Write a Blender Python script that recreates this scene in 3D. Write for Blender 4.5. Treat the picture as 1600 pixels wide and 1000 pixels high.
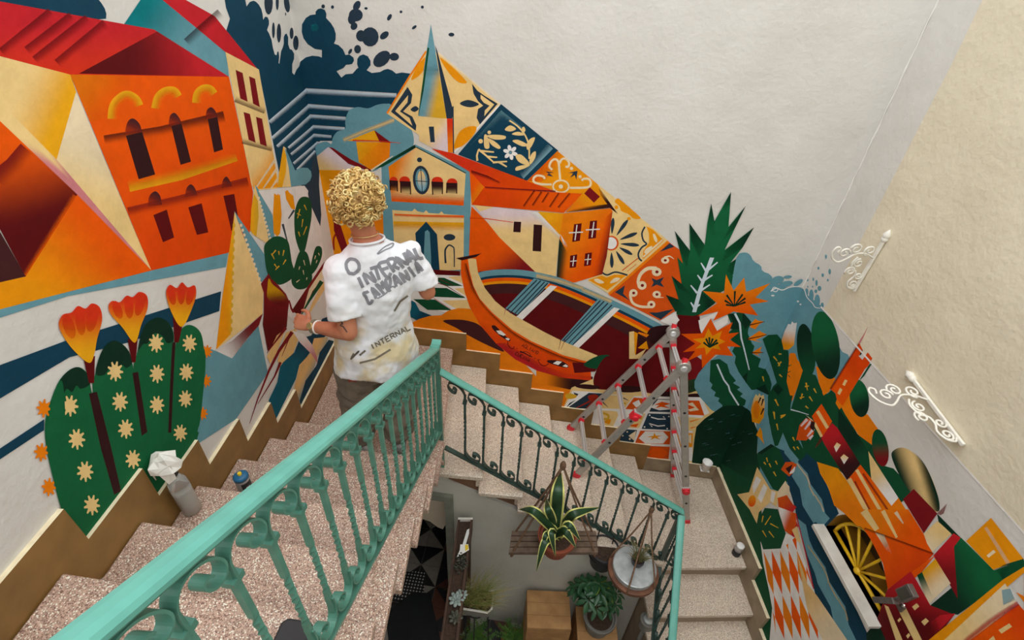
import bpy, bmesh, math, random
from math import sin, cos, tan, pi, sqrt, atan2, radians
from mathutils import Vector, Matrix, geometry
from mathutils.bvhtree import BVHTree

for o in list(bpy.data.objects):
    bpy.data.objects.remove(o)
SC = bpy.context.scene
COL = SC.collection
random.seed(7)

# ------------------------------------------------------------------ camera
F = 783.72                                   # focal length in pixels of the 1600 px wide frame
CM = ((0.991239, 0.121157, 0.052593), (-0.114082, 0.584694, 0.803192), (-0.066562, 0.802156, -0.593393))
RGT, UPV, FWD = (Vector(r) for r in CM)
H = 5.224                                    # height of the lens above the courtyard floor
EYE = Vector((0, 0, H))
cd = bpy.data.cameras.new('camera')
cd.sensor_width = 36
cd.lens = F / 1600 * 36
cd.clip_start = 0.02
cam = bpy.data.objects.new('camera', cd)
COL.objects.link(cam)
mw = Matrix((RGT, UPV, -FWD)).transposed().to_4x4()
mw.translation = EYE
cam.matrix_world = mw
SC.camera = cam

# ------------------------------------------------------------------ sky light of the open well
wd = bpy.data.worlds.new('overcast_sky')
SC.world = wd
wd.use_nodes = True
bg = wd.node_tree.nodes['Background']
bg.inputs[0].default_value = (0.93, 0.97, 1.0, 1)
bg.inputs[1].default_value = 1.75
sd = bpy.data.lights.new('hazy_sun', 'SUN')
sd.energy = 0.9
sd.angle = radians(60)
sd.color = (1.0, 0.97, 0.93)
sun = bpy.data.objects.new('hazy_sun', sd)
COL.objects.link(sun)
sun.rotation_euler = (radians(22), radians(-6), 0)
sun.location = (0, -1, 9)
vs = SC.view_settings
vs.view_transform = 'Standard'
vs.look = 'None'
vs.gamma = 1
vs.exposure = 0.03
vs.use_curve_mapping = False

# ------------------------------------------------------------------ measured geometry of the stairwell
B = 3.2301                 # back wall plane, y
XL, XR = -1.6730, 1.7771   # back corners, x
TL, TR = tan(-0.0798), tan(0.1417)
T, R = 0.28993, 0.17703    # tread and riser
ZL, S0, X0 = -1.5110 + H, 0.7576, -0.6389
HS = 0.172                 # height of the skirting above a tread
def lev(n): return ZL - n * R - HS
def xleft(y): return XL - (B - y) * TL
def xright(y): return XR + (B - y) * TR
NL = Vector((1, -TL, 0)).normalized()        # inward normals
NB = Vector((0, -1, 0))
NR = Vector((-1, -TR, 0)).normalized()
def ray(x, y): return RGT * ((x - 800) / F) + UPV * ((500 - y) / F) + FWD
def onplane(p, q, n):
    r = ray(*p)
    return EYE + r * ((q - EYE).dot(n) / r.dot(n))
def onL(p, off=0): return onplane(p, Vector((XL, B, 0)) + NL * off, NL)
def onB(p, off=0): return onplane(p, Vector((XL, B, 0)) + NB * off, NB)
def onR(p, off=0): return onplane(p, Vector((XR, B, 0)) + NR * off, NR)
def onZ(p, z): return onplane(p, Vector((0, 0, z)), Vector((0, 0, 1)))
def onY(p, y): return onplane(p, Vector((0, y, 0)), Vector((0, 1, 0)))
def proj(P):
    d = P - EYE
    w = d.dot(FWD)
    return (800 + F * d.dot(RGT) / w, 500 - F * d.dot(UPV) / w)

# ------------------------------------------------------------------ materials
def lin(c):
    return tuple(((v / 255) / 12.92 if v <= 10.3 else ((v / 255 + 0.055) / 1.055) ** 2.4) for v in c)
KA = 1.22
def alb(c): return tuple(min(0.92, v * KA) for v in lin(c))
MATS = {}
def mat(name, c, rough=0.6, metal=0.0, var=0.0, scale=20, c2=None, bump=0.0, bscale=60, trans=0.0, detail=4):
    if name in MATS: return MATS[name]
    m = bpy.data.materials.new(name); m.use_nodes = True
    nt = m.node_tree; N = nt.nodes; L = nt.links
    b = N['Principled BSDF']
    a = alb(c)
    b.inputs['Base Color'].default_value = (*a, 1)
    b.inputs['Roughness'].default_value = rough
    b.inputs['Metallic'].default_value = metal
    if trans: b.inputs['Transmission Weight'].default_value = trans
    tc = N.new('ShaderNodeTexCoord')
    if var or c2:
        no = N.new('ShaderNodeTexNoise'); no.inputs['Scale'].default_value = scale; no.inputs['Detail'].default_value = detail
        L.new(tc.outputs['Object'], no.inputs['Vector'])
        rp = N.new('ShaderNodeValToRGB')
        k = alb(c2) if c2 else tuple(v * (1 - var) for v in a)
        k1 = a if c2 else tuple(min(0.95, v * (1 + var)) for v in a)
        rp.color_ramp.elements[0].position = 0.35; rp.color_ramp.elements[0].color = (*k, 1)
        rp.color_ramp.elements[1].position = 0.65; rp.color_ramp.elements[1].color = (*k1, 1)
        L.new(no.outputs['Fac'], rp.inputs['Fac']); L.new(rp.outputs['Color'], b.inputs['Base Color'])
    if bump:
        n2 = N.new('ShaderNodeTexNoise'); n2.inputs['Scale'].default_value = bscale; n2.inputs['Detail'].default_value = 6
        L.new(tc.outputs['Object'], n2.inputs['Vector'])
        bp = N.new('ShaderNodeBump'); bp.inputs['Strength'].default_value = bump; bp.inputs['Distance'].default_value = 0.004
        L.new(n2.outputs['Fac'], bp.inputs['Height']); L.new(bp.outputs['Normal'], b.inputs['Normal'])
    MATS[name] = m
    return m
def terrazzo(name, base, dark, light):
    if name in MATS: return MATS[name]
    m = bpy.data.materials.new(name); m.use_nodes = True
    nt = m.node_tree; N = nt.nodes; L = nt.links
    b = N['Principled BSDF']; b.inputs['Roughness'].default_value = 0.42
    tc = N.new('ShaderNodeTexCoord')
    v = N.new('ShaderNodeTexVoronoi'); v.inputs['Scale'].default_value = 290
    L.new(tc.outputs['Object'], v.inputs['Vector'])
    sp = N.new('ShaderNodeSeparateColor'); L.new(v.outputs['Color'], sp.inputs['Color'])
    rp = N.new('ShaderNodeValToRGB'); rp.color_ramp.interpolation = 'CONSTANT'
    e = rp.color_ramp.elements
    e[0].position = 0; e[0].color = (*alb(dark), 1)
    e[1].position = 0.16; e[1].color = (*alb(base), 1)
    x = e.new(0.52); x.color = (*alb(tuple(min(255, c * 1.1) for c in base)), 1)
    x = e.new(0.70); x.color = (*alb(tuple(c * 0.84 for c in base)), 1)
    x = e.new(0.90); x.color = (*alb(light), 1)
    L.new(sp.outputs[0], rp.inputs['Fac'])
    n = N.new('ShaderNodeTexNoise'); n.inputs['Scale'].default_value = 3.5; n.inputs['Detail'].default_value = 5
    L.new(tc.outputs['Object'], n.inputs['Vector'])
    mr = N.new('ShaderNodeMapRange'); mr.inputs[1].default_value = 0.3; mr.inputs[2].default_value = 0.7
    mr.inputs[3].default_value = 0.86; mr.inputs[4].default_value = 1.08
    L.new(n.outputs['Fac'], mr.inputs[0])
    mx = N.new('ShaderNodeMix'); mx.data_type = 'RGBA'; mx.blend_type = 'MULTIPLY'; mx.inputs[0].default_value = 1
    L.new(rp.outputs['Color'], mx.inputs[6]); L.new(mr.outputs[0], mx.inputs[7])
    L.new(mx.outputs[2], b.inputs['Base Color'])
    MATS[name] = m
    return m
def wallmat(name, c, c2, bump=0.5):
    """rendered plaster: trowel marks, patches and grain"""
    m = bpy.data.materials.new(name); m.use_nodes = True
    nt = m.node_tree; N = nt.nodes; L = nt.links
    b = N['Principled BSDF']; b.inputs['Roughness'].default_value = 0.85
    tc = N.new('ShaderNodeTexCoord')
    n = N.new('ShaderNodeTexNoise'); n.inputs['Scale'].default_value = 1.6; n.inputs['Detail'].default_value = 8; n.inputs['Roughness'].default_value = 0.6
    L.new(tc.outputs['Object'], n.inputs['Vector'])
    rp = N.new('ShaderNodeValToRGB')
    rp.color_ramp.elements[0].position = 0.3; rp.color_ramp.elements[0].color = (*alb(c2), 1)
    rp.color_ramp.elements[1].position = 0.62; rp.color_ramp.elements[1].color = (*alb(c), 1)
    L.new(n.outputs['Fac'], rp.inputs['Fac']); L.new(rp.outputs['Color'], b.inputs['Base Color'])
    n2 = N.new('ShaderNodeTexNoise'); n2.inputs['Scale'].default_value = 38; n2.inputs['Detail'].default_value = 8
    L.new(tc.outputs['Object'], n2.inputs['Vector'])
    n3 = N.new('ShaderNodeTexNoise'); n3.inputs['Scale'].default_value = 5; n3.inputs['Detail'].default_value = 3
    L.new(tc.outputs['Object'], n3.inputs['Vector'])
    ad = N.new('ShaderNodeMath'); ad.operation = 'MULTIPLY_ADD'; ad.inputs[1].default_value = 0.3
    L.new(n2.outputs['Fac'], ad.inputs[0]); L.new(n3.outputs['Fac'], ad.inputs[2])
    bp = N.new('ShaderNodeBump'); bp.inputs['Strength'].default_value = bump; bp.inputs['Distance'].default_value = 0.02
    L.new(ad.outputs[0], bp.inputs['Height']); L.new(bp.outputs['Normal'], b.inputs['Normal'])
    MATS[name] = m
    return m

# ------------------------------------------------------------------ mesh and object helpers
class MB:
    """collects vertices and faces (with a material slot each) in world coordinates"""
    def __init__(s): s.v = []; s.f = []; s.m = []
    def add(s, vs, fs, mi=0):
        o = len(s.v); s.v += [Vector(v) for v in vs]
        s.f += [tuple(i + o for i in f) for f in fs]; s.m += [mi] * len(fs)
        return s
    def prism(s, base, d, mi=0):
        """polygon base (list of points) extruded by vector d"""
        n = len(base); d = Vector(d)
        vs = [Vector(p) for p in base] + [Vector(p) + d for p in base]
        fs = [tuple(range(n - 1, -1, -1)), tuple(range(n, 2 * n))] + [(i, (i + 1) % n, n + (i + 1) % n, n + i) for i in range(n)]
        return s.add(vs, fs, mi)
    def box(s, c, sx, sy, sz, M=None, mi=0):
        vs = [Vector((x * sx / 2, y * sy / 2, z * sz / 2)) for z in (-1, 1) for x, y in ((-1, -1), (1, -1), (1, 1), (-1, 1))]
        if M: vs = [M @ v for v in vs]
        c = Vector(c)
        return s.add([v + c for v in vs], [(3, 2, 1, 0), (4, 5, 6, 7), (0, 1, 5, 4), (1, 2, 6, 5), (2, 3, 7, 6), (3, 0, 4, 7)], mi)
    def beam(s, a, b, w, h, up=(0, 0, 1), mi=0):
        """rectangular bar from a to b; w across, h along up"""
        a = Vector(a); b = Vector(b); d = (b - a).normalized(); u = Vector(up)
        x = d.cross(u).normalized(); u = x.cross(d)
        q = [x * w / 2 + u * h / 2, -x * w / 2 + u * h / 2, -x * w / 2 - u * h / 2, x * w / 2 - u * h / 2]
        return s.add([a + k for k in q] + [b + k for k in q], [(3, 2, 1, 0), (4, 5, 6, 7)] + [(i, (i + 1) % 4, 4 + (i + 1) % 4, 4 + i) for i in range(4)], mi)
    def tube(s, pts, r, n=8, mi=0, cap=True, closed=False):
        pts = [Vector(p) for p in pts]; k = len(pts)
        rs = r if isinstance(r, (list, tuple)) else [r] * k
        prev = None; rings = []
        for i in range(k):
            if closed: d = pts[(i + 1) % k] - pts[i - 1]
            else: d = pts[min(i + 1, k - 1)] - pts[max(i - 1, 0)]
            d = d.normalized() if d.length > 1e-9 else Vector((0, 0, 1))
            if prev is None:
                u = d.orthogonal().normalized()
            else:
                u = prev - d * prev.dot(d)
                u = u.normalized() if u.length > 1e-6 else d.orthogonal().normalized()
            prev = u; w = d.cross(u)
            rings.append([pts[i] + (u * cos(2 * pi * j / n) + w * sin(2 * pi * j / n)) * rs[i] for j in range(n)])
        vs = [p for g in rings for p in g]; fs = []
        for i in range(k if closed else k - 1):
            a = i * n; b = ((i + 1) % k) * n
            fs += [(a + j, a + (j + 1) % n, b + (j + 1) % n, b + j) for j in range(n)]
        if cap and not closed: fs += [tuple(range(n - 1, -1, -1)), tuple(range((k - 1) * n, k * n))]
        return s.add(vs, fs, mi)
    def ribbon(s, pts, side, w, th, mi=0):
        """flat strap along pts; w along the side vector, th thick"""
        pts = [Vector(p) for p in pts]; side = Vector(side).normalized(); k = len(pts); vs = []
        for i in range(k):
            d = (pts[min(i + 1, k - 1)] - pts[max(i - 1, 0)]).normalized()
            nn = d.cross(side).normalized()
            for a, b in ((1, 1), (-1, 1), (-1, -1), (1, -1)): vs.append(pts[i] + side * (a * w / 2) + nn * (b * th / 2))
        fs = [(3, 2, 1, 0), tuple(range(4 * k - 4, 4 * k))]
        for i in range(k - 1): fs += [(4 * i + j, 4 * i + (j + 1) % 4, 4 * i + 4 + (j + 1) % 4, 4 * i + 4 + j) for j in range(4)]
        return s.add(vs, fs, mi)
    def lathe(s, c, prof, n=24, mi=0, axis=None, cap=True):
        """profile [(r, z)...] turned about a vertical axis (or given axis) through c"""
        c = Vector(c); M = Vector((0, 0, 1)).rotation_difference(Vector(axis)).to_matrix() if axis else Matrix.Identity(3)
        vs = []; k = len(prof)
        for r, z in prof: vs += [c + M @ Vector((r * cos(2 * pi * j / n), r * sin(2 * pi * j / n), z)) for j in range(n)]
        fs = []
        for i in range(k - 1): fs += [(i * n + j, i * n + (j + 1) % n, (i + 1) * n + (j + 1) % n, (i + 1) * n + j) for j in range(n)]
        if cap: fs += [tuple(range(n - 1, -1, -1)), tuple(range((k - 1) * n, k * n))]
        return s.add(vs, fs, mi)
    def ball(s, c, rx, ry=None, rz=None, n=12, mi=0, M=None):
        ry = ry or rx; rz = rz or rx; c = Vector(c); vs = []; fs = []
        h = n // 2
        for i in range(h + 1):
            a = pi * i / h
            for j in range(n):
                p = Vector((rx * sin(a) * cos(2 * pi * j / n), ry * sin(a) * sin(2 * pi * j / n), rz * cos(a)))
                vs.append(c + (M @ p if M else p))
        for i in range(h): fs += [(i * n + j, (i + 1) * n + j, (i + 1) * n + (j + 1) % n, i * n + (j + 1) % n) for j in range(n)]
        return s.add(vs, fs, mi)
    def mesh(s, name, loc=(0, 0, 0)):
        me = bpy.data.meshes.new(name); l = Vector(loc)
        me.from_pydata([v - l for v in s.v], [], s.f)
        me.polygons.foreach_set('material_index', s.m)
        me.update()
        return me
WLOC = {}
def wloc(o): return WLOC.get(o.name, Vector((0, 0, 0)))
def empty(name, loc, label=None, cat=None, group=None):
    o = bpy.data.objects.new(name, None); COL.objects.link(o)
    o.location = loc; o.empty_display_size = 0.1; WLOC[o.name] = Vector(loc)
    tag(o, label, cat, group)
    return o
def tag(o, label=None, cat=None, group=None, kind=None):
    if label: o['label'] = label
    if cat: o['category'] = cat
    if group: o['group'] = group
    if kind: o['kind'] = kind
    return o
def obj(name, mb, mats, parent=None, loc=None, smooth=False, bevel=0, label=None, cat=None, group=None, kind=None):
    """a mesh object; vertices are in world coordinates and are moved to the origin chosen"""
    if parent is not None: l = wloc(parent)
    elif loc is not None: l = Vector(loc)
    else:
        zs = [v.z for v in mb.v]; xs = [v.x for v in mb.v]; ys = [v.y for v in mb.v]
        l = Vector(((min(xs) + max(xs)) / 2, (min(ys) + max(ys)) / 2, min(zs)))
    me = mb.mesh(name, l)
    for m in (mats if isinstance(mats, (list, tuple)) else [mats]): me.materials.append(m)
    if smooth: me.polygons.foreach_set('use_smooth', [True] * len(me.polygons))
    o = bpy.data.objects.new(name, me); COL.objects.link(o)
    if parent is not None: o.parent = parent
    else: o.location = l
    WLOC[o.name] = l
    if bevel:
        bv = o.modifiers.new('bevel', 'BEVEL'); bv.width = bevel; bv.segments = 2; bv.limit_method = 'ANGLE'
    tag(o, label, cat, group, kind)
    return o
def inst(src, parent, off):
    """another object with the same mesh, shifted by off"""
    o = bpy.data.objects.new(src.name.split('.')[0], src.data); COL.objects.link(o)
    o.parent = parent; o.location = off; WLOC[o.name] = wloc(parent) + Vector(off)
    return o
def sm(pts, n=6, closed=False):
    """Catmull-Rom through points"""
    P = [Vector(p) for p in pts]; k = len(P); out = []
    rng = range(k) if closed else range(k - 1)
    for i in rng:
        a = P[i - 1] if (closed or i > 0) else P[0]; b = P[i]; c = P[(i + 1) % k]; d = P[(i + 2) % k] if (closed or i + 2 < k) else P[-1]
        for j in range(n):
            t = j / n
            out.append(0.5 * ((2 * b) + (c - a) * t + (2 * a - 5 * b + 4 * c - d) * t * t + (3 * b - a - 3 * c + d) * t * t * t))
    if not closed: out.append(P[-1])
    return out

# ================================================================== THE SETTING
ZT = H + 0.8               # top of the walls
YF = -2.0                  # near end of the side walls
M_WHITE = wallmat('white_plaster', (208, 205, 199), (198, 194, 187), 0.45)
M_BEIGE = wallmat('beige_plaster', (216, 206, 182), (207, 196, 171), 0.6)
M_GREY = wallmat('grey_plaster', (190, 189, 181), (174, 172, 162), 0.35)
M_DARK = mat('interior_shade', (46, 44, 44), 0.9, var=0.2)  # the unlit room's darkness is put into this wall colour

def slab(name, pts, nrm, th=0.15, m=None, **k):
    mb = MB().prism(pts, Vector(nrm) * -th)
    return obj(name, mb, m, **k)
slab('wall_left', [(xleft(YF), YF, 0), (xleft(B), B, 0), (xleft(B), B, ZT), (xleft(YF), YF, ZT)], NL, m=M_WHITE, loc=(xleft(YF), YF, 0), kind='structure')
# the back wall, with the dark passage under the quarter landing left open
PX0, PX1, PZ = -1.30, -0.49, 2.0
slab('wall_back', [(XL, B, 0), (XR, B, 0), (XR, B, ZT), (XL, B, ZT)], NB, m=M_WHITE, loc=(XL, B, 0), kind='structure')

slab('wall_front', [(xright(YF) + .1, YF, 0), (xleft(YF) - .1, YF, 0), (xleft(YF) - .1, YF, ZT), (xright(YF) + .1, YF, ZT)], (0, 1, 0), m=M_WHITE, loc=(0, YF, 0), kind='structure')
# right wall with a half-round window opening; lower part and a band by the corner freshly painted white
def yz(p): return onR(p)
LUN0, LUN1 = yz((1294, 829)), yz((1372, 969))
LZ = (LUN0.z + LUN1.z) / 2
LYA, LYB = LUN0.y, LUN1.y
arch_px = [(1287, 821), (1298, 812), (1316, 804), (1330, 808), (1350, 826), (1362, 844), (1374, 868), (1382, 894), (1387, 920), (1382, 944), (1374, 962)]
apx = [yz(p) for p in arch_px]
LC = (LYA + LYB) / 2; LR = (LYA - LYB) / 2
LHT = max(p.z for p in apx) - LZ
apx = [yz((1283, 829))] + apx[1:-1] + [yz((1375, 968))]
arch = [(v.x, max(v.y, LZ)) for v in sm([Vector((p.y, p.z, 0)) for p in apx], 3)]
arch[0] = (arch[0][0], LZ); arch[-1] = (arch[-1][0], LZ)
def rw(y, z, off=0): return Vector((xright(y), y, z)) + NR * off
bnd = [yz(p) for p in ((1535, 0), (1487, 100), (1345, 375), (1292, 476))]
d0 = bnd[0] - bnd[1]
top = bnd[0] + d0 * ((ZT - bnd[0].z) / d0.z)
LINEZ = -1.805 + H
white = [(B, 0), (B, ZT), (top.y, ZT)] + [(p.y, p.z) for p in bnd] + [(2.96, LINEZ), (YF, LINEZ), (YF, 0)]
beige = [(YF, LINEZ), (2.96, LINEZ)] + [(p.y, p.z) for p in reversed(bnd)] + [(top.y, ZT), (YF, ZT)]
mb = MB()
def tess(loops, mi, flip=False):
    pts = [p for l in loops for p in l]
    tr = geometry.tessellate_polygon([[Vector((a, b, 0)) for a, b in l] for l in loops])
    mb.add([rw(a, b) for a, b in pts], [tuple(t) for t in tr], mi)
tess([white, arch], 0); tess([beige], 1)
D = 0.34
n = len(arch)
mb.add([rw(a, b) for a, b in arch] + [rw(a, b, -D) for a, b in arch], [(i, i + 1, n + i + 1, n + i) for i in range(n - 1)] + [(n - 1, 0, n, 2 * n - 1)], 2)
obj('wall_right', mb, [M_WHITE, M_BEIGE, mat('ochre_reveal', (150, 105, 20), 0.8, var=0.15)], loc=(XR, B, 0), kind='structure')

obj('trim_2', MB().tube([Vector((XR, B, z)) + (NB + NR) * .003 + Vector((.002 * sin(z * 31), 0, 0)) for z in [LINEZ + i * .06 for i in range(int((ZT - LINEZ) / .06))]], [.0042 + .0022 * sin(i * 1.7) * sin(i * .61) for i in range(int((ZT - LINEZ) / .06))], 6), mat('white_caulk', (220, 217, 210), .7), kind='structure')
# ------------------------------------------------------------------ skirting
M_SK = mat('ochre_skirting', (138, 103, 54), 0.5, c2=(120, 89, 45), scale=9, bump=0.15)
M_SKE = mat('skirting_edge', (222, 206, 172), 0.7, var=0.1)
M_SKG = mat('grey_skirting', (150, 132, 108), 0.55, c2=(128, 112, 90), scale=8, bump=0.15)
cl = cos(0.0798); cr = cos(0.1417)
def skirt_piece(par, a, b, z0, z1, nrm, m, th=0.018):
    a = Vector((a[0], a[1], 0)); b = Vector((b[0], b[1], 0)); nrm = Vector(nrm)
    mb = MB()
    q = [a, b, b + nrm * th, a + nrm * th]
    vs = [Vector((p.x, p.y, z0)) for p in q] + [Vector((p.x, p.y, z1)) for p in q]
    mb.add(vs, [(3, 2, 1, 0), (0, 1, 5, 4), (1, 2, 6, 5), (2, 3, 7, 6), (3, 0, 4, 7)], 0)
    mb.add(vs[4:], [(0, 1, 2, 3)], 1)
    return obj('skirting_slab', mb, [m, M_SKE], par)
def drop_y(k): return S0 + k * T * cl
skl = empty('baseboard_left', (xleft(1), 1, lev(1)), 'ochre skirting stepping down the left wall'); skl['kind'] = 'structure'
for k in range(-4, 6):
    y0, y1 = drop_y(k - 1), drop_y(k)
    skirt_piece(skl, (xleft(y0), y0), (xleft(y1), y1), lev(k + 1) - 0.02, ZL - k * R, NL, M_SK)
skirt_piece(skl, (xleft(drop_y(5)), drop_y(5)), (XL, B), lev(6) - 0.02, ZL - 6 * R, NL, M_SK)
skb = empty('baseboard_back', (0, B, lev(10)), 'ochre skirting stepping down the back wall'); skb['kind'] = 'structure'
skirt_piece(skb, (XL, B), (X0, B), lev(7) - 0.02, ZL - 6 * R, NB, M_SK)
for k in range(1, 7):
    skirt_piece(skb, (X0 + (k - 1) * T, B), (X0 + k * T, B), lev(7 + k) - 0.02, ZL - (6 + k) * R, NB, M_SK)
skirt_piece(skb, (X0 + 6 * T, B), (XR, B), lev(13) - 0.02, ZL - 13 * R, NB, M_SKG)
skr = empty('baseboard_right', (XR, 2.5, lev(13)), 'grey brown skirting beside the lower landing'); skr['kind'] = 'structure'
YR = 2.262
yy = [B] + [YR - k * T * cr for k in range(7)]
for k in range(7):
    skirt_piece(skr, (xright(yy[k]), yy[k]), (xright(yy[k + 1]), yy[k + 1]), lev(14 + k) - 0.02, ZL - (13 + k) * R, NR, M_SKG, 0.028)

# ------------------------------------------------------------------ stairs
M_TZ = terrazzo('pink_terrazzo', (176, 147, 130), (118, 88, 76), (238, 222, 206))
M_TZ2 = terrazzo('grey_terrazzo', (206, 190, 172), (160, 140, 124), (236, 224, 208))
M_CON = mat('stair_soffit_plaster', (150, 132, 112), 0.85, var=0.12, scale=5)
M_CORE = mat('brown_stair_core', (118, 88, 66), 0.85, var=0.15, scale=8)
NO = 0.115                 # the skirting runs on past each nosing by this much
TH = 0.042                 # tread slab thickness
def nose_l(k): return S0 + k * T * cl - NO
def xe(y): return -0.50 + 0.10 * (1.5 - y)
SK = 0.022
def plate(par, poly, ztop, th, m, name='tread'):
    return obj(name, MB().prism([(x, y, ztop - th) for x, y in poly], (0, 0, th)), m, par, bevel=0.007)
fl = empty('stair_flight', (-1.0, 1.0, lev(2)), 'upper flight of pink speckled terrazzo steps along the left wall', 'staircase')
for k in range(-3, 6):
    y0, y1 = nose_l(k - 1) - 0.03, nose_l(k)
    plate(fl, [(xleft(y0) + SK, y0), (xe(y0), y0), (xe(y1), y1), (xleft(y1) + SK, y1)], lev(k), TH, M_TZ)
    yr_ = y1 - 0.028
    obj('riser', MB().prism([(xleft(yr_) + SK, yr_ - 0.02, lev(k + 1)), (xe(yr_) - 0.02, yr_ - 0.02, lev(k + 1)), (xe(yr_) - 0.02, yr_, lev(k + 1)), (xleft(yr_) + SK, yr_, lev(k + 1))], (0, 0, R - TH)), M_TZ, fl)
ya, yb = nose_l(-4), nose_l(5)
mb = MB()
q = []
for y, z in ((ya, lev(-4) - TH - R * 0.55), (yb + 0.02, lev(5) - TH - R * 0.6), (yb + 0.02, lev(5) - TH - R * 0.6 - 0.14), (ya, lev(-4) - TH - R * 0.55 - 0.14)): q.append((xe(y) - 0.07, y, z))
qq = [(xleft(p[1]) + 0.005, p[1], p[2]) for p in q]
mb.add(q + qq, [(0, 1, 2, 3), (7, 6, 5, 4), (0, 4, 5, 1), (1, 5, 6, 2), (2, 6, 7, 3), (3, 7, 4, 0)])
obj('soffit', mb, M_CON, fl)

def nose_b(n, y): return X0 - NO + (n - 6) * T + TR * (B - y)
def yf(x): return 2.095 + 0.05 * (x + 0.45)
fq = empty('stair_landing', (-1.1, 2.6, lev(6)), 'quarter landing of terrazzo in the corner at the painter\'s feet', 'staircase')
y0 = nose_l(5) - 0.03
poly = [(xleft(y0) + SK, y0), (xe(y0), y0), (nose_b(6, 2.10) + 0.0, 2.10), (nose_b(6, B - SK), B - SK), (XL + SK, B - SK)]
plate(fq, poly, lev(6), TH, M_TZ, 'tread')
obj('riser', MB().prism([(nose_b(6, 2.10) - 0.045, 2.12, lev(7)), (nose_b(6, 2.10) - 0.025, 2.12, lev(7)), (nose_b(6, B - SK) - 0.025, B - SK, lev(7)), (nose_b(6, B - SK) - 0.045, B - SK, lev(7))], (0, 0, R - TH)), M_TZ, fq)
obj('soffit', MB().prism([(xleft(2.1) + 0.01, 2.1, lev(6) - 0.2), (-0.66, 2.1, lev(6) - 0.2), (-0.80, B - 0.01, lev(6) - 0.2), (XL + 0.01, B - 0.01, lev(6) - 0.2)], (0, 0, 0.2 - TH - 0.001)), M_CON, fq)

fb = empty('stair_flight', (0.2, 2.7, lev(10)), 'middle flight of greyish terrazzo steps going down along the back wall', 'staircase')
def skew(n, da, db, ya_=None):
    ys = B - SK
    f0 = yf(nose_b(n - 1, 2.1)); f1 = yf(nose_b(n, 2.1))
    return [(nose_b(n - 1, f0) + da, f0), (nose_b(n, f1) + db, f1), (nose_b(n, ys) + db, ys), (nose_b(n - 1, ys) + da, ys)]
for n in range(7, 13):
    plate(fb, skew(n, -0.03, 0), lev(n), TH, M_TZ2)
    f1 = yf(nose_b(n, 2.1)) + 0.05; ys = B - SK
    a, b = nose_b(n, f1) - 0.03, nose_b(n, ys) - 0.03
    obj('riser', MB().prism([(a - 0.02, f1, lev(n + 1)), (a, f1, lev(n + 1)), (b, ys, lev(n + 1)), (b - 0.02, ys, lev(n + 1))], (0, 0, R - TH)), M_TZ2, fb)
    # solid core of the step under the tread
    p = skew(n, -0.02, -0.05); p[0] = (p[0][0], p[0][1] + 0.095); p[1] = (p[1][0], p[1][1] + 0.095)
    obj('step_core', MB().prism([(x, y, lev(n) - 0.30) for x, y in p], (0, 0, 0.30 - TH - 0.001)), M_CORE, fb)

ND = Vector((0.1412, -0.99, 0)) * T
L13a, L13b = Vector((1.03, 2.222, 0)), Vector((xright(2.354) - 0.028, 2.354, 0))
flr = empty('stair_landing', (1.5, 2.8, lev(13)), 'lower landing of worn grey terrazzo where the ladder stands', 'staircase')
ys = B - SK
poly = [(L13a.x, L13a.y), (L13b.x, L13b.y), (xright(ys) - 0.028, ys), (nose_b(12, ys) - 0.03, ys), (nose_b(12, 2.25) - 0.03, 2.25)]
plate(flr, poly, lev(13), TH, M_TZ2)
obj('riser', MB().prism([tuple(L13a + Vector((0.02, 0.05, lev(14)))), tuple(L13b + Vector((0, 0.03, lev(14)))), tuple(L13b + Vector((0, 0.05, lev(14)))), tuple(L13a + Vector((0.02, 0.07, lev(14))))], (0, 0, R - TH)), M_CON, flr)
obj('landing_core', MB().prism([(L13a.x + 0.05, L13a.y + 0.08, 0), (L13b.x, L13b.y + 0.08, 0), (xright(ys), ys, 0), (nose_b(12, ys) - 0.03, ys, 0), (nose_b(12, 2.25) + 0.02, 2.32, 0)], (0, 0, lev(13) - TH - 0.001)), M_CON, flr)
fr = empty('stair_flight', (1.5, 1.5, lev(16)), 'lowest flight of grey terrazzo steps descending along the right wall', 'staircase')
for n in range(14, 20):
    o = ND * (n - 13); p = ND * (n - 14)
    poly = [tuple((L13a + o).xy), tuple((L13b + o).xy), tuple((L13b + p).xy), tuple((L13a + p).xy)]
    poly[2] = (poly[2][0] - ND.x / T * 0.03, poly[2][1] + 0.045); poly[3] = (poly[3][0], poly[3][1] + 0.045)
    plate(fr, poly, lev(n), TH, M_TZ2)
    a, b = L13a + o, L13b + o
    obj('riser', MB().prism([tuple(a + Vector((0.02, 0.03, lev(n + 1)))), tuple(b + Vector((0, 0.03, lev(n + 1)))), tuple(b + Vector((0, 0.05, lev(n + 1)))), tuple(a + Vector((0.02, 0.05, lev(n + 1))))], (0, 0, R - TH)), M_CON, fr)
    obj('step_core', MB().prism([tuple(a + Vector((0.03, 0.052, 0))), tuple(b + Vector((-0.002, 0.052, 0))), tuple(L13b + p + Vector((-0.002, 0.05, 0))), tuple(L13a + p + Vector((0.03, 0.05, 0)))], (0, 0, lev(n) - TH - 0.001)), M_CON, fr)

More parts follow.
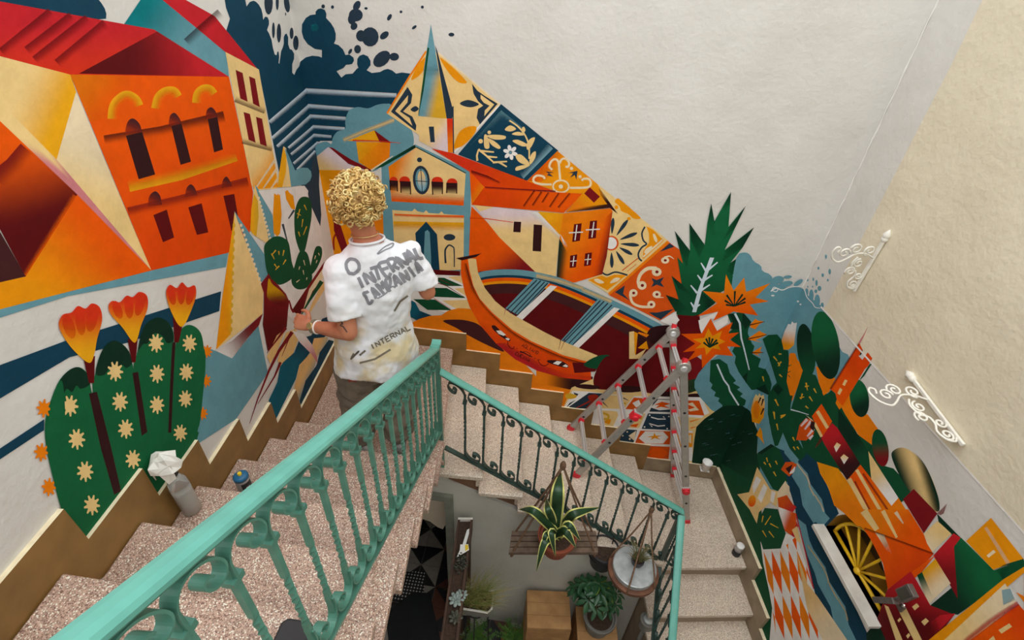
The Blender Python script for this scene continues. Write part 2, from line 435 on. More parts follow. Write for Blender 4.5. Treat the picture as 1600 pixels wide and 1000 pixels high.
# ------------------------------------------------------------------ courtyard wall under the middle flight, with the passage door
YW = 2.175
wa, wb = onY((700, 750), YW), onY((804, 797), YW)
sl = (wb.z - wa.z) / (wb.x - wa.x)
def wtop(x): return wa.z + sl * (x - wa.x)
DZ = onY((690, 776), YW).z
DXR = onY((703, 800), YW).x
mb = MB()
def wpoly(p): mb.prism([(x, YW, z) for x, z in p], (0, 0.06, 0))
xw = 1.06
wpoly([(DXR, 0), (xw, 0), (xw, max(0.9, wtop(xw))), (DXR, wtop(DXR))])
zq = min(wtop(DXR), lev(6) - 0.21)
wpoly([(PX0, DZ), (DXR, DZ), (DXR, wtop(DXR)), (-0.62, lev(6) - 0.205), (PX0, lev(6) - 0.205)])
wpoly([(xleft(YW) + 0.005, 0), (PX0, 0), (PX0, lev(6) - 0.205), (xleft(YW) + 0.005, lev(6) - 0.205)])
obj('wall_courtyard', mb, M_GREY, loc=(0, YW, 0), kind='structure')
M_FRM = mat('grey_door_frame', (120, 122, 112), 0.5, var=0.1)
mb = MB().beam((DXR + 0.0, YW - 0.01, 0), (DXR + 0.0, YW - 0.012, DZ - 0.012), 0.06, 0.05, up=(0, 1, 0)).beam((PX0, YW - 0.01, DZ + 0.02), (DXR + 0.03, YW - 0.01, DZ + 0.02), 0.05, 0.06)
obj('door_1', mb, M_FRM, loc=(DXR, YW, 0), kind='structure')
# store room behind the door, its shade put into the wall colour
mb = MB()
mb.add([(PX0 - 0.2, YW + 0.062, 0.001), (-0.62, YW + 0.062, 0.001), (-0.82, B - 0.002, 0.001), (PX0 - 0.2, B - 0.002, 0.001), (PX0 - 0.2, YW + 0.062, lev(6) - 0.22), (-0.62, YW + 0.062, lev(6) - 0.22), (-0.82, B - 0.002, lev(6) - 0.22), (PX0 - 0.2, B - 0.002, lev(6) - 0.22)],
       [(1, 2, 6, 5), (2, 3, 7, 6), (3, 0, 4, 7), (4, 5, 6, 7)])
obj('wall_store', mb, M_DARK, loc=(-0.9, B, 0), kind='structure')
# pale curved lintel panel just inside the door head
lp_ = [onY(p, YW + 0.055) for p in ((596, 772), (697, 776), (697, 818), (692, 827), (684, 824), (672, 815), (655, 809), (600, 800))]
obj('trim_1', MB().prism(lp_, (0, 0.03, 0)), wallmat('pale_lintel', (190, 178, 160), (174, 162, 144), 0.2), kind='structure')

# ------------------------------------------------------------------ courtyard floor with triangle-patterned tiles
M_FL = mat('floor_screed', (120, 110, 100), 0.8, var=0.15)
obj('floor', MB().prism([(-2.2, YF, -0.06), (2.6, YF, -0.06), (2.6, B, -0.06), (-2.2, B, -0.06)], (0, 0, 0.052)), M_FL, loc=(0, 0, -0.06), kind='structure')
flo = bpy.data.objects['floor']
M_TA = mat('tile_white', (150, 144, 136), 0.4, var=0.08)  # tile colours darkened to stand in for the dim light at the doorway
M_TB = mat('tile_black', (40, 38, 40), 0.4, var=0.1)
M_TC = mat('tile_brick', (92, 58, 46), 0.45, var=0.1)
s = 0.2
tiles = []
for kind, mm in ((0, (M_TA, M_TB)), (1, (M_TC, M_TB)), (2, (M_TB, M_TA))):
    g = 0.0025
    me = bpy.data.meshes.new('floor_tile')
    vs = [(g, g, 0), (s - g, g, 0), (s - g, s - g, 0), (g, s - g, 0), (g, g, .009), (s - g, g, .009), (s - g, s - g, .009), (g, s - g, .009)]
    fs = [(0, 1, 5, 4), (1, 2, 6, 5), (2, 3, 7, 6), (3, 0, 4, 7), (4, 5, 6), (4, 6, 7)]
    me.from_pydata(vs, [], fs)
    me.polygons.foreach_set('material_index', [0, 0, 0, 0, 0, 1])
    me.materials.append(mm[0]); me.materials.append(mm[1]); tiles.append(me)
for i in range(-8, 3):
    for j in range(6, 16):
        x, y = i * s, j * s
        if x < xleft(y) + .1 or y + s > B: continue
        o = bpy.data.objects.new('floor_tile', tiles[(i * 2 + j * 3 + (i * j) % 2) % 3]); COL.objects.link(o)
        o.parent = flo
        rot = ((i + j) % 4) * pi / 2
        o.rotation_euler = (0, 0, rot)
        c = Vector((s / 2, s / 2, 0)); rc = Matrix.Rotation(rot, 3, 'Z') @ c
        o.location = Vector((x + s / 2 - rc.x, y + s / 2 - rc.y, -0.008)) - Vector((0, 0, -0.06))

# ================================================================== THE MURAL (flat paint on the three walls)
def paintmat():
    m = bpy.data.materials.new('mural_paint'); m.use_nodes = True
    nt = m.node_tree; N = nt.nodes; L = nt.links
    b = N['Principled BSDF']; b.inputs['Roughness'].default_value = 0.7; b.inputs['Specular IOR Level'].default_value = 0.12
    at = []
    for nm in ('c0', 'c1', 'tt'):
        a = N.new('ShaderNodeAttribute'); a.attribute_name = nm; at.append(a)
    mr = N.new('ShaderNodeMapRange'); mr.interpolation_type = 'SMOOTHSTEP'
    L.new(at[2].outputs['Fac'], mr.inputs[0])
    mx = N.new('ShaderNodeMix'); mx.data_type = 'RGBA'
    L.new(mr.outputs[0], mx.inputs[0]); L.new(at[0].outputs['Color'], mx.inputs[6]); L.new(at[1].outputs['Color'], mx.inputs[7])
    tc = N.new('ShaderNodeTexCoord')
    n = N.new('ShaderNodeTexNoise'); n.inputs['Scale'].default_value = 9; n.inputs['Detail'].default_value = 8; n.inputs['Roughness'].default_value = 0.65
    L.new(tc.outputs['Object'], n.inputs['Vector'])
    m2 = N.new('ShaderNodeMapRange'); m2.inputs[1].default_value = 0.3; m2.inputs[2].default_value = 0.7; m2.inputs[3].default_value = 0.88; m2.inputs[4].default_value = 1.08
    L.new(n.outputs['Fac'], m2.inputs[0])
    mu = N.new('ShaderNodeMix'); mu.data_type = 'RGBA'; mu.blend_type = 'MULTIPLY'; mu.inputs[0].default_value = 1
    L.new(mx.outputs[2], mu.inputs[6]); L.new(m2.outputs[0], mu.inputs[7])
    L.new(mu.outputs[2], b.inputs['Base Color'])
    ma = N.new('ShaderNodeMix')
    L.new(mr.outputs[0], ma.inputs[0]); L.new(at[0].outputs['Alpha'], ma.inputs[2]); L.new(at[1].outputs['Alpha'], ma.inputs[3])
    L.new(ma.outputs[0], b.inputs['Alpha'])
    n2 = N.new('ShaderNodeTexNoise'); n2.inputs['Scale'].default_value = 45; n2.inputs['Detail'].default_value = 8
    L.new(tc.outputs['Object'], n2.inputs['Vector'])
    bp = N.new('ShaderNodeBump'); bp.inputs['Strength'].default_value = 0.25; bp.inputs['Distance'].default_value = 0.008
    L.new(n2.outputs['Fac'], bp.inputs['Height']); L.new(bp.outputs['Normal'], b.inputs['Normal'])
    return m
M_PAINT = paintmat()
PAL = dict(
    white=(216, 211, 206), wh=(226, 222, 218), cream=(229, 193, 130), cream2=(222, 182, 118), pale=(224, 205, 170), or_=(226, 84, 2), or2=(233, 122, 10), or3=(212, 66, 4), yel=(240, 160, 20), yel2=(226, 142, 8),
    red=(184, 30, 38), red2=(205, 48, 20), dred=(118, 18, 24), mar=(88, 10, 14), brn=(64, 28, 30), dbrn=(48, 20, 22), navy=(16, 58, 78), nav2=(34, 56, 72), ink=(36, 52, 66), teal=(12, 92, 112), tq=(0, 112, 118), lb=(98, 146, 158), lb2=(128, 168, 182),
    grn=(18, 92, 54), gr2=(14, 72, 44), dgr=(10, 44, 30), olive=(196, 146, 10), pink=(196, 120, 124), lil=(214, 196, 200), black=(24, 22, 24), gold=(206, 160, 40), rb=(150, 40, 20), clay=(206, 80, 16), skyw=(196, 210, 220))
REG = dict(px=(0, 0, 1), A=(0, 0, 2), A2=(0, 500, 2), N=(340, 0, 5), C1=(580, 30, 5), C2=(580, 200, 5), C3=(780, 200, 5), B1=(630, 370, 5), B2=(840, 360, 5), L1=(300, 230, 6.667), L2=(320, 360, 6.667),
           T=(870, 560, 5), P=(1040, 290, 5), Q=(1120, 460, 5), U=(1130, 620, 5), V=(1150, 800, 5), W=(1340, 740, 3.846), K=(1060, 400, 5), K2=(1040, 580, 5), J=(400, 100, 4.1667), H=(400, 380, 2.941), H2=(380, 500, 4.545), Z4=(680, 500, 4.545), Z8=(860, 490, 3.45), G=(1120, 500, 2), X=(760, 500, 11.114))
def tp(reg, s):
    ox, oy, k = REG[reg]
    if isinstance(s, str): s = [tuple(float(v) for v in q.split(',')) for q in s.split()]
    return [Vector((ox + x / k, oy + y / k)) for x, y in s]
def colr(c):
    """'name' or ('name', alpha)"""
    a = 1.0
    if isinstance(c, tuple): c, a = c
    return (*alb(PAL[c]), a)
cA, cB = Vector(proj(Vector((XL, B, H - 0.2)))), Vector(proj(Vector((XL, B, H - 2.6))))
dA, dB = Vector(proj(Vector((XR, B, H - 0.2)))), Vector(proj(Vector((XR, B, H - 3.6))))
def xl_px(y): return cA.x + (cB.x - cA.x) * (y - cA.y) / (cB.y - cA.y)
def xr_px(y): return dA.x + (dB.x - dA.x) * (y - dA.y) / (dB.y - dA.y)
def clip(pts, fn):
    """keep the part of a polygon where fn >= 0"""
    out = []; n = len(pts)
    for i in range(n):
        a, b = pts[i], pts[(i + 1) % n]; fa, fb = fn(a), fn(b)
        if fa >= 0: out.append(a)
        if (fa >= 0) != (fb >= 0): out.append(a + (b - a) * (fa / (fa - fb)))
    return out
CLIPS = {'L': [lambda p: xl_px(p.y) - p.x], 'B': [lambda p: p.x - xl_px(p.y), lambda p: xr_px(p.y) - p.x], 'R': [lambda p: p.x - xr_px(p.y)]}
ONW = {'L': (onL, NL), 'B': (onB, NB), 'R': (onR, NR)}
LAYER = {'L': 0, 'B': 0, 'R': 0}
class Part:
    def __init__(s, name, wall, label=None, sub=None):
        s.name = name; s.wall = wall; s.label = label; s.v = []; s.f = []; s.c0 = []; s.c1 = []; s.t = []; s.sub = sub
        PARTS.append(s); s.same = False
    def lay(s, w):
        if not s.same: LAYER[w] += 1
        return 0.0010 + LAYER[w] * 1.5e-5
    def emit(s, pts, c0, c1, tf, wall=None):
        for w in (wall or s.wall):
            q = pts
            for fn in CLIPS[w]:
                q = clip(q, fn)
                if len(q) < 3: break
            if len(q) < 3: continue
            z = s.lay(w); on, nn = ONW[w]; o = len(s.v)
            # drop doubled points
            r = [q[0]]
            for p in q[1:]:
                if (p - r[-1]).length > 1e-3: r.append(p)
            if len(r) < 3: continue
            for p in r:
                s.v.append(on((p.x, p.y)) + nn * z); s.c0.append(c0); s.c1.append(c1); s.t.append(tf(p))
            s.f.append(tuple(range(o, o + len(r))))
    def col(s, reg, c):
        """colour spec: name | (name, alpha) | [c0, (x,y), c1, (x,y)] -> c0, c1, t function"""
        if isinstance(c, list):
            a, b = tp(reg, [c[1], c[3]]); d = b - a; l2 = d.length_squared
            return colr(c[0]), colr(c[2]), (lambda p: (p - a).dot(d) / l2)
        k = colr(c)
        return k, k, (lambda p: 0.0)
    def P(s, reg, pts, c, wall=None):
        c0, c1, t = s.col(reg, c); s.emit(tp(reg, pts), c0, c1, t, wall); return s
    def S(s, reg, pts, c, wall=None, n=5):
        c0, c1, t = s.col(reg, c); s.emit(sm(tp(reg, pts), n, True), c0, c1, t, wall); return s
    def Ch(s, reg, pts, c, wall=None, it=2):
        q = tp(reg, pts)
        for _ in range(it):
            q = [v for i in range(len(q)) for v in (q[i] * .75 + q[(i + 1) % len(q)] * .25, q[i] * .25 + q[(i + 1) % len(q)] * .75)]
        c0, c1, t = s.col(reg, c); s.emit(q, c0, c1, t, wall); return s
    def E(s, reg, lst, c, wall=None, n=14):
        """ellipses: (cx, cy, rx, ry[, rot degrees])"""
        c0, c1, t = s.col(reg, c); first = True
        for e in lst:
            cx, cy, rx, ry = e[:4]; a = radians(e[4]) if len(e) > 4 else 0
            pts = [(cx + rx * cos(u) * cos(a) - ry * sin(u) * sin(a), cy + rx * cos(u) * sin(a) + ry * sin(u) * cos(a)) for u in (2 * pi * i / n for i in range(n))]
            s.emit(tp(reg, pts), c0, c1, t, wall)
        return s
    def K(s, reg, pts, w, c, wall=None, smooth=False, w1=None, soft=False):
        """brush stroke along pts, w wide (w1 at its end)"""
        q = tp(reg, pts); k = REG[reg][2]
        if soft is True: w = w * 2.1; w1 = w1 * 2.1 if w1 is not None else None
        if smooth: q = sm(q, 5)
        n = len(q); w1 = w if w1 is None else w1
        cc = colr(c) if not isinstance(c, list) else None
        L_, R_ = [], []
        for i in range(n):
            d = (q[min(i + 1, n - 1)] - q[max(i - 1, 0)]).normalized(); nn = Vector((-d.y, d.x)); ww = (w + (w1 - w) * i / (n - 1)) / k / 2
            L_.append(q[i] + nn * ww); R_.append(q[i] - nn * ww)
        if soft:
            c0 = (*cc[:3], 0.0)
            rows = [(L_, q), (R_, q)] if soft is True else [(R_, L_)] if soft == 'l' else [(L_, R_)]   # 'l' / 'r': crisp on that edge, fading to the other
            for a, b in rows:
                for i in range(n - 1):
                    p0 = a[i]; e = b[i] - a[i]; l2 = max(e.length_squared, 1e-6)
                    s.emit([a[i], a[i + 1], b[i + 1], b[i]], c0, cc, (lambda p, p0=p0, e=e, l2=l2: (p - p0).dot(e) / l2), wall); s.same = True
        else:
            c0, c1, t = s.col(reg, c)
            for i in range(n - 1):
                s.emit([L_[i], L_[i + 1], R_[i + 1], R_[i]], c0, c1, t, wall); s.same = True
        s.same = False
        return s
    def dash(s, reg, lst, w, c, wall=None):
        for x0, y0, x1, y1 in lst:
            s.K(reg, [(x0, y0), (x1, y1)], w, c, wall, w1=w * .5); s.same = True
        s.same = False
        return s
    def flower(s, reg, lst, r, c, k=9, wall=None):
        for x, y, *q in lst:
            rr = q[0] if q else r
            pts = []
            for i in range(k * 4):
                a = 2 * pi * i / (k * 4); f = (1.0, 1.0, 0.62, 0.62)[i % 4]
                pts.append((x + rr * .86 * f * cos(a), y + rr * 1.08 * f * sin(a)))
            s.P(reg, pts, c, wall); s.same = True
        s.same = False
        return s
PARTS = []

# ---------------------------------------------------------------- left wall and corner: sky trees
p = Part('painted_trees', 'LB', 'dark blue painted tree silhouettes with scattered leaf dots in the corner')
p0 = Part('painted_hill', 'L', 'dark blue painted hill behind the red roof')
p0.Ch('A', '-500,20 -500,-60 -200,-110 60,-90 260,-50 310,0 332,35 330,66 200,47 60,18 -80,-10 -500,-90', 'navy', it=1)
p.P('N', '55,0 60,-60 95,-110 150,-118 200,-70 215,0 225,50 250,15 280,5 300,15 320,35 340,70 350,110 355,155 370,130 390,135 400,160 400,190 385,235 400,260 420,310 430,370 445,425 460,432 465,405 475,402 480,440 475,490 480,500 490,440 495,400 508,370 516,340 516,290 525,268 538,262 550,290 550,345 562,382 580,390 597,420 596,460 582,500 582,568 598,585 615,545 635,520 648,480 690,448 740,435 790,440 815,450 815,390 760,382 705,345 672,300 658,250 660,190 690,140 725,118 766,112 766,90 785,70 810,65 838,78 850,105 848,140 885,180 910,220 924,265 922,310 910,340 945,352 980,385 1000,430 1030,425 1062,450 1066,475 1050,500 1020,505 1005,505 985,530 930,556 968,606 1000,580 1055,575 1090,535 1100,530 1090,500 1092,460 1110,435 1140,425 1175,440 1195,475 1195,510 1165,548 1205,570 1270,562 1300,545 1330,538 1365,550 1395,575 1440,566 1510,575 1330,870 1000,1100 800,1100 790,1500 740,1500 480,1350 420,1050 330,600 300,530 65,245 95,145 65,60', 'navy')
p.E('N', [(397, 20, 33, 95), (465, 15, 12, 65), (540, 30, 22, 68, -8), (435, 237, 11, 63), (478, 258, 17, 75), (577, 260, 15, 45), (611, 335, 23, 58), (530, 110, 4, 13), (825, 50, 14, 16), (898, 55, 12, 14), (1088, 45, 26, 42, 28), (1080, 118, 55, 50), (1050, 150, 32, 42), (1066, 205, 26, 30, 30),
            (1120, 280, 38, 45), (1192, 288, 67, 76), (1303, 276, 40, 25, -40), (1094, 384, 27, 33), (1036, 402, 12, 24, 30), (1283, 460, 78, 52, -42), (1380, 443, 38, 31), (1160, 65, 13, 10), (1343, 135, 15, 28, 30), (1433, 92, 11, 11), (1537, 213, 22, 11, -38), (1600, 55, 12, 12)], 'ink')
p.E('C1', [(627, 120, 23, 15)], 'ink')
p.E('N', [(760, 215, 30, 30)], ('tq', .35))
p.P('L1', '1270,20 1240,250 1250,340 1180,390 1210,500 1240,700 1230,935 1335,825 1345,700 1300,100', 'nav2')
# terraced hillside lines that fold round the corner
p = Part('painted_terraces', 'LB', 'pale edged painted terrace lines folding round the corner')
for (x0, y0, x1, y1, h0, h1) in ((325, 160, 915, 193, 52, 26), (340, 262, 645, 287, 40, 20), (350, 330, 585, 346, 36, 22), (370, 400, 578, 413, 34, 18), (375, 455, 492, 467, 30, 16), (395, 507, 420, 509, 20, 14)):
    p.P('J', [(x0, y0), (x1, y1), (x1, y1 + h1), (x0, y0 + h0)], [('skyw', .95), ((x0 + x1) / 2, (y0 + y1) / 2), ('skyw', 0), ((x0 + x1) / 2 - 2, (y0 + y1) / 2 + (h0 + h1) / 2)], 'LB'); p.same = True
    p.K('J', [(x0, y0), (x1, y1)], 5, ('wh', .8), 'LB')
p.same = False
for (x0, y0, x1, y1, h) in ((325, 160, 80, 370, 44), (340, 262, 98, 475, 40), (350, 330, 130, 530, 38), (370, 400, 205, 540, 34), (375, 455, 222, 582, 32), (395, 507, 238, 642, 32), (380, 560, 262, 682, 30)):
    dx, dy = x1 - x0, y1 - y0; l = sqrt(dx * dx + dy * dy); nx, ny = -dy / l, dx / l
    if ny < 0: nx, ny = -nx, -ny
    p.P('J', [(x0, y0), (x1, y1), (x1 + nx * h * .6, y1 + ny * h * .6), (x0 + nx * h, y0 + ny * h)], [('skyw', .9), ((x0 + x1) / 2, (y0 + y1) / 2), ('skyw', 0), ((x0 + x1) / 2 + nx * h * .8, (y0 + y1) / 2 + ny * h * .8)], 'LB'); p.same = True
p.same = False

# ---------------------------------------------------------------- the big orange palazzo on the left wall
p = Part('painted_palazzo', 'L', 'large painted orange palazzo with red roof and arched windows')
p.P('A', '438,0 474,-66 510,0 705,165 715,240 480,92 385,78', ['tq', (430, 60), 'lb', (600, 150)])
p.P('A', '507,0 474,-66 560,-20 580,0 670,50 805,217 703,162', 'red')
p.K('A', '690,42 640,85 585,135', 34, ('dbrn', .5), soft='l')
p.P('A', '-80,-10 480,92 715,240 218,233 -80,155', ['red', (60, 60), 'red2', (60, 260)])
for a in ('160,40 5,165', '225,52 85,160', '275,60 110,190', '330,75 180,200'): p.K('A', a, 34, ('dred', .6), soft='l')
p.P('A', '490,98 245,230 715,240', ['mar', (360, 200), 'red', (640, 235)])
p.P('A', '-80,155 218,233 238,290 175,505 -80,250', ['cream', (40, 250), 'yel', (205, 330)])
p.P('A', '236,288 472,845 175,500', ['pale', (300, 420), 'cream', (250, 620)])
p.P('A', '-80,240 0,320 175,498 473,846 238,612 0,384 -80,305', ['cream', (130, 455), 'pink', (112, 492)])
p.P('A', '218,233 715,240 790,600 780,725 712,790 472,845', ['or_', (420, 260), 'or3', (560, 860)])
p.P('A', '218,233 470,236 500,330 280,380', [('or2', .7), (240, 240), ('or2', 0), (400, 330)])
for a in ('352,372 356,335 372,312 395,300 420,312 430,332', '488,340 496,308 515,290 540,288 552,304', '616,322 620,296 634,282 652,282 664,296'):
    p.K('A', a, 34, ('yel', .95), smooth=True, soft='r')
p.K('A', '325,440 500,412 700,364', 34, ('dbrn', .6), soft='r')
p.K('A', '400,578 560,542 735,482', 44, ('yel', .8), soft='l')
p.K('A', '400,665 560,628 775,570', 34, ('rb', .8), soft='r')
for nm, top_, body in (('a', '388,420 397,382 414,370 434,386 443,412', '392,424 443,412 484,545 432,560'), ('b', '525,396 530,362 545,353 560,370 566,386', '534,394 566,386 596,505 563,515'), ('c', '641,372 645,345 659,335 672,347 678,365', '648,372 678,365 696,467 668,476'),
                       ('d', '460,645 466,612 484,598 499,612 505,640', '478,672 520,655 543,742 508,757'), ('e', '577,616 582,588 596,576 609,590 615,610', '587,648 629,635 650,726 614,734'), ('f', '690,588 696,562 707,552 719,568 724,582', '697,612 731,606 745,690 722,722')):
    w = Part('painted_window', 'L', sub=p)
    w.P('A', [(v.x, v.y) for v in sm([Vector((*(float(k) for k in q_.split(',')), 0)) for q_ in top_.split()], 5)], ['brn', tuple(float(v) for v in top_.split()[2].split(',')), ('rb', .5), tuple(float(v) for v in top_.split()[0].split(','))])
    w.P('A', body, 'dbrn' if nm in 'abc' else 'mar')
q = Part('painted_house', 'L', 'cream painted house with four dark red windows beside the palazzo')
q.P('A', '703,162 808,217 850,460 868,560 866,590 800,594 785,580', 'cream')
q.P('A', '757,440 850,462 868,585 792,592', ['cream', (790, 500), 'yel2', (850, 545)])
for a in ('735,308 828,345', '757,438 850,462'): q.K('A', a, 22, ('brn', .5), soft='l')
for a in ('735,218 757,228 773,318 750,308', '777,238 796,246 811,335 790,324', '760,350 780,356 798,446 776,437', '799,365 818,371 833,458 812,450'):
    Part('painted_window', 'L', sub=q).P('A', a, 'dred')
q.dash('A', [(858, 500, 800, 585), (862, 530, 822, 588), (866, 560, 845, 590)], 8, ('pale', .8))
r = Part('painted_gable', 'L', 'orange and dark red painted gable at the left edge')
r.P('A', '-80,300 0,380 240,608 78,865 0,720 -80,600', ['or_', (30, 420), 'mar', (110, 690)])
r.K('A', '85,468 40,520 -10,560', 60, ('dred', .7), soft='l')
r.K('A', '235,612 80,862', 16, ('or_', .7), soft=True)
r.P('A', '-80,640 0,728 78,864 0,884 -80,900', 'brn')
r.P('A', '240,608 472,845 0,966 -80,985 -80,900 78,864', ['or_', (330, 740), 'yel2', (60, 930)])
s_ = Part('painted_quay', 'L', 'light blue painted quay band with dark blue water stripes')
s_.P('A', '-80,985 0,966 470,846 712,790 705,834 210,925 0,992 -80,1015', 'lb')
s_.P('px', '-40,584 0,570 100,533 345,455 342,486 200,535 108,558 0,622 -40,640', 'navy')
s_.P('px', '-40,725 0,700 68,655 68,672 0,717 -40,745', 'navy')
s_.P('px', '318,542 336,548 362,560 403,508 418,582 405,602 368,655 303,697 296,720 315,630', 'lb')
# sails
sl_ = Part('painted_sail', 'L', 'tall cream painted sail edged with orange beads')
sl_.P('px', '365,329 397,375 413,398 419,428 407,442 378,362', 'lb')
sl_.P('px', '366,331 378,365 407,440 411,455 410,490 385,510 337,546 345,480 357,400', 'cream')
sl_.P('px', '366,333 365,370 362,440 360,522 337,546 346,470 357,395', ['yel2', (350, 440), 'yel', (364, 440)])
sl_.E('px', [(365 - i * .35, 352 + i * 12.5, 2.2, 4) for i in range(14)], 'gold')
sl_.E('px', [(376 + i * 2.6, 352 + i * 7.6, 2, 2.6) for i in range(13)], 'pale')
sl_.P('px', '410,490 404,508 385,530 366,556 337,546 362,532 385,512', ['dred', (400, 500), ('dred', .0), (350, 560)])
sl2 = Part('painted_sail', 'L', 'narrow painted sail with light blue side next to the white cloth')
sl2.P('L1', '650,395 668,430 800,900 790,1010 625,905 605,860 612,650', 'cream')
sl2.P('L1', '640,480 682,560 690,720 665,935 602,870 612,650', ['yel', (620, 700), 'gold', (680, 700)])
sl2.P('L1', '650,390 690,440 840,725 850,935 800,985 760,800 700,560', 'lb')
sl2.E('L1', [(690 + i * 12, 530 + i * 42, 12, 16) for i in range(11)], 'pale')
sl3 = Part('painted_sail', 'L', 'small painted sail with a light blue cloud')
sl3.P('L1', '948,-10 975,10 1030,412 888,418 900,280', 'cream')
sl3.P('L1', '945,0 978,90 975,250 935,417 888,418 905,250', 'yel')
sl3.P('L1', '958,-5 1000,80 1070,242 1100,225 1150,212 1200,215 1235,250 1243,300 1225,350 1180,388 1028,412 1000,200', 'lb')
cl_ = Part('painted_cloth', 'LB', 'white painted drape behind the small cacti')
cl_.P('px', '403,298 475,290 481,298 480,310 500,354 503,380 512,420 500,470 455,500 440,480 425,335', 'white')
cl_.P('L1', '850,480 868,490 880,500 890,480 900,500 912,490 930,700 912,900 882,930 845,890 838,700', 'yel2')
cl_.P('L1', '965,460 990,445 1010,475 1050,505 1072,650 1030,640 975,540', 'yel2')
cl_.dash('L1', [(1060, 655, 1000, 745), (940, 800, 990, 990)], 24, ('nav2', .8))
cc = Part('painted_cactus', 'LB', 'green painted prickly pear pads beside the painter\'s shoulder')
cc.S('L2', '620,150 690,78 760,60 830,85 872,140 900,320 928,470 790,565 690,520 640,420 618,260', 'gr2')
cc.S('L1', '1110,545 1180,515 1232,560 1243,700 1212,900 1150,1120 1075,950 1063,700', 'gr2')
cc.S('L2', '985,220 1060,235 1100,380 1112,520 1050,600 960,612 905,560 900,480 930,370', 'gr2')
cc.S('L2', '1140,200 1180,162 1215,190 1212,280 1160,400 1105,460 1088,420', 'gr2')
cc.dash('L2', [(690, 240, 720, 300), (735, 205, 690, 260), (765, 215, 770, 255), (820, 205, 808, 265), (720, 350, 745, 385), (770, 370, 730, 410), (840, 305, 810, 355)], 14, 'gold')
cc.dash('L1', [(1120, 645, 1095, 740), (1090, 690, 1130, 710), (1165, 600, 1190, 655), (1150, 750, 1140, 830), (1190, 825, 1155, 915), (1105, 880, 1120, 930)], 12, 'gold')
cc.dash('L2', [(1025, 310, 1040, 365), (985, 375, 975, 410), (1020, 415, 1028, 460), (950, 540, 985, 512), (1060, 490, 1055, 515), (1150, 262, 1140, 300), (1165, 310, 1155, 340), (1180, 235, 1190, 260)], 10, 'pale')
bd = Part('painted_petal', 'L', 'dark red and olive painted bud by the painter\'s hand')
bd.P('L2', '660,450 690,505 760,570 840,660 875,740 862,840 850,1000 790,1150 650,1255 615,1060 600,980 610,860 610,650 578,555', ['dred', (700, 600), 'mar', (720, 1050)])
bd.S('L2', '662,500 700,560 780,625 840,690 864,770 800,790 690,740 645,690 648,590', ['olive', (720, 600), ('dred', .2), (740, 780)])
sp_ = Part('painted_spikes', 'LB', 'pointed dark red and cream painted leaves under the painter\'s arm')
sp_.P('H2', '300,90 370,60 392,130 345,250 290,300 262,332 240,290', 'cream2')
sp_.P('H2', '235,110 300,60 235,230 190,310 165,260', 'cream2')
sp_.P('H2', '280,300 360,230 400,130 480,110 560,-10 640,-40 640,60 490,200 430,290 390,340 370,420 225,712 178,570 240,440 260,330', ['teal', (300, 350), 'navy', (450, 160)])
sp_.P('H2', '395,320 470,240 500,130 600,120 582,200 530,250 500,340 450,420 420,540 395,592 360,480 380,400', ['cream2', (420, 380), 'lb', (500, 420)])
sp_.P('H2', '605,140 640,150 640,190 408,605 398,572 440,430 520,320 540,230', 'navy')
sp_.P('H2', '345,75 430,100 490,180 520,260 526,306 480,240 400,160', ['wh', (400, 100), 'pink', (500, 290)])
for a, w0 in (('345,85 250,220 180,360 100,560 42,735', 26), ('300,55 235,140 165,235', 22), ('262,300 220,400 100,595', 18), ('330,110 270,260', 10)): sp_.K('H2', a, w0, 'dred', w1=3)
sp_.P('H', '312,85 322,130 200,330 160,312', ['dred', (240, 200), 'mar', (180, 310)])
sp_.K('H', '320,120 250,215 220,300', 30, 'pale', w1=6)
sp_.K('H', '318,180 262,280 240,325', 26, 'cream2', w1=6)
sp_.K('H', '300,175 245,260 205,330', 20, 'gr2', w1=4)
sp_.K('H', '150,262 160,300 172,318', 6, 'dred', w1=12)

# ---------------------------------------------------------------- the large flowering cactus low on the left wall
cg = Part('painted_cactus', 'L', 'large green painted cactus with cream blossoms above the skirting')
for a in ('137,340 148,275 185,185 235,147 272,170 285,230 330,400 378,540 350,640 265,720 205,640 150,440', '296,165 318,92 355,64 395,90 412,140 430,250 458,360 450,500 375,560 330,400 288,230', '428,95 448,20 490,-8 527,12 541,60 532,200 530,380 480,520 450,340 415,170', '544,92 560,35 590,15 625,40 636,110 632,200 606,400 560,450 520,480 523,365 534,200'):
    cg.S('A2', a, 'grn')
cg.P('A2', '330,400 450,340 620,350 600,420 490,560 300,740 260,690', 'grn')
for a in ('158,262 190,180 235,147 272,170 278,200 250,215 236,205 222,225 205,215 190,245 176,238', '296,165 318,92 355,64 395,90 410,132 392,150 378,140 355,160 340,150 322,172', '428,95 448,20 490,-8 527,12 540,60 520,72 505,50 480,42 460,72 445,75'):
    cg.S('A2', a, 'dgr')
cg.P('A2', '275,230 300,224 345,400 376,535 354,546 312,400', 'dbrn').P('A2', '411,165 429,162 458,350 440,362 424,250', 'dbrn').K('A2', '541,70 534,200 528,352', 10, 'dbrn')
cg.P('A2', '258,120 294,112 291,197 275,197', 'mar').P('A2', '396,60 428,56 421,132 410,132', 'mar').P('A2', '538,-10 574,-10 556,70 543,70', 'mar')
for i, (x, y) in enumerate(((215, 268), (237, 372), (263, 473), (284, 578), (357, 160), (372, 255), (390, 340), (413, 435), (485, 72), (488, 168), (488, 265), (590, 73), (580, 163), (577, 246), (561, 353))):
    Part('painted_blossom', 'L', sub=cg).flower('A2', [(x, y)], 31 - 6 * (i / 14), 'cream')
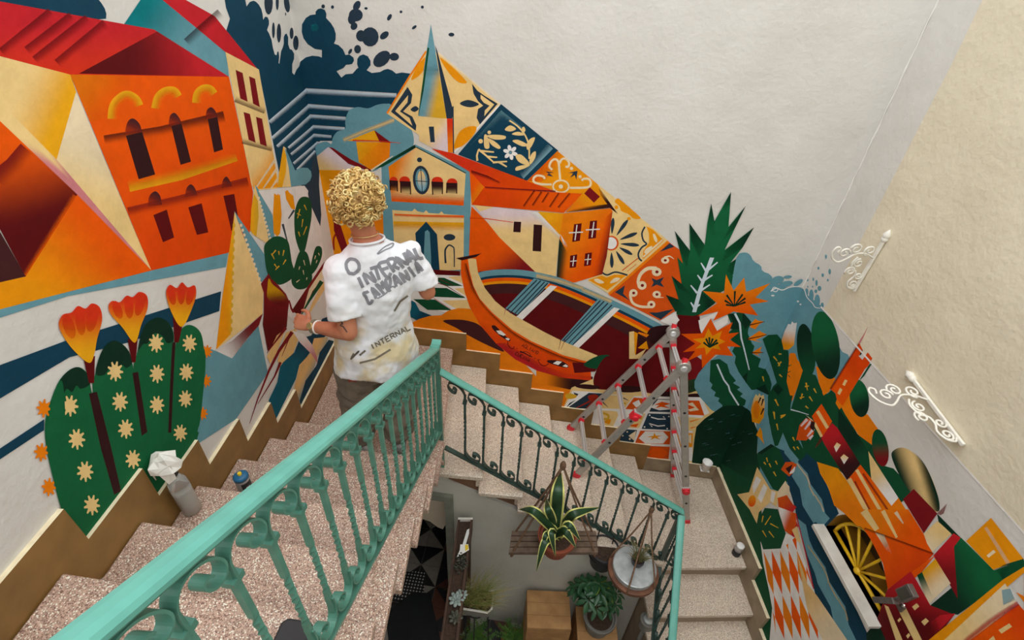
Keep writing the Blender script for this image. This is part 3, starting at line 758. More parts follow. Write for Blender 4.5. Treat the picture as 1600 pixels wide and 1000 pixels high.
for x, y in ((140, 276), (132, 413), (156, 522), (641, 98), (638, 190), (627, 292)):
    Part('painted_blossom', 'L', sub=cg).flower('A2', [(x - (6 if x < 300 else -4), y)], 27 if x < 300 else 19, 'or2', 8)
cg.S('A2', '150,300 160,240 190,190 200,300 190,420 185,560 150,440 140,340', 'grn')
cg.S('A2', '634,90 640,140 632,230 620,330 600,330 610,150', 'grn')
for outl, pet, y0, y1 in (('138,567 118,552 100,530 90,508 96,492 110,488 120,478 132,482 142,474 154,480 158,500 150,530 146,552', [(106, 510, 9, 20, -18), (124, 502, 8, 22, -6), (142, 497, 9, 22, 10)], 485, 555),
                          ('205,533 190,512 172,492 168,478 174,470 186,472 196,462 206,464 216,456 228,462 229,482 219,508 212,532', [(182, 484, 7, 15, -20), (200, 480, 7, 18, -4), (217, 476, 7, 18, 14)], 465, 525),
                          ('277,507 264,482 258,458 264,445 275,450 283,441 292,449 303,446 305,462 297,486 286,508', [(267, 462, 6, 15, -12), (282, 460, 6, 16, 2), (296, 462, 6, 15, 14)], 448, 500)):
    f = Part('painted_bloom', 'L', sub=cg)
    cx = sum(float(q.split(',')[0]) for q in outl.split()) / len(outl.split())
    f.S('px', outl, ['red2', (cx, y0), 'yel', (cx, y1)])
    f.E('px', pet, ['red2', (cx, y0 + 8), ('or_', .35), (cx, y0 + 40)])

# ---------------------------------------------------------------- back wall
ch = Part('painted_cloud', 'B', 'light blue painted cloud behind the church')
ch.S('J', '380,600 385,545 415,515 460,505 492,520 500,480 530,440 580,422 582,370 605,305 660,280 730,288 790,265 850,258 890,275 1010,420 1010,560 830,660 750,700 560,690 400,660', 'lb')
ch.K('J', '570,495 700,440 900,368', 20, ('cream', .7), soft=True)
ye = Part('painted_house', 'B', 'yellow orange painted house behind the painter\'s head')
ye.P('J', '470,540 535,570 600,650 745,700 520,705 372,690 385,610', ['lil', (520, 590), 'cream2', (450, 690)])
ye.P('px', '488,265 530,266 570,268 600,300 606,440 540,500 520,480 506,420 495,350', ['yel2', (500, 350), 'or2', (600, 350)])
ye.P('px', '488,264 496,268 512,420 520,480 506,420 495,350', 'pale')
ye.K('L2', '1345,205 1345,80 1390,25 1442,80 1442,170', 20, 'rb', smooth=True)
ye.P('J', '475,540 500,545 620,622 760,690 740,698 600,648', 'dred')
ye.P('px', '520,320 530,345 548,400 540,410 522,360', 'dred')
tw = Part('painted_tower', 'B', 'small orange painted turret on the cloud')
tw.P('J', '652,505 875,510 870,605 755,692 670,640', ['yel2', (680, 540), 'or2', (850, 600)])
tw.P('J', '655,510 800,510 672,635', ['yel', (660, 520), 'yel2', (760, 560)])
tw.P('J', '595,500 770,430 805,507', 'yel').P('J', '770,430 885,514 805,507', 'dred').K('J', '630,497 780,500 940,514', 9, 'red2', w1=3)
cu = Part('painted_church', 'B', 'cream painted church front framed in light blue with an oval window')
cu.P('C2', '80,305 345,128 780,338 770,1000 760,1110 250,1150 100,900', 'lb')
cu.P('C2', '-10,335 340,130 352,152 90,303 60,310', ['gr2', (40, 310), 'dgr', (340, 140)])
cu.K('C2', '0,330 170,218', 14, 'pale', w1=5)
cu.P('C2', '345,128 780,338 780,356 352,152', 'lb').K('C2', '352,150 560,255 740,352', 7, 'dgr')
cu.P('C2', '135,302 350,152 738,356 722,606 160,572', ['or2', (170, 330), 'cream', (330, 380)])
cu.P('C2', '158,500 728,520 722,606 160,572', [('cream', 0), (440, 490), 'or_', (436, 580)])
cu.P('C2', '165,640 320,650 340,628 362,650 410,660 430,642 450,664 530,668 550,650 570,672 725,682 722,1105 300,1130 180,900', 'cream')
cu.K('C2', '180,682 420,692 725,695', 26, ('or_', .9), soft='r')
cu.P('C2', '172,728 725,738 725,810 178,800', ['yel', (450, 730), ('yel', 0), (448, 810)])
cu.E('C2', [(378, 248, 20, 19)], 'ink').E('C2', [(392, 406, 66, 113, -5)], 'ink', n=20).E('C2', [(393, 406, 47, 90, -5)], 'lb', n=18).E('C2', [(395, 410, 32, 78, -5)], ['cream', (395, 340), 'lb2', (395, 480)], n=18)
cu.K('C2', '388,318 400,500', 6, 'ink').K('C2', '345,412 440,418', 6, 'ink')
cu.E('C2', [(175, 412, 32, 32), (262, 412, 42, 36), (517, 412, 44, 32), (632, 428, 42, 36)], 'red2')
for a in ('146,410 206,414 206,495 150,485', '228,416 306,420 309,518 234,505', '474,420 560,424 556,515 482,520', '590,430 671,432 668,512 590,508'):
    x, y = (float(v) for v in a.split()[0].split(','))
    w = Part('painted_window', 'B', sub=cu).P('C2', a, ['dbrn', (x, y + 20), ('dbrn', .1), (x, y + 95)])
    w.K('C2', ' '.join(a.split()[i] for i in (3, 0, 1, 2)), 9, 'dbrn')
dd = Part('painted_door', 'B', sub=cu)
dd.P('px', '649,364 666,346 683,366 687,422 654,426', 'navy').P('C2', '420,808 440,795 458,815 468,1000 472,1160 432,1160 412,1000', 'lb')
w = Part('painted_window', 'B', sub=cu).E('C2', [(612, 853, 46, 26)], 'ink').K('B1', '332,205 328,110 345,75 362,64 385,75 398,100 400,235', 15, 'ink', smooth=True, w1=8)
sr = Part('painted_bell_tower', 'B', 'painted bell tower with a tall pointed blue and yellow spire')
t1 = Part('painted_tile', 'B', 'cream painted diamond tile with dark scroll corners behind the spire')
PARTS.remove(t1); PARTS.insert(len(PARTS) - 1, t1)
LAYER['B'] += 0
t1.P('C1', '430,245 525,262 1010,668 645,1042 375,905 122,735 310,430', 'cream')
t1.K('C1', '430,250 310,432 124,735', 14, 'or2').K('C1', '525,262 1008,666', 12, 'pale').K('C1', '1004,672 650,1038', 14, 'wh')
t1.S('C1', '428,295 360,365 314,468 345,462 385,430 418,380', 'yel2').S('C1', '538,300 600,410 680,490 748,496 690,425 620,360', 'yel2').S('C1', '650,975 690,880 760,838 822,842 800,905 720,985 652,1010', 'yel2')
t1.P('C1', '285,528 155,722 348,872 354,830 322,760 250,720 312,655 322,590', 'ink').P('C1', '290,592 188,716 322,832 300,770 225,720 284,650', 'cream').S('C1', '308,705 345,678 372,700 340,724', 'ink')
t1.P('C1', '788,503 830,558 890,600 988,660 850,822 824,770 836,700 875,675 835,640 800,580', 'ink').P('C1', '855,588 962,665 884,757 888,712 925,675 880,652 855,620', 'cream').S('C1', '693,655 760,630 842,662 790,686 730,680', 'ink')
sr.P('C1', '467,42 590,778 368,755', ['lb', (425, 600), 'gold', (525, 620)])
sr.P('C1', '467,42 545,500 395,490', [('lb', 1), (470, 330), ('lb', 0), (470, 470)])
sr.P('C1', '440,220 455,225 410,560 372,755 368,740', ['gr2', (400, 500), ('gr2', 0), (470, 520)])
sr.P('C1', '500,200 518,252 642,715 634,778 590,775', 'ink')
sr.P('C1', '370,768 592,775 602,1040 470,1000 375,950', ['cream', (480, 860), 'lil', (600, 940)])
sr.P('C1', '592,775 636,775 641,1042 600,1038', ['red2', (600, 800), 'or2', (640, 1000)]).K('C1', '640,680 644,1045', 9, 'ink')
sr.P('C1', '450,838 490,838 498,960 464,960', 'ink')
t2 = Part('painted_tile', 'B', 'dark blue painted diamond tile with cream leaves and a white flower')
t2.P('C2', '1015,-188 1462,176 1215,412 678,206', 'navy')
t2.P('C2', '1015,-140 1060,-100 800,120 740,170', [('lb', .5), (880, -40), ('lb', 0), (930, 20)]).P('C2', '1015,-140 1200,10 1160,40 1000,-90', [('lb', .5), (1110, -70), ('lb', 0), (1080, -30)]).P('C2', '1190,395 1420,160 1380,120 1150,340', [('lb2', .75), (1310, 280), ('lb2', 0), (1262, 235)])
fl6 = [(1088 + 34 * cos(a), 190 + 36 * sin(a), 24, 15, math.degrees(a)) for a in (2 * pi * i / 6 + .3 for i in range(6))]
t2.E('C2', fl6, 'wh').E('C2', [(1088, 190, 9, 9)], 'lb')
t2.K('C2', '1080,-60 1150,-10 1205,60 1232,140 1235,240', 12, 'cream', smooth=True)
for a in ('1104,102 1150,92 1226,132 1180,142', '1214,130 1240,86 1280,74 1255,140 1222,170', '1098,46 1150,28 1198,52 1150,58', '1044,12 1085,-22 1132,6 1090,26', '1180,40 1178,0 1195,-10 1205,20', '1128,215 1165,205 1205,235 1238,280 1200,285 1150,260', '1243,284 1238,240 1258,195 1286,183 1280,235', '1132,332 1140,300 1240,284 1205,312', '886,152 883,60 905,58 925,150', '900,58 980,52 1048,62 1040,86 960,88', '910,80 960,100 1010,145 995,162 940,130'):
    t2.S('C2', a, 'cream')
t2.E('C2', [(923, 33, 14, 14), (856, 102, 18, 18)], 'cream')
for a in ('830,255 826,215 840,165', '838,165 900,215 960,270', '860,178 960,187', '905,222 985,228', '950,268 1062,260', '1000,266 1060,302'): t2.K('C2', a, 17, 'cream', w1=11)
t3 = Part('painted_tile', 'B', 'orange painted tile with cream curling scrollwork')
t3.P('C3', '455,178 772,440 660,512 470,502 218,412', 'yel2')
t3.P('C3', '455,178 560,270 330,420 218,412', [('or_', .6), (300, 300), ('or_', 0), (450, 380)])
for a in ('415,325 392,300 405,262 435,242 462,262 470,330 476,400', '470,275 490,243 520,240 545,268 540,300 518,300', '410,440 330,438 275,422 270,390 300,370 345,378 355,398', '552,466 640,466 700,458 716,428 700,398 660,396 645,410'): t3.K('C3', a, 17, 'pale', smooth=True)
t3.K('C3', [(482 + 62 * cos(a), 455 + 48 * sin(a)) for a in (2 * pi * i / 16 for i in range(17))], 13, 'pale').E('C3', [(482, 456, 17, 17), (565, 315, 13, 13), (632, 379, 13, 12)], 'pale')
t3.P('C3', '362,338 426,346 390,352 424,380 372,368 388,356', 'ink').P('C3', '538,350 612,333 603,404 590,366 552,388 578,352', 'ink')
t4 = Part('painted_tile', 'B', 'cream painted tile with a sunburst of dark drops')
t4.P('px', '933,287 1012,349 1044,376 952,459 918,438 945,400 949,365 957,330', 'cream')
t4.S('C3', '903,575 925,548 960,570 1030,630 1105,702 1050,706 1010,672 955,648 938,610', 'yel2').E('C3', [(915, 618, 15, 15), (1013, 707, 15, 13)], 'yel2')
t4.E('B2', [(575, 98, 58, 58)], 'clay', n=20).E('B2', [(573, 98, 46, 47)], 'wh', n=18)
for a, l in ((-86, 190), (-55, 215), (-22, 210), (4, 210), (28, 180), (58, 185), (88, 185), (118, 185)):
    u = radians(a); c_, s2 = cos(u), sin(u)
    t4.S('B2', [(575 + c_ * r_ - s2 * w_, 98 + s2 * r_ + c_ * w_) for r_, w_ in ((72, 0), (l * .75, 15), (l, 9), (l + 4, -4), (l * .78, -14))], 'ink')
t4.K('B2', '838,-30 815,20 825,75 850,105 815,130 788,175 792,215 815,238', 13, 'ink', smooth=True)
t4.P('B2', '850,-35 868,20 872,90 825,160 822,225 985,78 905,-5', 'yel2').S('B2', '900,30 915,28 935,70 930,92 912,75', 'pale').S('B2', '832,170 850,140 895,120 880,160 850,180', 'pale')
t4.P('B2', '398,386 500,350 540,366 600,344 696,346 545,466', 'yel2').S('B2', '440,385 470,375 520,405 480,412', 'pale').S('B2', '565,410 600,370 645,372 615,400', 'pale').K('B2', '505,328 545,346 610,324 702,348', 13, 'ink', smooth=True)
t4.K('B2', '660,312 785,215', 7, 'clay').K('B2', '700,318 770,262', 4, 'clay').K('B2', '1022,84 556,498', 22, 'or2').K('B2', '975,72 825,205', 12, 'pale')
t5 = Part('painted_tile', 'B', 'orange red painted tile with white comma swirls beside the agave')
t5.P('B2', '1028,92 1110,150 1150,260 1210,420 1180,640 1085,622 955,702 560,505', 'clay')
t5.P('B2', '955,165 1032,98 1068,126 1000,150', 'ink').P('B2', '604,480 682,428 668,492 722,548', 'ink').P('B2', '868,638 930,640 1062,612 962,694 905,664', 'ink').P('B2', '888,370 930,386 988,362 962,405 988,442 930,422 888,442 906,405', 'ink')
t5.K('B2', '930,296 860,296 805,340 785,400 800,440', 30, 'pale', smooth=True, w1=22).E('B2', [(930, 322, 38, 34), (815, 428, 36, 34), (748, 487, 33, 30), (888, 577, 32, 30), (996, 232, 32, 26), (930, 498, 33, 28)], 'pale').K('B2', '722,495 740,560 800,592 880,596', 20, 'pale', smooth=True).K('B2', '990,210 1030,200 1065,222', 16, 'pale', smooth=True, w1=3).K('B2', '925,520 985,522', 14, 'pale', w1=4)
t5.E('B2', [(932, 322, 13, 12), (818, 428, 13, 12), (750, 487, 12, 11), (888, 577, 12, 11), (997, 232, 12, 10), (932, 498, 12, 11)], 'dred')
oh = Part('painted_houses', 'B', 'orange painted houses with red tiled roofs between church and boat')
oh.P('C2', '770,340 1000,430 900,470 785,600', ['or_', (820, 400), 'or2', (900, 450)])
oh.P('C2', '470,158 640,196 1216,410 1445,496 1150,484 885,462 780,346', ['red2', (680, 240), 'or3', (1100, 440)])
oh.K('C2', '780,345 900,385 1000,435', 34, ('mar', .7), soft='r')
oh.P('C3', '-118,462 280,490 655,512 505,662 -215,598', ['or3', (0, 600), 'or_', (450, 520)])
for a in ('280,490 195,612', '335,500 265,605', '390,505 340,582', '470,510 398,618', '555,512 465,622'): oh.K('C3', a, 22, ('mar', .7), soft='l')
oh.K('C3', '-110,466 80,478 440,498', 20, ('dred', .8), soft='r')
oh.P('C3', '655,505 770,440 868,622 515,658', ['yel2', (720, 540), 'or2', (640, 640)])
oh.P('C3', '515,658 868,622 850,592 620,620', [('dbrn', .9), (700, 642), ('dbrn', 0), (690, 600)])
oh.P('C3', '708,462 787,535 740,582 664,510', 'dred')
oh.P('C3', '778,470 800,490 925,668 870,628 792,522', ['dbrn', (860, 590), ('brn', .3), (800, 500)])
oh.P('px', '880,333 954,325 957,330 948,400 941,428 898,441 869,442 874,372', ['or2', (890, 360), 'or_', (940, 400)])
oh.P('px', '957,330 948,400 941,428 915,436 935,400 945,340', [('dred', .9), (952, 395), ('or_', 0), (930, 390)])
oh.P('px', '874,372 890,400 885,440 869,442', [('dgr', .9), (871, 410), ('dgr', 0), (888, 412)])
for a, hx, hy in (('585,750 645,742 630,880 570,888', 600, 815), ('710,725 765,720 755,858 695,865', 732, 792)):
    w = Part('painted_window', 'B', sub=oh); w.P('C3', a, 'mar'); w.K('C3', [(hx - 55, hy + 2), (hx + 55, hy - 4)], 9, ('wh', .9)).K('C3', [(hx + 8, hy - 60), (hx - 8, hy + 60)], 9, ('wh', .9))
for a, hx, hy in (('255,195 310,185 300,285 250,292', 280, 238), ('372,178 425,170 415,270 362,278', 393, 225)):
    w = Part('painted_window', 'B', sub=oh); w.P('B2', a, 'mar'); w.K('B2', [(hx - 26, hy + 2), (hx + 26, hy - 3)], 7, ('wh', .9)).K('B2', [(hx + 5, hy - 40), (hx - 5, hy + 40)], 7, ('wh', .9))
oh.P('px', '737,322 786,372 836,424 845,430 742,430 733,400 735,340', ['or_', (770, 390), 'dred', (800, 432)])
cw = Part('painted_house', 'B', 'cream painted house wall with two dark windows behind the boat')
cw.P('px', '740,320 840,330 876,366 874,372 868,436 836,424 808,397 780,370', ['lil', (815, 330), 'cream', (815, 362)])
cw.P('C2', '800,600 960,616 850,650', 'cream').P('C2', '1300,650 1502,665 1475,835', ['yel', (1350, 660), 'yel2', (1480, 760)])
cw.P('C2', '1300,650 1475,835 1472,880 1230,660', [('wh', .9), (1390, 740), ('wh', 0), (1350, 790)])
cw.P('C2', '1480,830 1548,945 1500,905', ['wh', (1485, 840), ('wh', 0), (1540, 940)])
cw.K('C2', '770,702 900,706 1110,735', 9, ('or3', .9), w1=5)
for a in ('1116,729 1172,731 1167,813 1110,810', '1270,751 1336,756 1327,963 1261,959'): Part('painted_window', 'B', sub=cw).P('C2', a, 'dbrn')
fp = Part('painted_floor', 'B', 'green white and cream painted lozenge paving beside the boat')
fp.P('B1', '200,286 450,298 530,560 330,590 20,490 60,420', 'wh').P('B1', '198,252 446,266 446,302 205,292', 'mar')
fp.P('B1', '212,315 322,318 468,382 330,382', 'gr2').P('B1', '222,395 340,398 492,477 238,466', 'gr2').P('B1', '80,485 250,488 382,572 190,568', 'gr2')
fp.P('B1', '350,312 452,303 474,365', 'cream').P('B1', '400,402 482,395 494,462', 'cream').P('B1', '305,496 500,490 535,558 420,562', 'cream').P('B1', '40,480 95,510 130,575 222,612 130,662 30,610', ['teal', (80, 560), 'navy', (170, 620)])
fp.K('B1', '205,338 340,380 480,470', 9, ('dred', .8), w1=3).K('B1', '235,305 400,380', 6, ('dred', .7), w1=3).K('B1', '230,470 370,560', 6, ('pink', .9), w1=3)
gr = Part('painted_shore', 'B', 'orange painted shore above the skirting with the boat\'s dark shadow')
gr.P('px', '600,520 639,506 655,498 672,493 690,492 700,485 716,481 735,482 760,505 800,545 840,590 885,606 910,612 885,650 840,625 780,600 700,560 600,530', 'or2')
gr.P('px', '838,574 926,588 926,600 892,612 880,625 838,610', 'or2').P('px', '838,574 926,588 926,600 890,608 850,600', ['dbrn', (905, 598), ('dbrn', 0), (845, 598)])
gr.S('B1', '312,655 400,644 500,652 600,690 690,790 790,895 640,835 500,762 420,712', 'brn')
bt = Part('painted_boat', 'B', 'painted orange rowing boat with cream gunwale and blue benches')
bt.P('px', '748,424 780,420 820,422 870,434 920,454 980,482 1034,508 1030,530 1005,575 935,560 890,542 850,522 810,497 775,472 757,447', 'mar')
RIM = [(742, 431), (762, 426), (790, 424), (820, 425.5), (850, 431), (872, 436.5), (905, 449), (950, 469), (990, 488), (1032, 510)]
def off(d): return [(x - d * .35 * max(0, (x - 780) / 200), y + d) for x, y in RIM]
bt.K('px', off(26), 16, 'brn', smooth=True).K('px', off(15.5), 6, 'yel2', smooth=True).K('px', off(11.5), 6, 'or_', smooth=True).K('px', off(6.8), 5, 'navy', smooth=True).K('px', off(.8), 9, 'lb', smooth=True)
bt.K('px', '838,430 872,438 910,452 955,472', 5, ('cream', .6), soft=True)
for nm, lbp, whp, ls, reg in (('b1', '1022,322 1146,356 905,612 800,556', '1150,376 1202,386 930,647 884,620', [(1045, 335, 790, 590), (1075, 340, 830, 600), (1105, 350, 860, 610), (1130, 358, 890, 612)], 'B1'), ('b2', '475,530 602,590 290,902 170,872', '597,598 642,610 320,917 272,900', [(490, 545, 160, 900), (520, 550, 195, 885), (550, 565, 245, 880), (580, 580, 275, 890)], 'B2')):
    w = Part('painted_bench', 'B', sub=bt)
    w.P(reg, lbp, 'lb').P(reg, whp, 'wh')
    for a in ls: w.K(reg, [a[:2], a[2:]], 10, 'ink', w1=8); w.same = True
    w.same = False
bt.P('px', '721,404 735,404 741,425 752,455 771,482 800,508 842,536 880,553 922,567 924,594 880,590 840,579 805,561 775,536 750,507 734,479 726,455 720,427', ['or_', (770, 500), 'or3', (760, 525)])
bt.P('px', '775,536 805,561 840,579 880,590 924,594 924,588 880,582 850,570 815,550 790,535', [('red', .9), (840, 582), ('red', .2), (850, 565)])
bt.K('B1', '490,205 500,280 540,395 605,500 700,610 850,745 1000,835 1250,945 1420,992', 46, ('dbrn', .8), smooth=True, soft='r')
bt.K('B1', '496,180 520,270 555,385 610,490 705,598 855,730 1010,822 1255,930 1450,982', 14, 'or_', smooth=True)
bt.P('B1', '505,165 570,170 585,280 640,400 720,500 830,590 930,645 1100,740 1250,815 1520,925 1450,975 1250,922 1000,812 850,722 700,592 600,482 550,382 520,262', 'cream')
bt.K('B1', '800,560 790,610', 7, ('pink', .7), w1=2).K('B1', '1232,800 1215,880', 7, ('dred', .7), w1=2).K('B1', '1265,800 1232,880', 7, ('dred', .7), w1=2)
bt.P('B1', '413,165 612,127 570,155 460,182', 'dbrn')
bt.S('X', '95,95 150,90 215,150 330,270 415,330 400,362 340,335 240,270 120,160', 'dbrn').P('X', '170,178 250,175 340,250 300,268 215,235', 'wh').P('X', '330,310 375,305 408,325 390,350 350,335', 'wh')
bt.S('X', '1055,700 1130,688 1300,705 1415,775 1420,810 1370,822 1220,785 1080,735', 'dbrn').P('X', '1225,703 1315,718 1250,775 1155,748', 'wh').P('X', '1375,762 1420,790 1400,815 1320,795', 'wh')
bt.K('X', '370,365 380,430 420,480 460,490 485,465', 13, 'mar', smooth=True).K('X', '900,690 920,735 975,785 1040,780 1080,745', 13, 'mar', smooth=True)
bt.K('X', '585,540 650,560 720,600 800,640', 26, 'dbrn', w1=14).K('X', '520,480 545,495', 10, 'mar').K('X', '475,470 490,450', 10, 'mar').K('X', '820,655 860,668', 8, 'mar').K('X', '880,690 905,680 940,690', 10, 'mar').K('X', '640,540 700,545 770,600 740,640', 9, 'dbrn', smooth=True)
def letters(part, reg, word, x0, y0, x1, y1, hgt, w, c):
    """brush lettering along a line, made of strokes on a 2 x 3 grid"""
    G = dict(A=['0,3 1,0 2,3', '.4,2 1.6,2'], G=['2,.6 1.4,0 .5,.1 0,1 0,2 .6,3 1.6,3 2,2.2 2,1.7 1.2,1.7'], L=['0,0 0,3 2,3'], I=['1,0 1,3'], N=['0,3 0,0 2,3 2,0'], O=['1,0 .2,.5 0,1.5 .2,2.5 1,3 1.8,2.5 2,1.5 1.8,.5 1,0'], C=['2,.5 1.4,0 .6,0 0,1 0,2 .6,3 1.4,3 2,2.5'], U=['0,0 0,2.2 .6,3 1.4,3 2,2.2 2,0'], T=['0,0 2,0', '1,0 1,3'], E=['2,0 0,0 0,3 2,3', '0,1.5 1.6,1.5'], R=['0,3 0,0 1.6,0 2,.8 1.4,1.5 0,1.5', '.8,1.5 2,3'], M=['0,3 0,0 1,1.8 2,0 2,3'], P=['0,3 0,0 1.6,0 2,.8 1.5,1.6 0,1.6'], S=['2,.4 1,0 .1,.6 1,1.5 2,2.2 1,3 0,2.6'], K=['0,0 0,3', '2,0 0,1.7 2,3'], F=['2,0 0,0 0,3', '0,1.5 1.5,1.5'], H=['0,0 0,3', '2,0 2,3', '0,1.5 2,1.5'])
    n = len(word); ux, uy = (x1 - x0) / n, (y1 - y0) / n; l = sqrt(ux * ux + uy * uy); dx, dy = ux / l, uy / l
    out = []
    for i, chh in enumerate(word):
        for st in G[chh]:
            pts = []
            for q in st.split():
                a, b = (float(v) for v in q.split(','))
                a *= l * .36; b *= hgt / 3
                pts.append((x0 + ux * i + dx * a - dy * b, y0 + uy * i + dy * a + dx * b))
            out.append(pts)
            if part: part.K(reg, pts, w, c)
    return out
tx = Part('painted_lettering', 'B', sub=bt)
tx2 = Part('painted_lettering', 'B', sub=bt)
letters(tx, 'X', 'AGLIANO', 640, 395, 925, 545, 62, 9, 'dbrn')
letters(tx2, 'X', 'CUCINA', 525, 545, 780, 680, 58, 11, 'dbrn')
jg = Part('painted_amphora', 'B', 'dark red painted jugs standing on the painted tile floor')
jg.P('px', '880,637 893,605 930,590 1010,600 1100,606 1132,632 1102,662 1085,722 1008,722 1004,700 962,698 960,672 920,668 918,645', 'cream')
jg.P('Z8', '118,262 200,262 290,250 240,310 130,318', 'mar').S('Z8', '180,272 250,228 320,225 312,285 235,295', 'gr2')
jg.S('Z8', '238,330 300,230 420,235 560,190 640,180 720,190 830,260 862,330 820,400 700,430 560,430 420,405 300,408 240,395', ['mar', (420, 320), 'dred', (700, 330)])
jg.S('Z8', '560,420 640,300 700,360 860,335 815,395 720,435 600,440', ['gr2', (820, 380), ('gr2', 0), (640, 380)])
jg.S('B2', '850,830 880,765 960,740 1060,745 1120,790 1100,860 1010,880 900,880', 'dbrn')
jg.P('B2', '1085,632 1262,645 1268,700 1300,770 1320,840 1180,1010 1010,1000 1060,800 1100,700', ['mar', (1180, 700), 'dred', (1180, 960)])
jg.P('B2', '715,790 752,784 765,972 850,920 800,1000 715,1000', 'cream').P('B2', '752,786 782,800 766,972 758,960', 'yel2').P('B2', '782,805 850,850 790,915', 'dbrn').P('B2', '782,915 850,860 866,925 800,920', 'yel2').P('B2', '850,832 782,800 790,790 870,812', 'or2')
jg.E('Z8', [(200, 392, 68, 13, 4), (420, 405, 90, 18), (640, 432, 90, 14), (790, 440, 60, 12)], 'dbrn')
ft = Part('painted_floor_tiles', 'B', 'patchwork of painted floor tiles behind the ladder')
ft.P('T', '50,392 130,250 240,255 560,290 1130,300 1280,330 1290,385 1150,440 1060,560 1060,800 690,780 690,700 480,655 480,530 180,530 180,400', 'wh')
def tile(pts, c): return Part('painted_tile', 'B', sub=ft).P('T', pts, c)
tile('62,385 95,310 120,250 200,255', 'wh').P('T', '70,385 150,320 100,345', 'ink').P('T', '130,262 170,275 150,300', 'ink').S('T', '65,285 100,270 155,285 140,308 85,312', 'gold')
tile('75,388 250,266 402,272 290,388', 'ink').S('T', '245,290 300,278 328,300 310,335 262,330', 'rb').K('T', '260,330 150,385', 14, 'rb', w1=5).K('T', '280,335 230,385', 14, 'rb', w1=5)
tile('302,384 408,282 602,292 525,392', 'cream').K('T', '350,330 400,378', 10, 'ink', w1=3).K('T', '520,305 560,325', 10, 'ink', w1=3).K('T', '500,340 540,350', 12, 'gold')
tile('535,392 602,302 730,312 682,402', 'clay').P('T', '590,345 640,320 660,360 620,380', 'wh')
tile('722,412 768,312 905,316 902,416', 'ink').P('T', '735,380 790,318 880,320 905,350 890,395 800,402', 'wh').P('T', '760,360 820,335 890,350 840,365 885,385 810,375 770,385 800,360', 'or_')
tile('662,546 712,426 896,432 890,556', 'nav2').K('T', '735,455 790,470 850,470 830,450', 9, 'wh').K('T', '845,520 790,525 720,505 745,530', 9, 'wh').E('T', [(725, 440, 7, 6), (875, 450, 7, 6), (685, 532, 7, 6), (862, 545, 7, 6)], 'wh')
tile('330,520 352,402 470,410 480,440 440,525', 'cream').K('T', '350,420 400,440 395,470 340,465', 16, 'gold', smooth=True).S('T', '370,490 420,470 410,510', 'yel2')
tile('525,537 612,422 692,427 642,540', 'cream').P('T', '550,520 640,505 620,535', 'or_').P('T', '600,440 672,430 660,475', 'or2')
tile('485,647 520,548 627,556 600,652', 'nav2').P('T', '560,600 620,560 605,640', 'pale').E('T', [(515, 600, 6, 6), (550, 570, 6, 6), (570, 625, 8, 8)], 'pale')
tile('610,658 652,560 890,566 882,668', 'clay').P('T', '640,620 690,565 830,568 872,610 830,662 690,660', 'wh').P('T', '700,610 755,600 760,575 775,600 820,598 785,612 810,632 765,618 730,635 745,612', 'yel2')
tile('695,772 728,680 882,686 872,782', 'clay').P('T', '715,730 760,690 830,700 870,740 820,775 740,765', 'or_')
tile('935,322 1112,326 1152,442 960,432', 'clay').P('T', '980,360 1060,340 1110,400 1040,410', 'pale').P('T', '1010,350 1080,380 1030,395', 'or3')
tile('1150,342 1272,346 1292,382 1200,442', 'cream')
tile('940,452 1162,462 1060,562 950,556', 'cream').K('T', '1040,490 1110,470', 12, 'or2', w1=4).K('T', '1045,540 1085,530', 12, 'or2', w1=4)
tile('940,575 1062,580 1058,690 940,690', 'yel2').P('T', '960,620 1050,590 1050,660', 'pale')
ag = Part('painted_agave', 'B', 'painted agave with sharp green leaves and a white spine')
ag.P('P', '70,350 190,505 185,290 305,460 325,290 355,135 380,275 510,45 490,320 625,155 540,330 460,500 690,322 600,480 505,600 610,530 520,700 590,660 520,780 430,830 385,915 270,1000 215,1015 90,1005 0,850 100,885 45,700 125,765 90,555 135,605', ['grn', (330, 500), 'gr2', (250, 900)])
for a in ('70,350 190,505 160,640 110,500', '185,290 305,460 260,560 200,430', '625,155 540,330 450,420 500,320', '690,322 600,480 440,590 470,500', '610,530 520,700 480,660 505,600', '45,700 125,765 200,850 100,800', '0,850 100,885 160,960 90,1000'): ag.P('P', a, ['dgr', tuple(float(v) for v in a.split()[0].split(',')), ('gr2', .25), tuple(float(v) for v in a.split()[2].split(','))])
ag.P('P', '330,290 355,135 380,275 385,390 340,330', ['dgr', (355, 150), ('grn', .2), (370, 330)]).P('P', '385,275 510,45 500,150 420,270', ['dgr', (500, 60), ('grn', 0), (450, 200)]).P('P', '385,915 280,830 230,900 270,1000', ['dgr', (360, 900), ('gr2', .2), (260, 920)])
ag.P('P', '345,558 378,560 295,770 238,985 206,985 250,820', 'skyw')
for a in ('315,665 275,600', '325,660 405,595', '285,745 248,695', '300,735 365,695', '245,835 195,775', '275,815 345,770', '222,950 195,908', '235,945 268,925'): ag.K('P', a, 18, 'skyw', w1=9)
sea = Part('painted_sea', 'BR', 'light blue painted water splashing round the right corner')
sea.Ch('px', '1146,420 1152,396 1164,393 1172,397 1177,408 1189,414 1190,423 1204,428 1209,440 1226,449 1238,447 1254,449 1262,462 1275,471 1287,481 1296,500 1312,548 1330,556 1328,590 1290,640 1262,660 1290,700 1250,770 1180,770 1185,690 1180,650 1120,650 1085,610 1085,590 1110,560 1150,540 1140,470', 'lb', it=1)
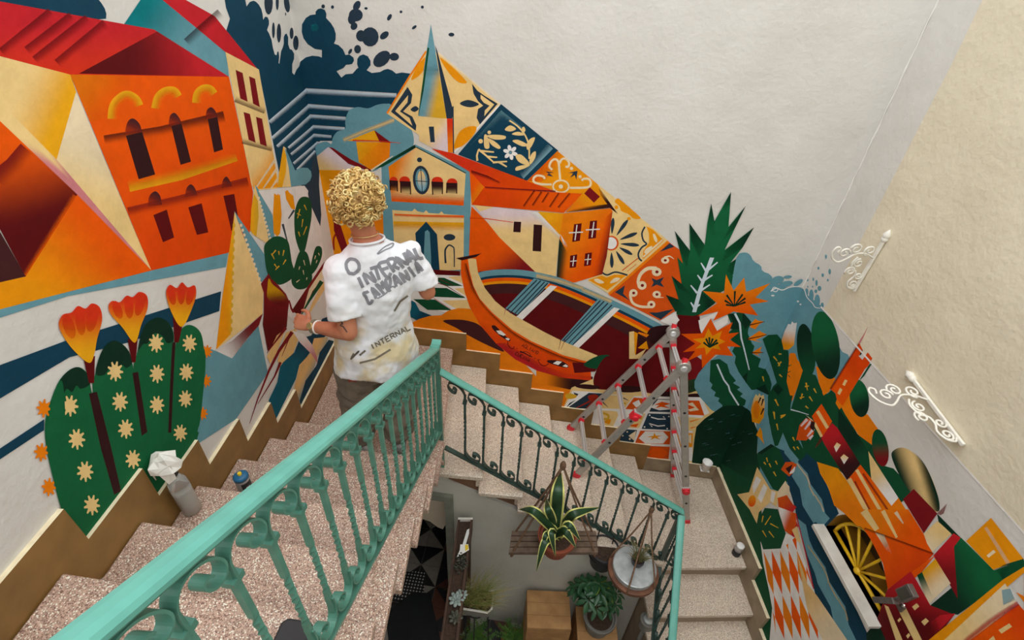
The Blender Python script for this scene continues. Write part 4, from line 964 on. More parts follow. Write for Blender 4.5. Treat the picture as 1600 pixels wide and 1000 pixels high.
sea.E('K', [(775, 183, 48, 30, -10), (852, 160, 33, 12, -5), (838, 215, 55, 22, -12), (935, 205, 42, 18, -35), (1010, 188, 8, 10), (1055, 182, 7, 14), (1080, 210, 9, 24), (1095, 95, 8, 12), (1128, 150, 10, 15), (1183, 122, 10, 22), (1168, 188, 7, 10), (1012, 240, 5, 8), (1050, 240, 5, 8), (1103, 253, 15, 20), (1075, 275, 12, 14), (1040, 310, 18, 50), (1086, 350, 22, 50), (1125, 385, 12, 22), (1003, 280, 13, 28), (1154, 5, 8, 16)], 'lb')
sea.K('K', '720,272 760,248 810,262 870,240 950,235 985,262 1005,320 1050,370 1070,400 1110,408', 9, 'wh', smooth=True, w1=5).E('K', [(735, 305, 14, 6), (935, 355, 9, 8), (955, 378, 8, 6)], 'wh').K('K', '728,262 745,240 775,255 760,275 735,268', 6, 'wh', smooth=True)
wp = Part('painted_pot', 'B', 'white painted gaps round the star flowers')
wp.P('K', '155,500 310,425 285,490 250,485 180,605 165,560', 'wh').P('K', '268,522 390,455 382,520 300,585', 'wh').P('B2', '1085,628 955,705 1060,750 1108,695 1080,660', 'wh')
vc = Part('painted_cactus', 'BR', 'tall green painted cacti with zigzag edges beside the corner')
vc.P('K2', '345,25 350,-90 420,-100 480,-60 500,10 548,70 525,88 582,122 556,138 602,172 580,192 627,222 616,262 560,280 445,285 440,258 408,230 420,205 378,190 390,160 352,130 366,100 342,75', 'gr2')
vc.P('K', '380,450 500,432 568,510 545,565 535,640 592,700 575,762 642,800 622,862 655,880 700,930 640,1000 560,930 500,882 438,830 460,800 418,740 440,700 380,600 430,560 400,500', 'gr2')
vc.P('K', '390,445 440,450 500,520 470,570 395,565 420,500', 'dgr').P('K', '500,435 568,510 520,570 495,520', 'dgr')
vc.P('Q', '160,400 240,300 282,400 275,480 335,522 320,562 382,582 412,640 430,702 415,792 310,740 270,742 230,690 168,600 138,530', 'gr2')
vc.P('Q', '310,740 380,700 415,792', 'dgr').P('Q', '200,640 240,600 230,690', 'dgr')
vc.K('K2', '400,-60 430,10 455,65 490,110 500,150 540,215 570,262', 13, 'skyw').K('K', '440,445 478,520 490,640 512,720 552,886', 18, 'skyw', w1=9)
for a in ('255,235 300,185 320,200 372,208 330,228 300,268 262,255', '232,347 330,280 350,292 392,310 300,352 355,372 262,352', '268,452 350,402 335,440 362,450 312,462 342,482'):
    Part('painted_bloom', 'BR', sub=vc).P('Q', a, 'or2').dash('Q', [tuple(float(v) for q in (a.split()[0], a.split()[3]) for v in q.split(','))], 9, ('dbrn', .9))
dk = Part('painted_cactus', 'BR', 'very dark green painted cactus dome above the landing corner')
dk.P('K2', '205,700 225,520 240,430 300,370 420,285 445,270 500,262 600,266 662,312 700,420 722,470 716,640 740,760 700,960 640,1010 540,1010 425,760 210,760', ['dgr', (420, 500), 'gr2', (560, 1100)])
for i in range(46):
    a = random.uniform(270, 700); b = random.uniform(300, 900)
    if b > 690 and a < 460: continue
    if b < 460 - (a - 240) * 1.0: continue
    dk.K('K2', [(a, b + 4), (a + 32, b - 4)], 5, ('gr2', .9) if i % 2 else ('lb', .35)); dk.same = True
dk.same = False
st = []
for nm, reg, pts, inner, cen, tips in (('a', 'K', '190,270 355,285 370,140 430,265 512,163 527,275 716,208 600,320 706,350 555,375 622,462 430,430 270,502 310,430 148,466 300,365', None, (435, 388), ((375, 300), (440, 270), (500, 295), (360, 343), (370, 376), (522, 325), (522, 356))),
                                       ('b', 'K', '18,605 180,600 250,483 300,580 422,513 390,600 472,593 400,650 487,706 380,702 427,777 290,765 183,872 180,765 68,817 130,737 33,747 130,680', '110,645 200,635 232,560 265,620 340,580 320,640 365,665 310,690 330,730 265,715 215,770 205,710 130,720 180,680', (242, 710), ((215, 640), (240, 630), (268, 640), (195, 670), (300, 650), (308, 672)))):
    w = Part('painted_star_flower', 'B', 'orange painted star shaped flower ' + ('beneath the agave' if nm == 'a' else 'with yellow heart by the ladder top'))
    w.P(reg, pts, ['or2', (350, 200), 'or_', (350, 480)] if nm == 'a' else 'or_')
    if inner: w.P(reg, inner, 'yel2')
    for t_ in tips: w.K(reg, [cen, t_], 8, 'dgr', w1=16)
fw = Part('painted_bloom', 'BR', 'cream and orange painted flame flower on the blue water')
fw.P('K2', '668,300 690,212 708,178 722,195 735,172 748,195 768,182 776,250 768,360 732,412 678,396', ['yel2', (715, 300), 'cream', (750, 200)]).S('K2', '690,260 720,230 735,300 720,370 690,350', 'or2').dash('K2', [(745, 205, 725, 250), (765, 215, 750, 270), (768, 290, 745, 340)], 14, 'dbrn').P('K2', '740,438 708,500 735,520 772,572 760,520 755,470', 'yel2')

# ---------------------------------------------------------------- right wall
gb = Part('painted_hillside', 'R', 'green and orange painted hills on the right wall')
gb.P('px', '1127,724 1180,755 1186,770 1196,840 1206,920 1212,1040 1150,1040 1170,960 1140,800', 'gr2')
gb.P('U', '560,200 640,130 780,-30 890,-10 1050,290 1170,380 1262,540 1332,560 1482,722 1410,812 1300,900 890,560 730,510 640,450', 'gr2')
gb.P('U', '885,0 1000,-20 1062,120 1132,140 1212,252 1165,300 1172,382 1060,300 950,130', 'or2')
gb.P('Q', '535,700 560,520 570,462 592,456 615,462 630,510 682,560 672,620 590,835 560,800', 'or2').dash('Q', [(560, 560, 585, 550), (555, 610, 580, 600), (560, 630, 575, 650)], 8, 'gr2')
gb.P('Q', '775,560 800,570 930,660 880,760 835,790 800,700', 'or2')
gb.P('U', '900,90 1050,290 1132,420 1157,642 1060,522 900,262', ['dgr', (1000, 330), 'gr2', (1120, 520)])
gb.P('Q', '830,810 900,745 940,790 935,1000 905,1000', 'gr2').P('Q', '1215,540 1195,545 1110,680 1150,640', 'gr2').P('Q', '1115,450 1140,430 1140,455 1120,480', 'dgr')
rv = Part('painted_river', 'R', 'dark and light blue painted river running down the right wall')
rv.P('U', '420,400 490,425 560,540 640,430 732,510 812,690 905,912 810,1010 720,1010 600,1010 560,860 495,640', 'navy')
rv.P('V', '465,-10 720,-10 655,135 1035,965 1010,1040 840,1040 620,640 560,380', 'navy')
rv.P('V', '540,-60 760,-70 700,70 655,140 560,60', 'navy')
rv.P('U', '468,308 545,420 592,520 662,600 682,680 772,800 812,962 705,985 622,850 600,720 538,620 562,540 480,440', 'lb')
rv.P('V', '590,0 690,0 735,50 660,135 640,100', 'lb')
rv.P('V', '470,40 548,100 575,220 605,290 700,430 732,545 856,740 882,880 960,1040 870,1040 770,880 740,740 640,560 618,480 560,340 520,200', 'lb')
rv.K('U', '575,520 615,570 655,625 672,690 720,770 760,830 780,900', 12, ('pale', .6), soft=True)
rv.K('V', '560,260 620,340 690,450 720,540 800,680 850,760 870,850', 9, ('cream', .55), soft=True)
tr = Part('painted_cactus', 'R', 'green painted prickly pears with gold spines on the right wall')
tr.P('Q', '355,345 400,312 470,308 512,360 522,430 560,438 566,520 547,680 562,740 582,820 572,960 540,1010 412,1010 400,800 440,720 470,690 430,560 400,470', 'gr2', 'BR').P('Q', '440,740 480,700 520,745 480,790', 'dgr')
tr.P('U', '352,-10 545,-10 502,180 465,290 430,380 405,386 380,290 350,130', 'gr2')
tr.P('U', '268,440 375,368 442,410 482,520 502,662 430,737 390,720 270,512', 'gr2').P('U', '268,440 375,368 400,385 300,450', 'dgr')
tr.P('U', '490,130 530,98 645,140 582,330 652,450 602,502 520,402 468,282', 'gr2')
tr.P('Q', '578,905 672,598 775,632 827,760 820,832 752,942 690,942', 'gr2')
cy = [Part('painted_cypress', 'R', 'oval painted cypress on the right wall, ' + w_) for w_ in ('slim dark one nearest the corner', 'largest bright green one', 'one beside the castle', 'one with a dark red foot')]
cy[0].E('Q', [(700, 435, 70, 207, -7)], ['dgr', (700, 330), 'gr2', (720, 600)], n=28); cy[1].E('Q', [(853, 397, 106, 268, -9)], ['grn', (800, 300), 'dgr', (900, 560)], n=30); cy[2].E('Q', [(1116, 812, 74, 148, -8)], ['grn', (1080, 760), 'dgr', (1140, 880)], n=26)
cy[3].E('U', [(1230, 398, 62, 147, -10)], ['gr2', (1220, 350), 'dred', (1230, 500)], n=24)
Part('painted_leaf', 'R', 'long pale centred painted leaf on the right wall').S('G', '548,430 556,406 588,400 630,428 668,485 692,550 696,592 680,598 630,565 580,500', ['dgr', (575, 490), 'cream', (632, 468)], n=6).S('G', '600,402 640,436 668,485 692,550 697,592 684,597 656,575 640,520 630,470', ['dgr', (680, 500), ('dgr', 0), (636, 512)], n=6)
tr.K('Q', '580,900 640,915 720,940', 10, 'skyw', w1=5)
tr.dash('Q', [(445, 485, 475, 520), (485, 465, 508, 466), (480, 530, 495, 560), (505, 525, 480, 560), (490, 625, 512, 645), (700, 690, 710, 750), (690, 720, 722, 715), (760, 735, 780, 770), (670, 775, 660, 820), (650, 810, 685, 800), (725, 798, 750, 835), (695, 872, 718, 892), (455, 820, 485, 870), (445, 915, 455, 975), (500, 950, 540, 938), (360, 640, 370, 680)], 12, 'gold')
tr.dash('U', [(410, 20, 430, 70), (400, 120, 405, 175), (450, 165, 485, 145), (420, 210, 430, 260), (340, 475, 350, 510), (320, 510, 335, 530), (360, 520, 375, 550), (410, 500, 425, 530), (395, 585, 415, 620), (545, 315, 560, 345), (550, 390, 565, 415), (580, 390, 595, 410)], 12, 'gold')
tr.P('Q', '508,362 530,290 560,230 580,235 590,210 605,225 628,220 605,395 562,432 525,432', ['wh', (580, 250), 'yel2', (545, 400)])
rc = Part('painted_castle', 'R', 'orange red painted castle with two small windows')
rc.P('Q', '928,772 888,740 1068,452 1115,378 1140,430 1110,482 1140,512 1182,453 1217,500 1182,562 1160,582 985,872 940,822', ['or3', (1100, 520), 'or_', (960, 780)])
rc.K('Q', '1115,380 1150,320 1182,255', 16, ('pink', .8), w1=2).K('Q', '890,740 1070,450 1112,385', 14, ('mar', .5), soft=True)
rc.P('Q', '983,705 1003,664 1023,673 1001,716', 'cream').P('Q', '944,772 965,729 984,744 962,786', 'cream').P('Q', '940,820 985,872 960,900 930,850', 'or2')
rh = Part('painted_houses', 'R', 'striped orange and dark red painted houses tumbling down the hill')
rh.P('U', '695,152 770,55 853,192 775,322', 'or_').K('U', '738,112 818,245', 26, 'cream').K('U', '715,205 772,312', 22, 'cream')
rh.P('U', '768,322 852,205 892,240 1072,522 970,652 800,382', ['red', (860, 260), 'dbrn', (960, 560)]).K('U', '770,330 720,400', 30, ('dred', .5), w1=4)
rh.P('U', '735,508 900,560 972,660 1195,1010 1050,1010 940,902 870,850 820,700 760,600', ['yel2', (860, 620), 'or2', (980, 900)])
rh.P('U', '970,652 1075,530 1162,642 1372,790 1520,1020 1200,1020', ['or_', (1050, 620), 'or2', (1350, 950)]).K('U', '985,640 1190,1010', 36, 'cream').K('U', '1045,570 1300,1010', 26, 'cream').K('U', '1030,660 1215,1010', 14, ('rb', .6)).K('U', '1095,600 1340,960', 16, ('rb', .6))
rh.P('U', '1137,425 1372,790 1318,852 1160,642', ['cream', (1170, 600), 'wh', (1290, 780)])
for a in ('868,390 890,357 922,375 885,433', '918,475 945,448 982,475 947,527'): Part('painted_window', 'R', sub=rh).P('U', a, ['wh', tuple(float(v) for v in a.split()[3].split(',')), 'cream', tuple(float(v) for v in a.split()[1].split(','))])
rh.P('V', '840,-20 960,-20 1350,-20 1505,230 1545,330 1000,135 900,40', ['or2', (1100, 20), 'or_', (1400, 220)]).K('V', '1000,-10 1105,140', 60, 'cream', w1=40).K('V', '1150,-10 1260,200', 34, 'cream', w1=18).K('V', '1250,0 1310,90', 30, ('pale', .8), w1=8)
rh.P('V', '1000,130 1545,330 1400,500 1190,605 1150,400 1060,222', ['or_', (1200, 250), 'or3', (1420, 420)]).P('V', '1090,160 1160,180 1225,330 1180,300', ['pale', (1110, 180), ('pale', .1), (1215, 320)]).K('V', '1005,132 1545,332', 24, ('mar', .6), soft='r')
rh.P('W', '275,155 340,92 482,240 400,358', 'dred').P('W', '480,240 540,180 520,240 500,250', ('dred', .6)).P('W', '400,362 482,285 567,360 452,472 420,420', ['cream', (500, 340), 'pale', (440, 460)])
rh.P('W', '480,240 625,388 590,400 565,360 490,290', 'dgr')
rh.P('W', '585,405 625,385 822,582 1010,520 1010,570 700,780 605,848 480,832 440,792 572,682', ['dgr', (560, 760), 'grn', (800, 640)])
rh.P('W', '458,492 580,358 622,386 582,440 604,752', ['red', (570, 420), 'dred', (560, 620)])
rh.P('W', '390,592 470,512 562,660 460,755', ['yel', (430, 560), 'pale', (520, 680)]).P('W', '330,590 470,490 390,590 345,630', 'or_').P('W', '360,610 390,592 460,755 430,790', ['gr2', (380, 620), 'pale', (440, 760)])
rh.P('W', '180,700 320,588 350,630 440,792 585,848 440,1040 140,1040 118,880', ['red', (320, 640), 'mar', (260, 900)]).P('W', '440,1000 590,840 500,850 430,900', ['red', (520, 880), ('red', 0), (430, 930)])
rh.P('W', '55,960 120,885 190,1040 60,1040', 'dgr')
rh.P('W', '163,788 188,800 290,1040 245,1040', 'cream').P('W', '248,822 290,800 410,1040 360,1040', 'cream')
for a in ('330,800 358,778 374,798 346,822', '385,890 412,868 432,886 404,914', '242,882 256,866 266,876 250,894', '294,975 310,958 320,972 304,992'): Part('painted_window', 'R', sub=rh).P('W', a, 'cream')
rh.P('W', '655,405 805,266 1000,512 818,578', 'yel2').P('W', '778,492 820,458 834,472 790,506', 'pale').P('W', '780,318 935,560 915,570 765,330', ('pale', .45)).P('W', '835,580 880,548 1000,512 1010,560 880,640', ['gr2', (930, 570), ('gr2', .4), (870, 545)])
rh.P('W', '430,1000 880,635 1010,556 1010,590 480,1040', 'yel2').P('W', '480,1040 890,660 960,780 640,1040', ['cream', (600, 960), 'pale', (900, 720)]).P('W', '870,700 920,690 950,760 880,790', [('lb2', .7), (910, 740), ('lb2', 0), (960, 790)])
rh.P('W', '640,1030 970,785 1010,830 1010,1040', ['or_', (800, 960), 'or3', (980, 840)]).P('W', '955,712 1010,780 1010,740', 'or2').K('W', '650,1010 800,890 975,790', 26, ('red', .6), soft=True)
for a in ('850,940 915,900 932,920 868,962', '790,1000 820,975 832,1000'): Part('painted_window', 'R', sub=rh).P('W', a, 'cream')
rx = Part('painted_rooftops', 'R', 'orange and dark red painted rooftops below the yellow house')
rx.P('W', '1004,560 1330,380 1420,470 1420,1040 1004,1040', ['or_', (1050, 700), 'or3', (1380, 900)]).P('W', '1004,560 1330,380 1370,420 1004,640', 'yel2').P('W', '1040,760 1130,700 1150,760 1060,820', 'cream')
rx.P('W', '120,1030 1420,1030 1420,1330 120,1330', ['dred', (500, 1040), 'mar', (500, 1300)]).P('W', '500,1060 900,1060 760,1330 420,1330', 'or_')
hb = Part('painted_bottle', 'R', 'painted bottle in orange and white harlequin lozenges')
hb.P('V', '192,218 215,292 360,285 350,240 390,170 440,180 482,205 622,640 600,650 700,1040 262,1040 285,750 262,620 215,400', 'wh')
def cellx(i, j):
    """corner of the lozenge lattice: line i of the slanted family met by line j of the steep family"""
    y = 300 + (66 * (j - i)) / (.43 - .05); return Vector((215 + 66 * j + .05 * (y - 300), y))
for i in range(-14, 12):
    for j in range(-2, 12):
        q_ = [cellx(i, j), cellx(i + 1, j), cellx(i + 1, j + 1), cellx(i, j + 1)]
        for fn in (lambda v: v.y - 292 + max(0, (v.x - 360) * .9), lambda v: v.x - (215 + .15 * (v.y - 292)), lambda v: (482 + .32 * (v.y - 205)) - v.x, lambda v: 1040 - v.y):
            q_ = clip(q_, fn)
            if len(q_) < 3: break
        if len(q_) < 3: continue
        if (i + j) % 2: hb.P('V', [(v.x, v.y) for v in q_], 'or2' if i % 2 else 'or_'); hb.same = True
hb.same = False
hb.P('V', '475,300 500,380 560,560 640,660 845,960 900,1040 700,1040 560,760 530,600', ['cream2', (560, 600), 'pale', (760, 960)])
hb.K('V', '470,10 545,310 610,600', 8, 'red')
sf = Part('painted_star_flower', 'R', 'cream painted star flower with an orange spot')
sf.P('U', '112,762 205,745 268,548 372,722 442,742 422,862 370,822 282,902 265,990 210,882', 'cream')
for a in ('262,620 300,650 240,760 230,700', '320,680 350,710 300,830 270,790', '380,735 412,745 395,830 370,815'): sf.P('U', a, 'wh')
sf.E('U', [(228, 815, 30, 46, 12)], ['yel2', (228, 770), 'or_', (228, 860)])
sf.P('U', '490,655 500,680 520,700 525,780 425,790 430,740', 'pale')
rf = Part('painted_bloom', 'R', 'orange red painted ragged blossom above the bottle')
rf.P('U', '428,790 500,768 548,840 576,860 545,905 590,1010 560,1100 450,1020', ['clay', (480, 800), 'red', (560, 900)])
rf.P('V', '335,-40 470,10 475,95 432,182 392,152 350,80', ['wh', (350, 30), 'clay', (430, 60)]).P('V', '440,140 480,110 510,240 480,230', 'cream')
rf.P('V', '183,58 228,-32 330,-22 392,170 352,285 222,292 158,150', 'gr2').dash('V', [(230, 100, 275, 30), (215, 30, 205, 80), (270, 90, 335, 125), (260, 150, 300, 200), (210, 145, 240, 195)], 10, 'gold')
rf.P('U', '455,568 490,510 545,508 578,530 555,590 518,622', 'clay').P('U', '490,560 545,528 520,600', 'dbrn').S('U', '520,600 550,560 565,545 555,590', 'wh')
rf.P('U', '572,338 600,220 650,165 690,180 718,200 712,290 650,342', 'clay').dash('U', [(660, 175, 610, 230), (690, 190, 640, 255), (710, 250, 660, 310), (675, 330, 705, 300)], 24, 'lil').P('U', '690,190 720,200 712,270 680,240', 'dbrn').P('U', '645,138 712,190 690,182', 'pale')
ln = Part('painted_line', 'R', 'thin white guide line along the top of the right wall mural')
ln.K('px', [proj(rw(2.985, LINEZ)), proj(rw(1.2, LINEZ))], 2.6, 'wh')

# build the mural: one thing, one part per motif
mural = empty('mural', (0, B, 2.0), 'colourful mural of houses, church, boat and cacti painted across the stairwell walls', 'mural')
def build_part(p, parent):
    me = bpy.data.meshes.new(p.name)
    me.from_pydata([v - wloc(mural) for v in p.v], [], p.f)
    for nm, data in (('c0', p.c0), ('c1', p.c1)):
        a = me.attributes.new(nm, 'FLOAT_COLOR', 'POINT'); a.data.foreach_set('color', [c for q in data for c in q])
    a = me.attributes.new('tt', 'FLOAT', 'POINT'); a.data.foreach_set('value', p.t)
    me.materials.append(M_PAINT); me.update()
    o = bpy.data.objects.new(p.name, me); COL.objects.link(o); o.parent = parent
    WLOC[o.name] = wloc(mural)
    if p.label and not p.sub: o['label'] = p.label
    p.obj = o
for p in PARTS:
    if not p.sub and p.v: build_part(p, mural)
for p in PARTS:
    if p.sub and p.v: build_part(p, p.sub.obj)
print('mural shapes', {k: v for k, v in LAYER.items()}, 'parts', len(PARTS))

# ================================================================== RAILINGS
M_RAIL = mat('green_rail_paint', (94, 162, 148), 0.38, var=0.07, scale=14)
M_IRON = mat('green_iron_shaded', (76, 126, 110), 0.42, var=0.12, scale=18)  # darker than the handrail: the bars' shadow-side tone is put into the colour
M_IRON2 = mat('dark_green_iron', (50, 72, 66), 0.45, var=0.15, scale=18)
def scroll(s0, up, k=1.0):
    """scroll curve in the plane of the railing: (along, height) from the bar; up=+1 under the handrail, -1 on the bottom rail"""
    pts = [(0, -.135), (.002, -.09), (-.004, -.055), (-.02, -.028), (-.045, -.014), (-.072, -.016), (-.094, -.033), (-.103, -.058), (-.096, -.082), (-.078, -.094), (-.060, -.089), (-.051, -.074), (-.055, -.060), (-.067, -.056), (-.074, -.064)]
    return [(a * s0 * k, b * up * k) for a, b in pts]
def railing(name, label, A, Bp, hgt, first, step, count, side_sign, mi, last_post=None):
    """handrail from A to Bp (centre line of its underside), bottom rail hgt below, bars at first + i*step (metres along the plan)"""
    A = Vector(A); Bp = Vector(Bp); d = Bp - A; plan = Vector((d.x, d.y, 0)); Lp = plan.length; e = plan.normalized(); slope = d.z / Lp
    side = Vector((-e.y, e.x, 0))
    root = empty(name, (A + Bp) / 2 - Vector((0, 0, hgt)), label, 'railing', 'wrought iron stair railings')
    def pt(s, h=0): return A + e * s + Vector((0, 0, slope * s + h))
    mb = MB()
    # moulded handrail section swept along the line
    sec = [(-.026, 0), (-.026, .010), (-.020, .018), (-.008, .022), (.008, .022), (.020, .018), (.026, .010), (.026, 0), (.010, -.004), (-.010, -.004)]
    n = len(sec); ends = [pt(-0.01), pt(Lp + 0.012)]
    mb.add([p + side * a + Vector((0, 0, b)) for p in ends for a, b in sec], [(i, (i + 1) % n, n + (i + 1) % n, n + i) for i in range(n)] + [tuple(range(n - 1, -1, -1)), tuple(range(n, 2 * n))])
    obj('handrail', mb, M_RAIL, root, smooth=False)
    obj('bottom_rail', MB().beam(pt(0, -hgt), pt(Lp, -hgt), 0.034, 0.012), mi, root)
    obj('flat_bar', MB().beam(pt(0, -0.010), pt(Lp, -0.010), 0.030, 0.010), mi, root)
    # one baluster: square bar, twisted in the middle third
    O = pt(first)
    b0, b1 = -hgt + 0.03, -0.075
    mb = MB(); rings = []; ns = 26; w = 0.0072
    for i in range(ns + 1):
        t = i / ns; z = b0 + (b1 - b0) * t
        tw = 0 if t < .28 else (pi * 3.0 if t > .66 else (t - .28) / .38 * pi * 3.0)
        for j in range(4):
            a = tw + pi / 4 + j * pi / 2
            mb.v.append(O + e * (cos(a) * w * 1.414) + side * (sin(a) * w * 1.414) + Vector((0, 0, z)))
    for i in range(ns):
        for j in range(4):
            mb.f.append((i * 4 + j, i * 4 + (j + 1) % 4, i * 4 + 4 + (j + 1) % 4, i * 4 + 4 + j)); mb.m.append(0)
    bal = obj('baluster', mb, mi, root)
    def sc(up, s0, z):
        q = sm([(a, b, 0) for a, b in scroll(s0, up)], 3)
        m2 = MB().ribbon([O + e * v.x + Vector((0, 0, slope * v.x + v.y + z)) for v in q], side, 0.026, 0.005)
        return m2
    st = obj('scroll', sc(1, side_sign, -0.012), mi, bal)
    sb = obj('scroll', sc(-1, -side_sign, -hgt + 0.008), mi, bal)
    co = obj('collar', MB().box(O + Vector((0, 0, -0.135)), .026, .030, .016), mi, bal)
    for i in range(1, count):
        o = Vector(pt(first + i * step) - O)
        nb = inst(bal, root, o)
        for c in (st, sb, co): inst(c, nb, (0, 0, 0))
    return root, pt, e, side
# upper railing beside the pink flight
xr1 = lambda y: -0.60 + 0.06 * (2.13 - y)
za = lambda y: H - 1.842 + (2.13 - y) * 0.6075
y_a, y_b = -0.35, 2.13
r1, pt1, e1, s1 = railing('iron_railing', 'near green railing rising beside the pink upper flight', (xr1(y_a), y_a, za(y_a)), (xr1(y_b), y_b, za(y_b)), 0.700, 0.072, 0.1105, 22, -1, M_IRON)
PB = Vector((xr1(2.16) + 0.004, 2.155, 0))
obj('newel_post', MB().beam(PB + Vector((0, 0, lev(7))), PB + Vector((0, 0, za(2.15) + 0.012)), 0.028, 0.028, up=(0, 1, 0)), M_IRON, r1)
mb = MB().ribbon([pt1(2.46, 0.012), pt1(2.495, 0.022), pt1(2.525, 0.045), pt1(2.535, 0.06)], s1, 0.052, 0.022)
obj('handrail_end', mb, M_RAIL, r1)
# middle railing beside the second flight
y2 = lambda x: 2.15 + 0.04 * (x + 0.6)
A2 = onplane((693, 581), Vector((0, 2.174, 0)), Vector((-0.04, 1, 0)))
B2 = onplane((1066, 798), Vector((0, 2.174, 0)), Vector((-0.04, 1, 0)))
A2 = Vector((-0.572, y2(-0.572), A2.z - 0.012))
r2, pt2, e2, s2_ = railing('iron_railing', 'middle green railing sloping down in front of the second flight', A2, B2 - Vector((0, 0, .012)), 0.675, 0.135, 0.1225, 14, 1, M_IRON2)
# end post at the lower landing
PE = Vector((B2.x, B2.y, 0))
obj('newel_post', MB().beam(PE + Vector((0, 0, lev(13))), PE + Vector((0, 0, B2.z)), 0.03, 0.03, up=(0, 1, 0)), M_IRON2, r2)
# lower railing beside the right-hand flight
C1p = Vector((B2.x + 0.0, B2.y - 0.03, B2.z - 0.05))
rr = ray(1050, 1000); best = None
for i in range(400):
    P = EYE + rr * (2.5 + i * 0.01)
    s = (P.z - C1p.z) / max(1e-3, (C1p.y - P.y))
    if best is None or abs(s + 0.66) < best[0]: best = (abs(s + 0.66), P)
E1 = best[1]; E2 = C1p + (E1 - C1p) * 1.5
r3, pt3, e3, s3 = railing('iron_railing', 'lower green railing pointing toward the viewer beside the grey steps', C1p, E2, 0.675, 0.11, 0.1225, 8, 1, M_IRON2)

# ================================================================== THE LADDER
M_AL = mat('brushed_aluminium', (166, 163, 156), 0.42, metal=0.55, var=0.06, scale=30)
M_AL2 = mat('bright_aluminium', (206, 208, 208), 0.35, metal=0.5)
M_REDP = mat('red_plastic', (200, 30, 44), 0.45)
M_HOLE = mat('hole_shade', (40, 40, 42), 0.7)  # colour of flat discs, standing in for the shade inside the rivet holes
NTop, FTop = Vector((0.968, 2.70, H - 2.225)), Vector((0.965, 3.14, H - 2.262))
NFl, FFl = onZ((898, 748), lev(10)), onZ((889, 674), lev(10))
NFl = Vector((0.385, 2.62, lev(10))); FFl = Vector((0.325, 3.12, lev(10)))
NFr, FFr = Vector((1.437, 2.70, lev(13))), Vector((1.392, 3.178, lev(13)))
lad = empty('folding_ladder', (0.9, 2.9, lev(13)), 'folding aluminium ladder with red caps straddling the lower steps', 'ladder')
up2 = Vector((0, 1, 0))
def stile(a, b): return obj('stile', MB().beam(a, b, 0.054, 0.026, up=up2), M_AL, lad, bevel=0.004)
def foot(p, d): obj('rubber_foot', MB().beam(p, p + d * 0.045, 0.062, 0.036, up=up2), M_REDP, lad, bevel=0.005)
for t_, f_ in ((NTop, NFl), (FTop, FFl), (NTop, NFr), (FTop, FFr)):
    d = (t_ - f_).normalized()
    foot(f_, d)
    st_ = stile(f_ + d * 0.045, t_ - d * 0.03)
    L_ = (t_ - f_).length
    nr = Vector((0, -1, 0))
    for k in range(4):
        q = f_ + d * (L_ * (.16 + .2 * k))
        obj('rivet_hole', MB().lathe(q + nr * 0.0125, [(0.011, 0), (0.011, 0.002)], 12, axis=nr), M_HOLE, st_)
for p_ in (NTop, FTop):
    h_ = obj('hinge', MB().lathe(p_ + Vector((0, -0.024, 0)), [(0.046, 0), (0.05, 0.006), (0.05, 0.042), (0.046, 0.048)], 20, axis=(0, 1, 0)), M_AL, lad)
    obj('hinge_hub', MB().lathe(p_ + Vector((0, -0.032, 0)), [(0.020, 0), (0.024, 0.004), (0.024, 0.06), (0.02, 0.064)], 14, axis=(0, 1, 0)), M_AL2, h_)
    obj('release_lever', MB().beam(p_ + Vector((-0.01, -0.01, 0.03)), p_ + Vector((0.0, 0.012, 0.066)), 0.03, 0.03, up=up2), M_REDP, h_)
for near, far, tn, tf, fr_ in ((NFl, FFl, NTop, FTop, (.13, .32, .51, .70, .88)), (NFr, FFr, NTop, FTop, (.08, .22, .37, .52, .67, .80, .93))):
    for t in fr_:
        a = near.lerp(tn, t); b = far.lerp(tf, t)
        ax = (b - a).normalized(); dd_ = (tn - near).normalized()
        rg = obj('rung', MB().beam(a + ax * 0.012, b - ax * 0.012, 0.034, 0.026, up=dd_), M_AL2, lad, bevel=0.004)
        obj('rung_groove', MB().beam(a + ax * 0.03, b - ax * 0.03, 0.006, 0.028, up=dd_), M_AL, rg)
        for q, w in ((a + ax * 0.012, ax), (b - ax * 0.012, -ax)):
            obj('end_cap', MB().beam(q, q + w * 0.034, 0.041, 0.034, up=dd_), M_REDP, rg)
# locking joints half way down both near stiles
for near, far, tn, tf, t in ((NFl, FFl, NTop, FTop, .60), (NFr, FFr, NTop, FTop, .255)):
    a = near.lerp(tn, t); d = (tn - near).normalized()
    j = obj('locking_joint', MB().beam(a - d * 0.035, a + d * 0.035, 0.064, 0.050, up=up2), M_REDP, lad, bevel=0.008)
    obj('locking_knob', MB().lathe(a + Vector((0, -0.024, 0)), [(0.026, 0), (0.022, 0.016)], 14, axis=(0, -1, 0)), M_REDP, j)
    obj('joint_band', MB().beam(a + d * 0.036, a + d * 0.046, 0.072, 0.034, up=up2), M_AL2, j)

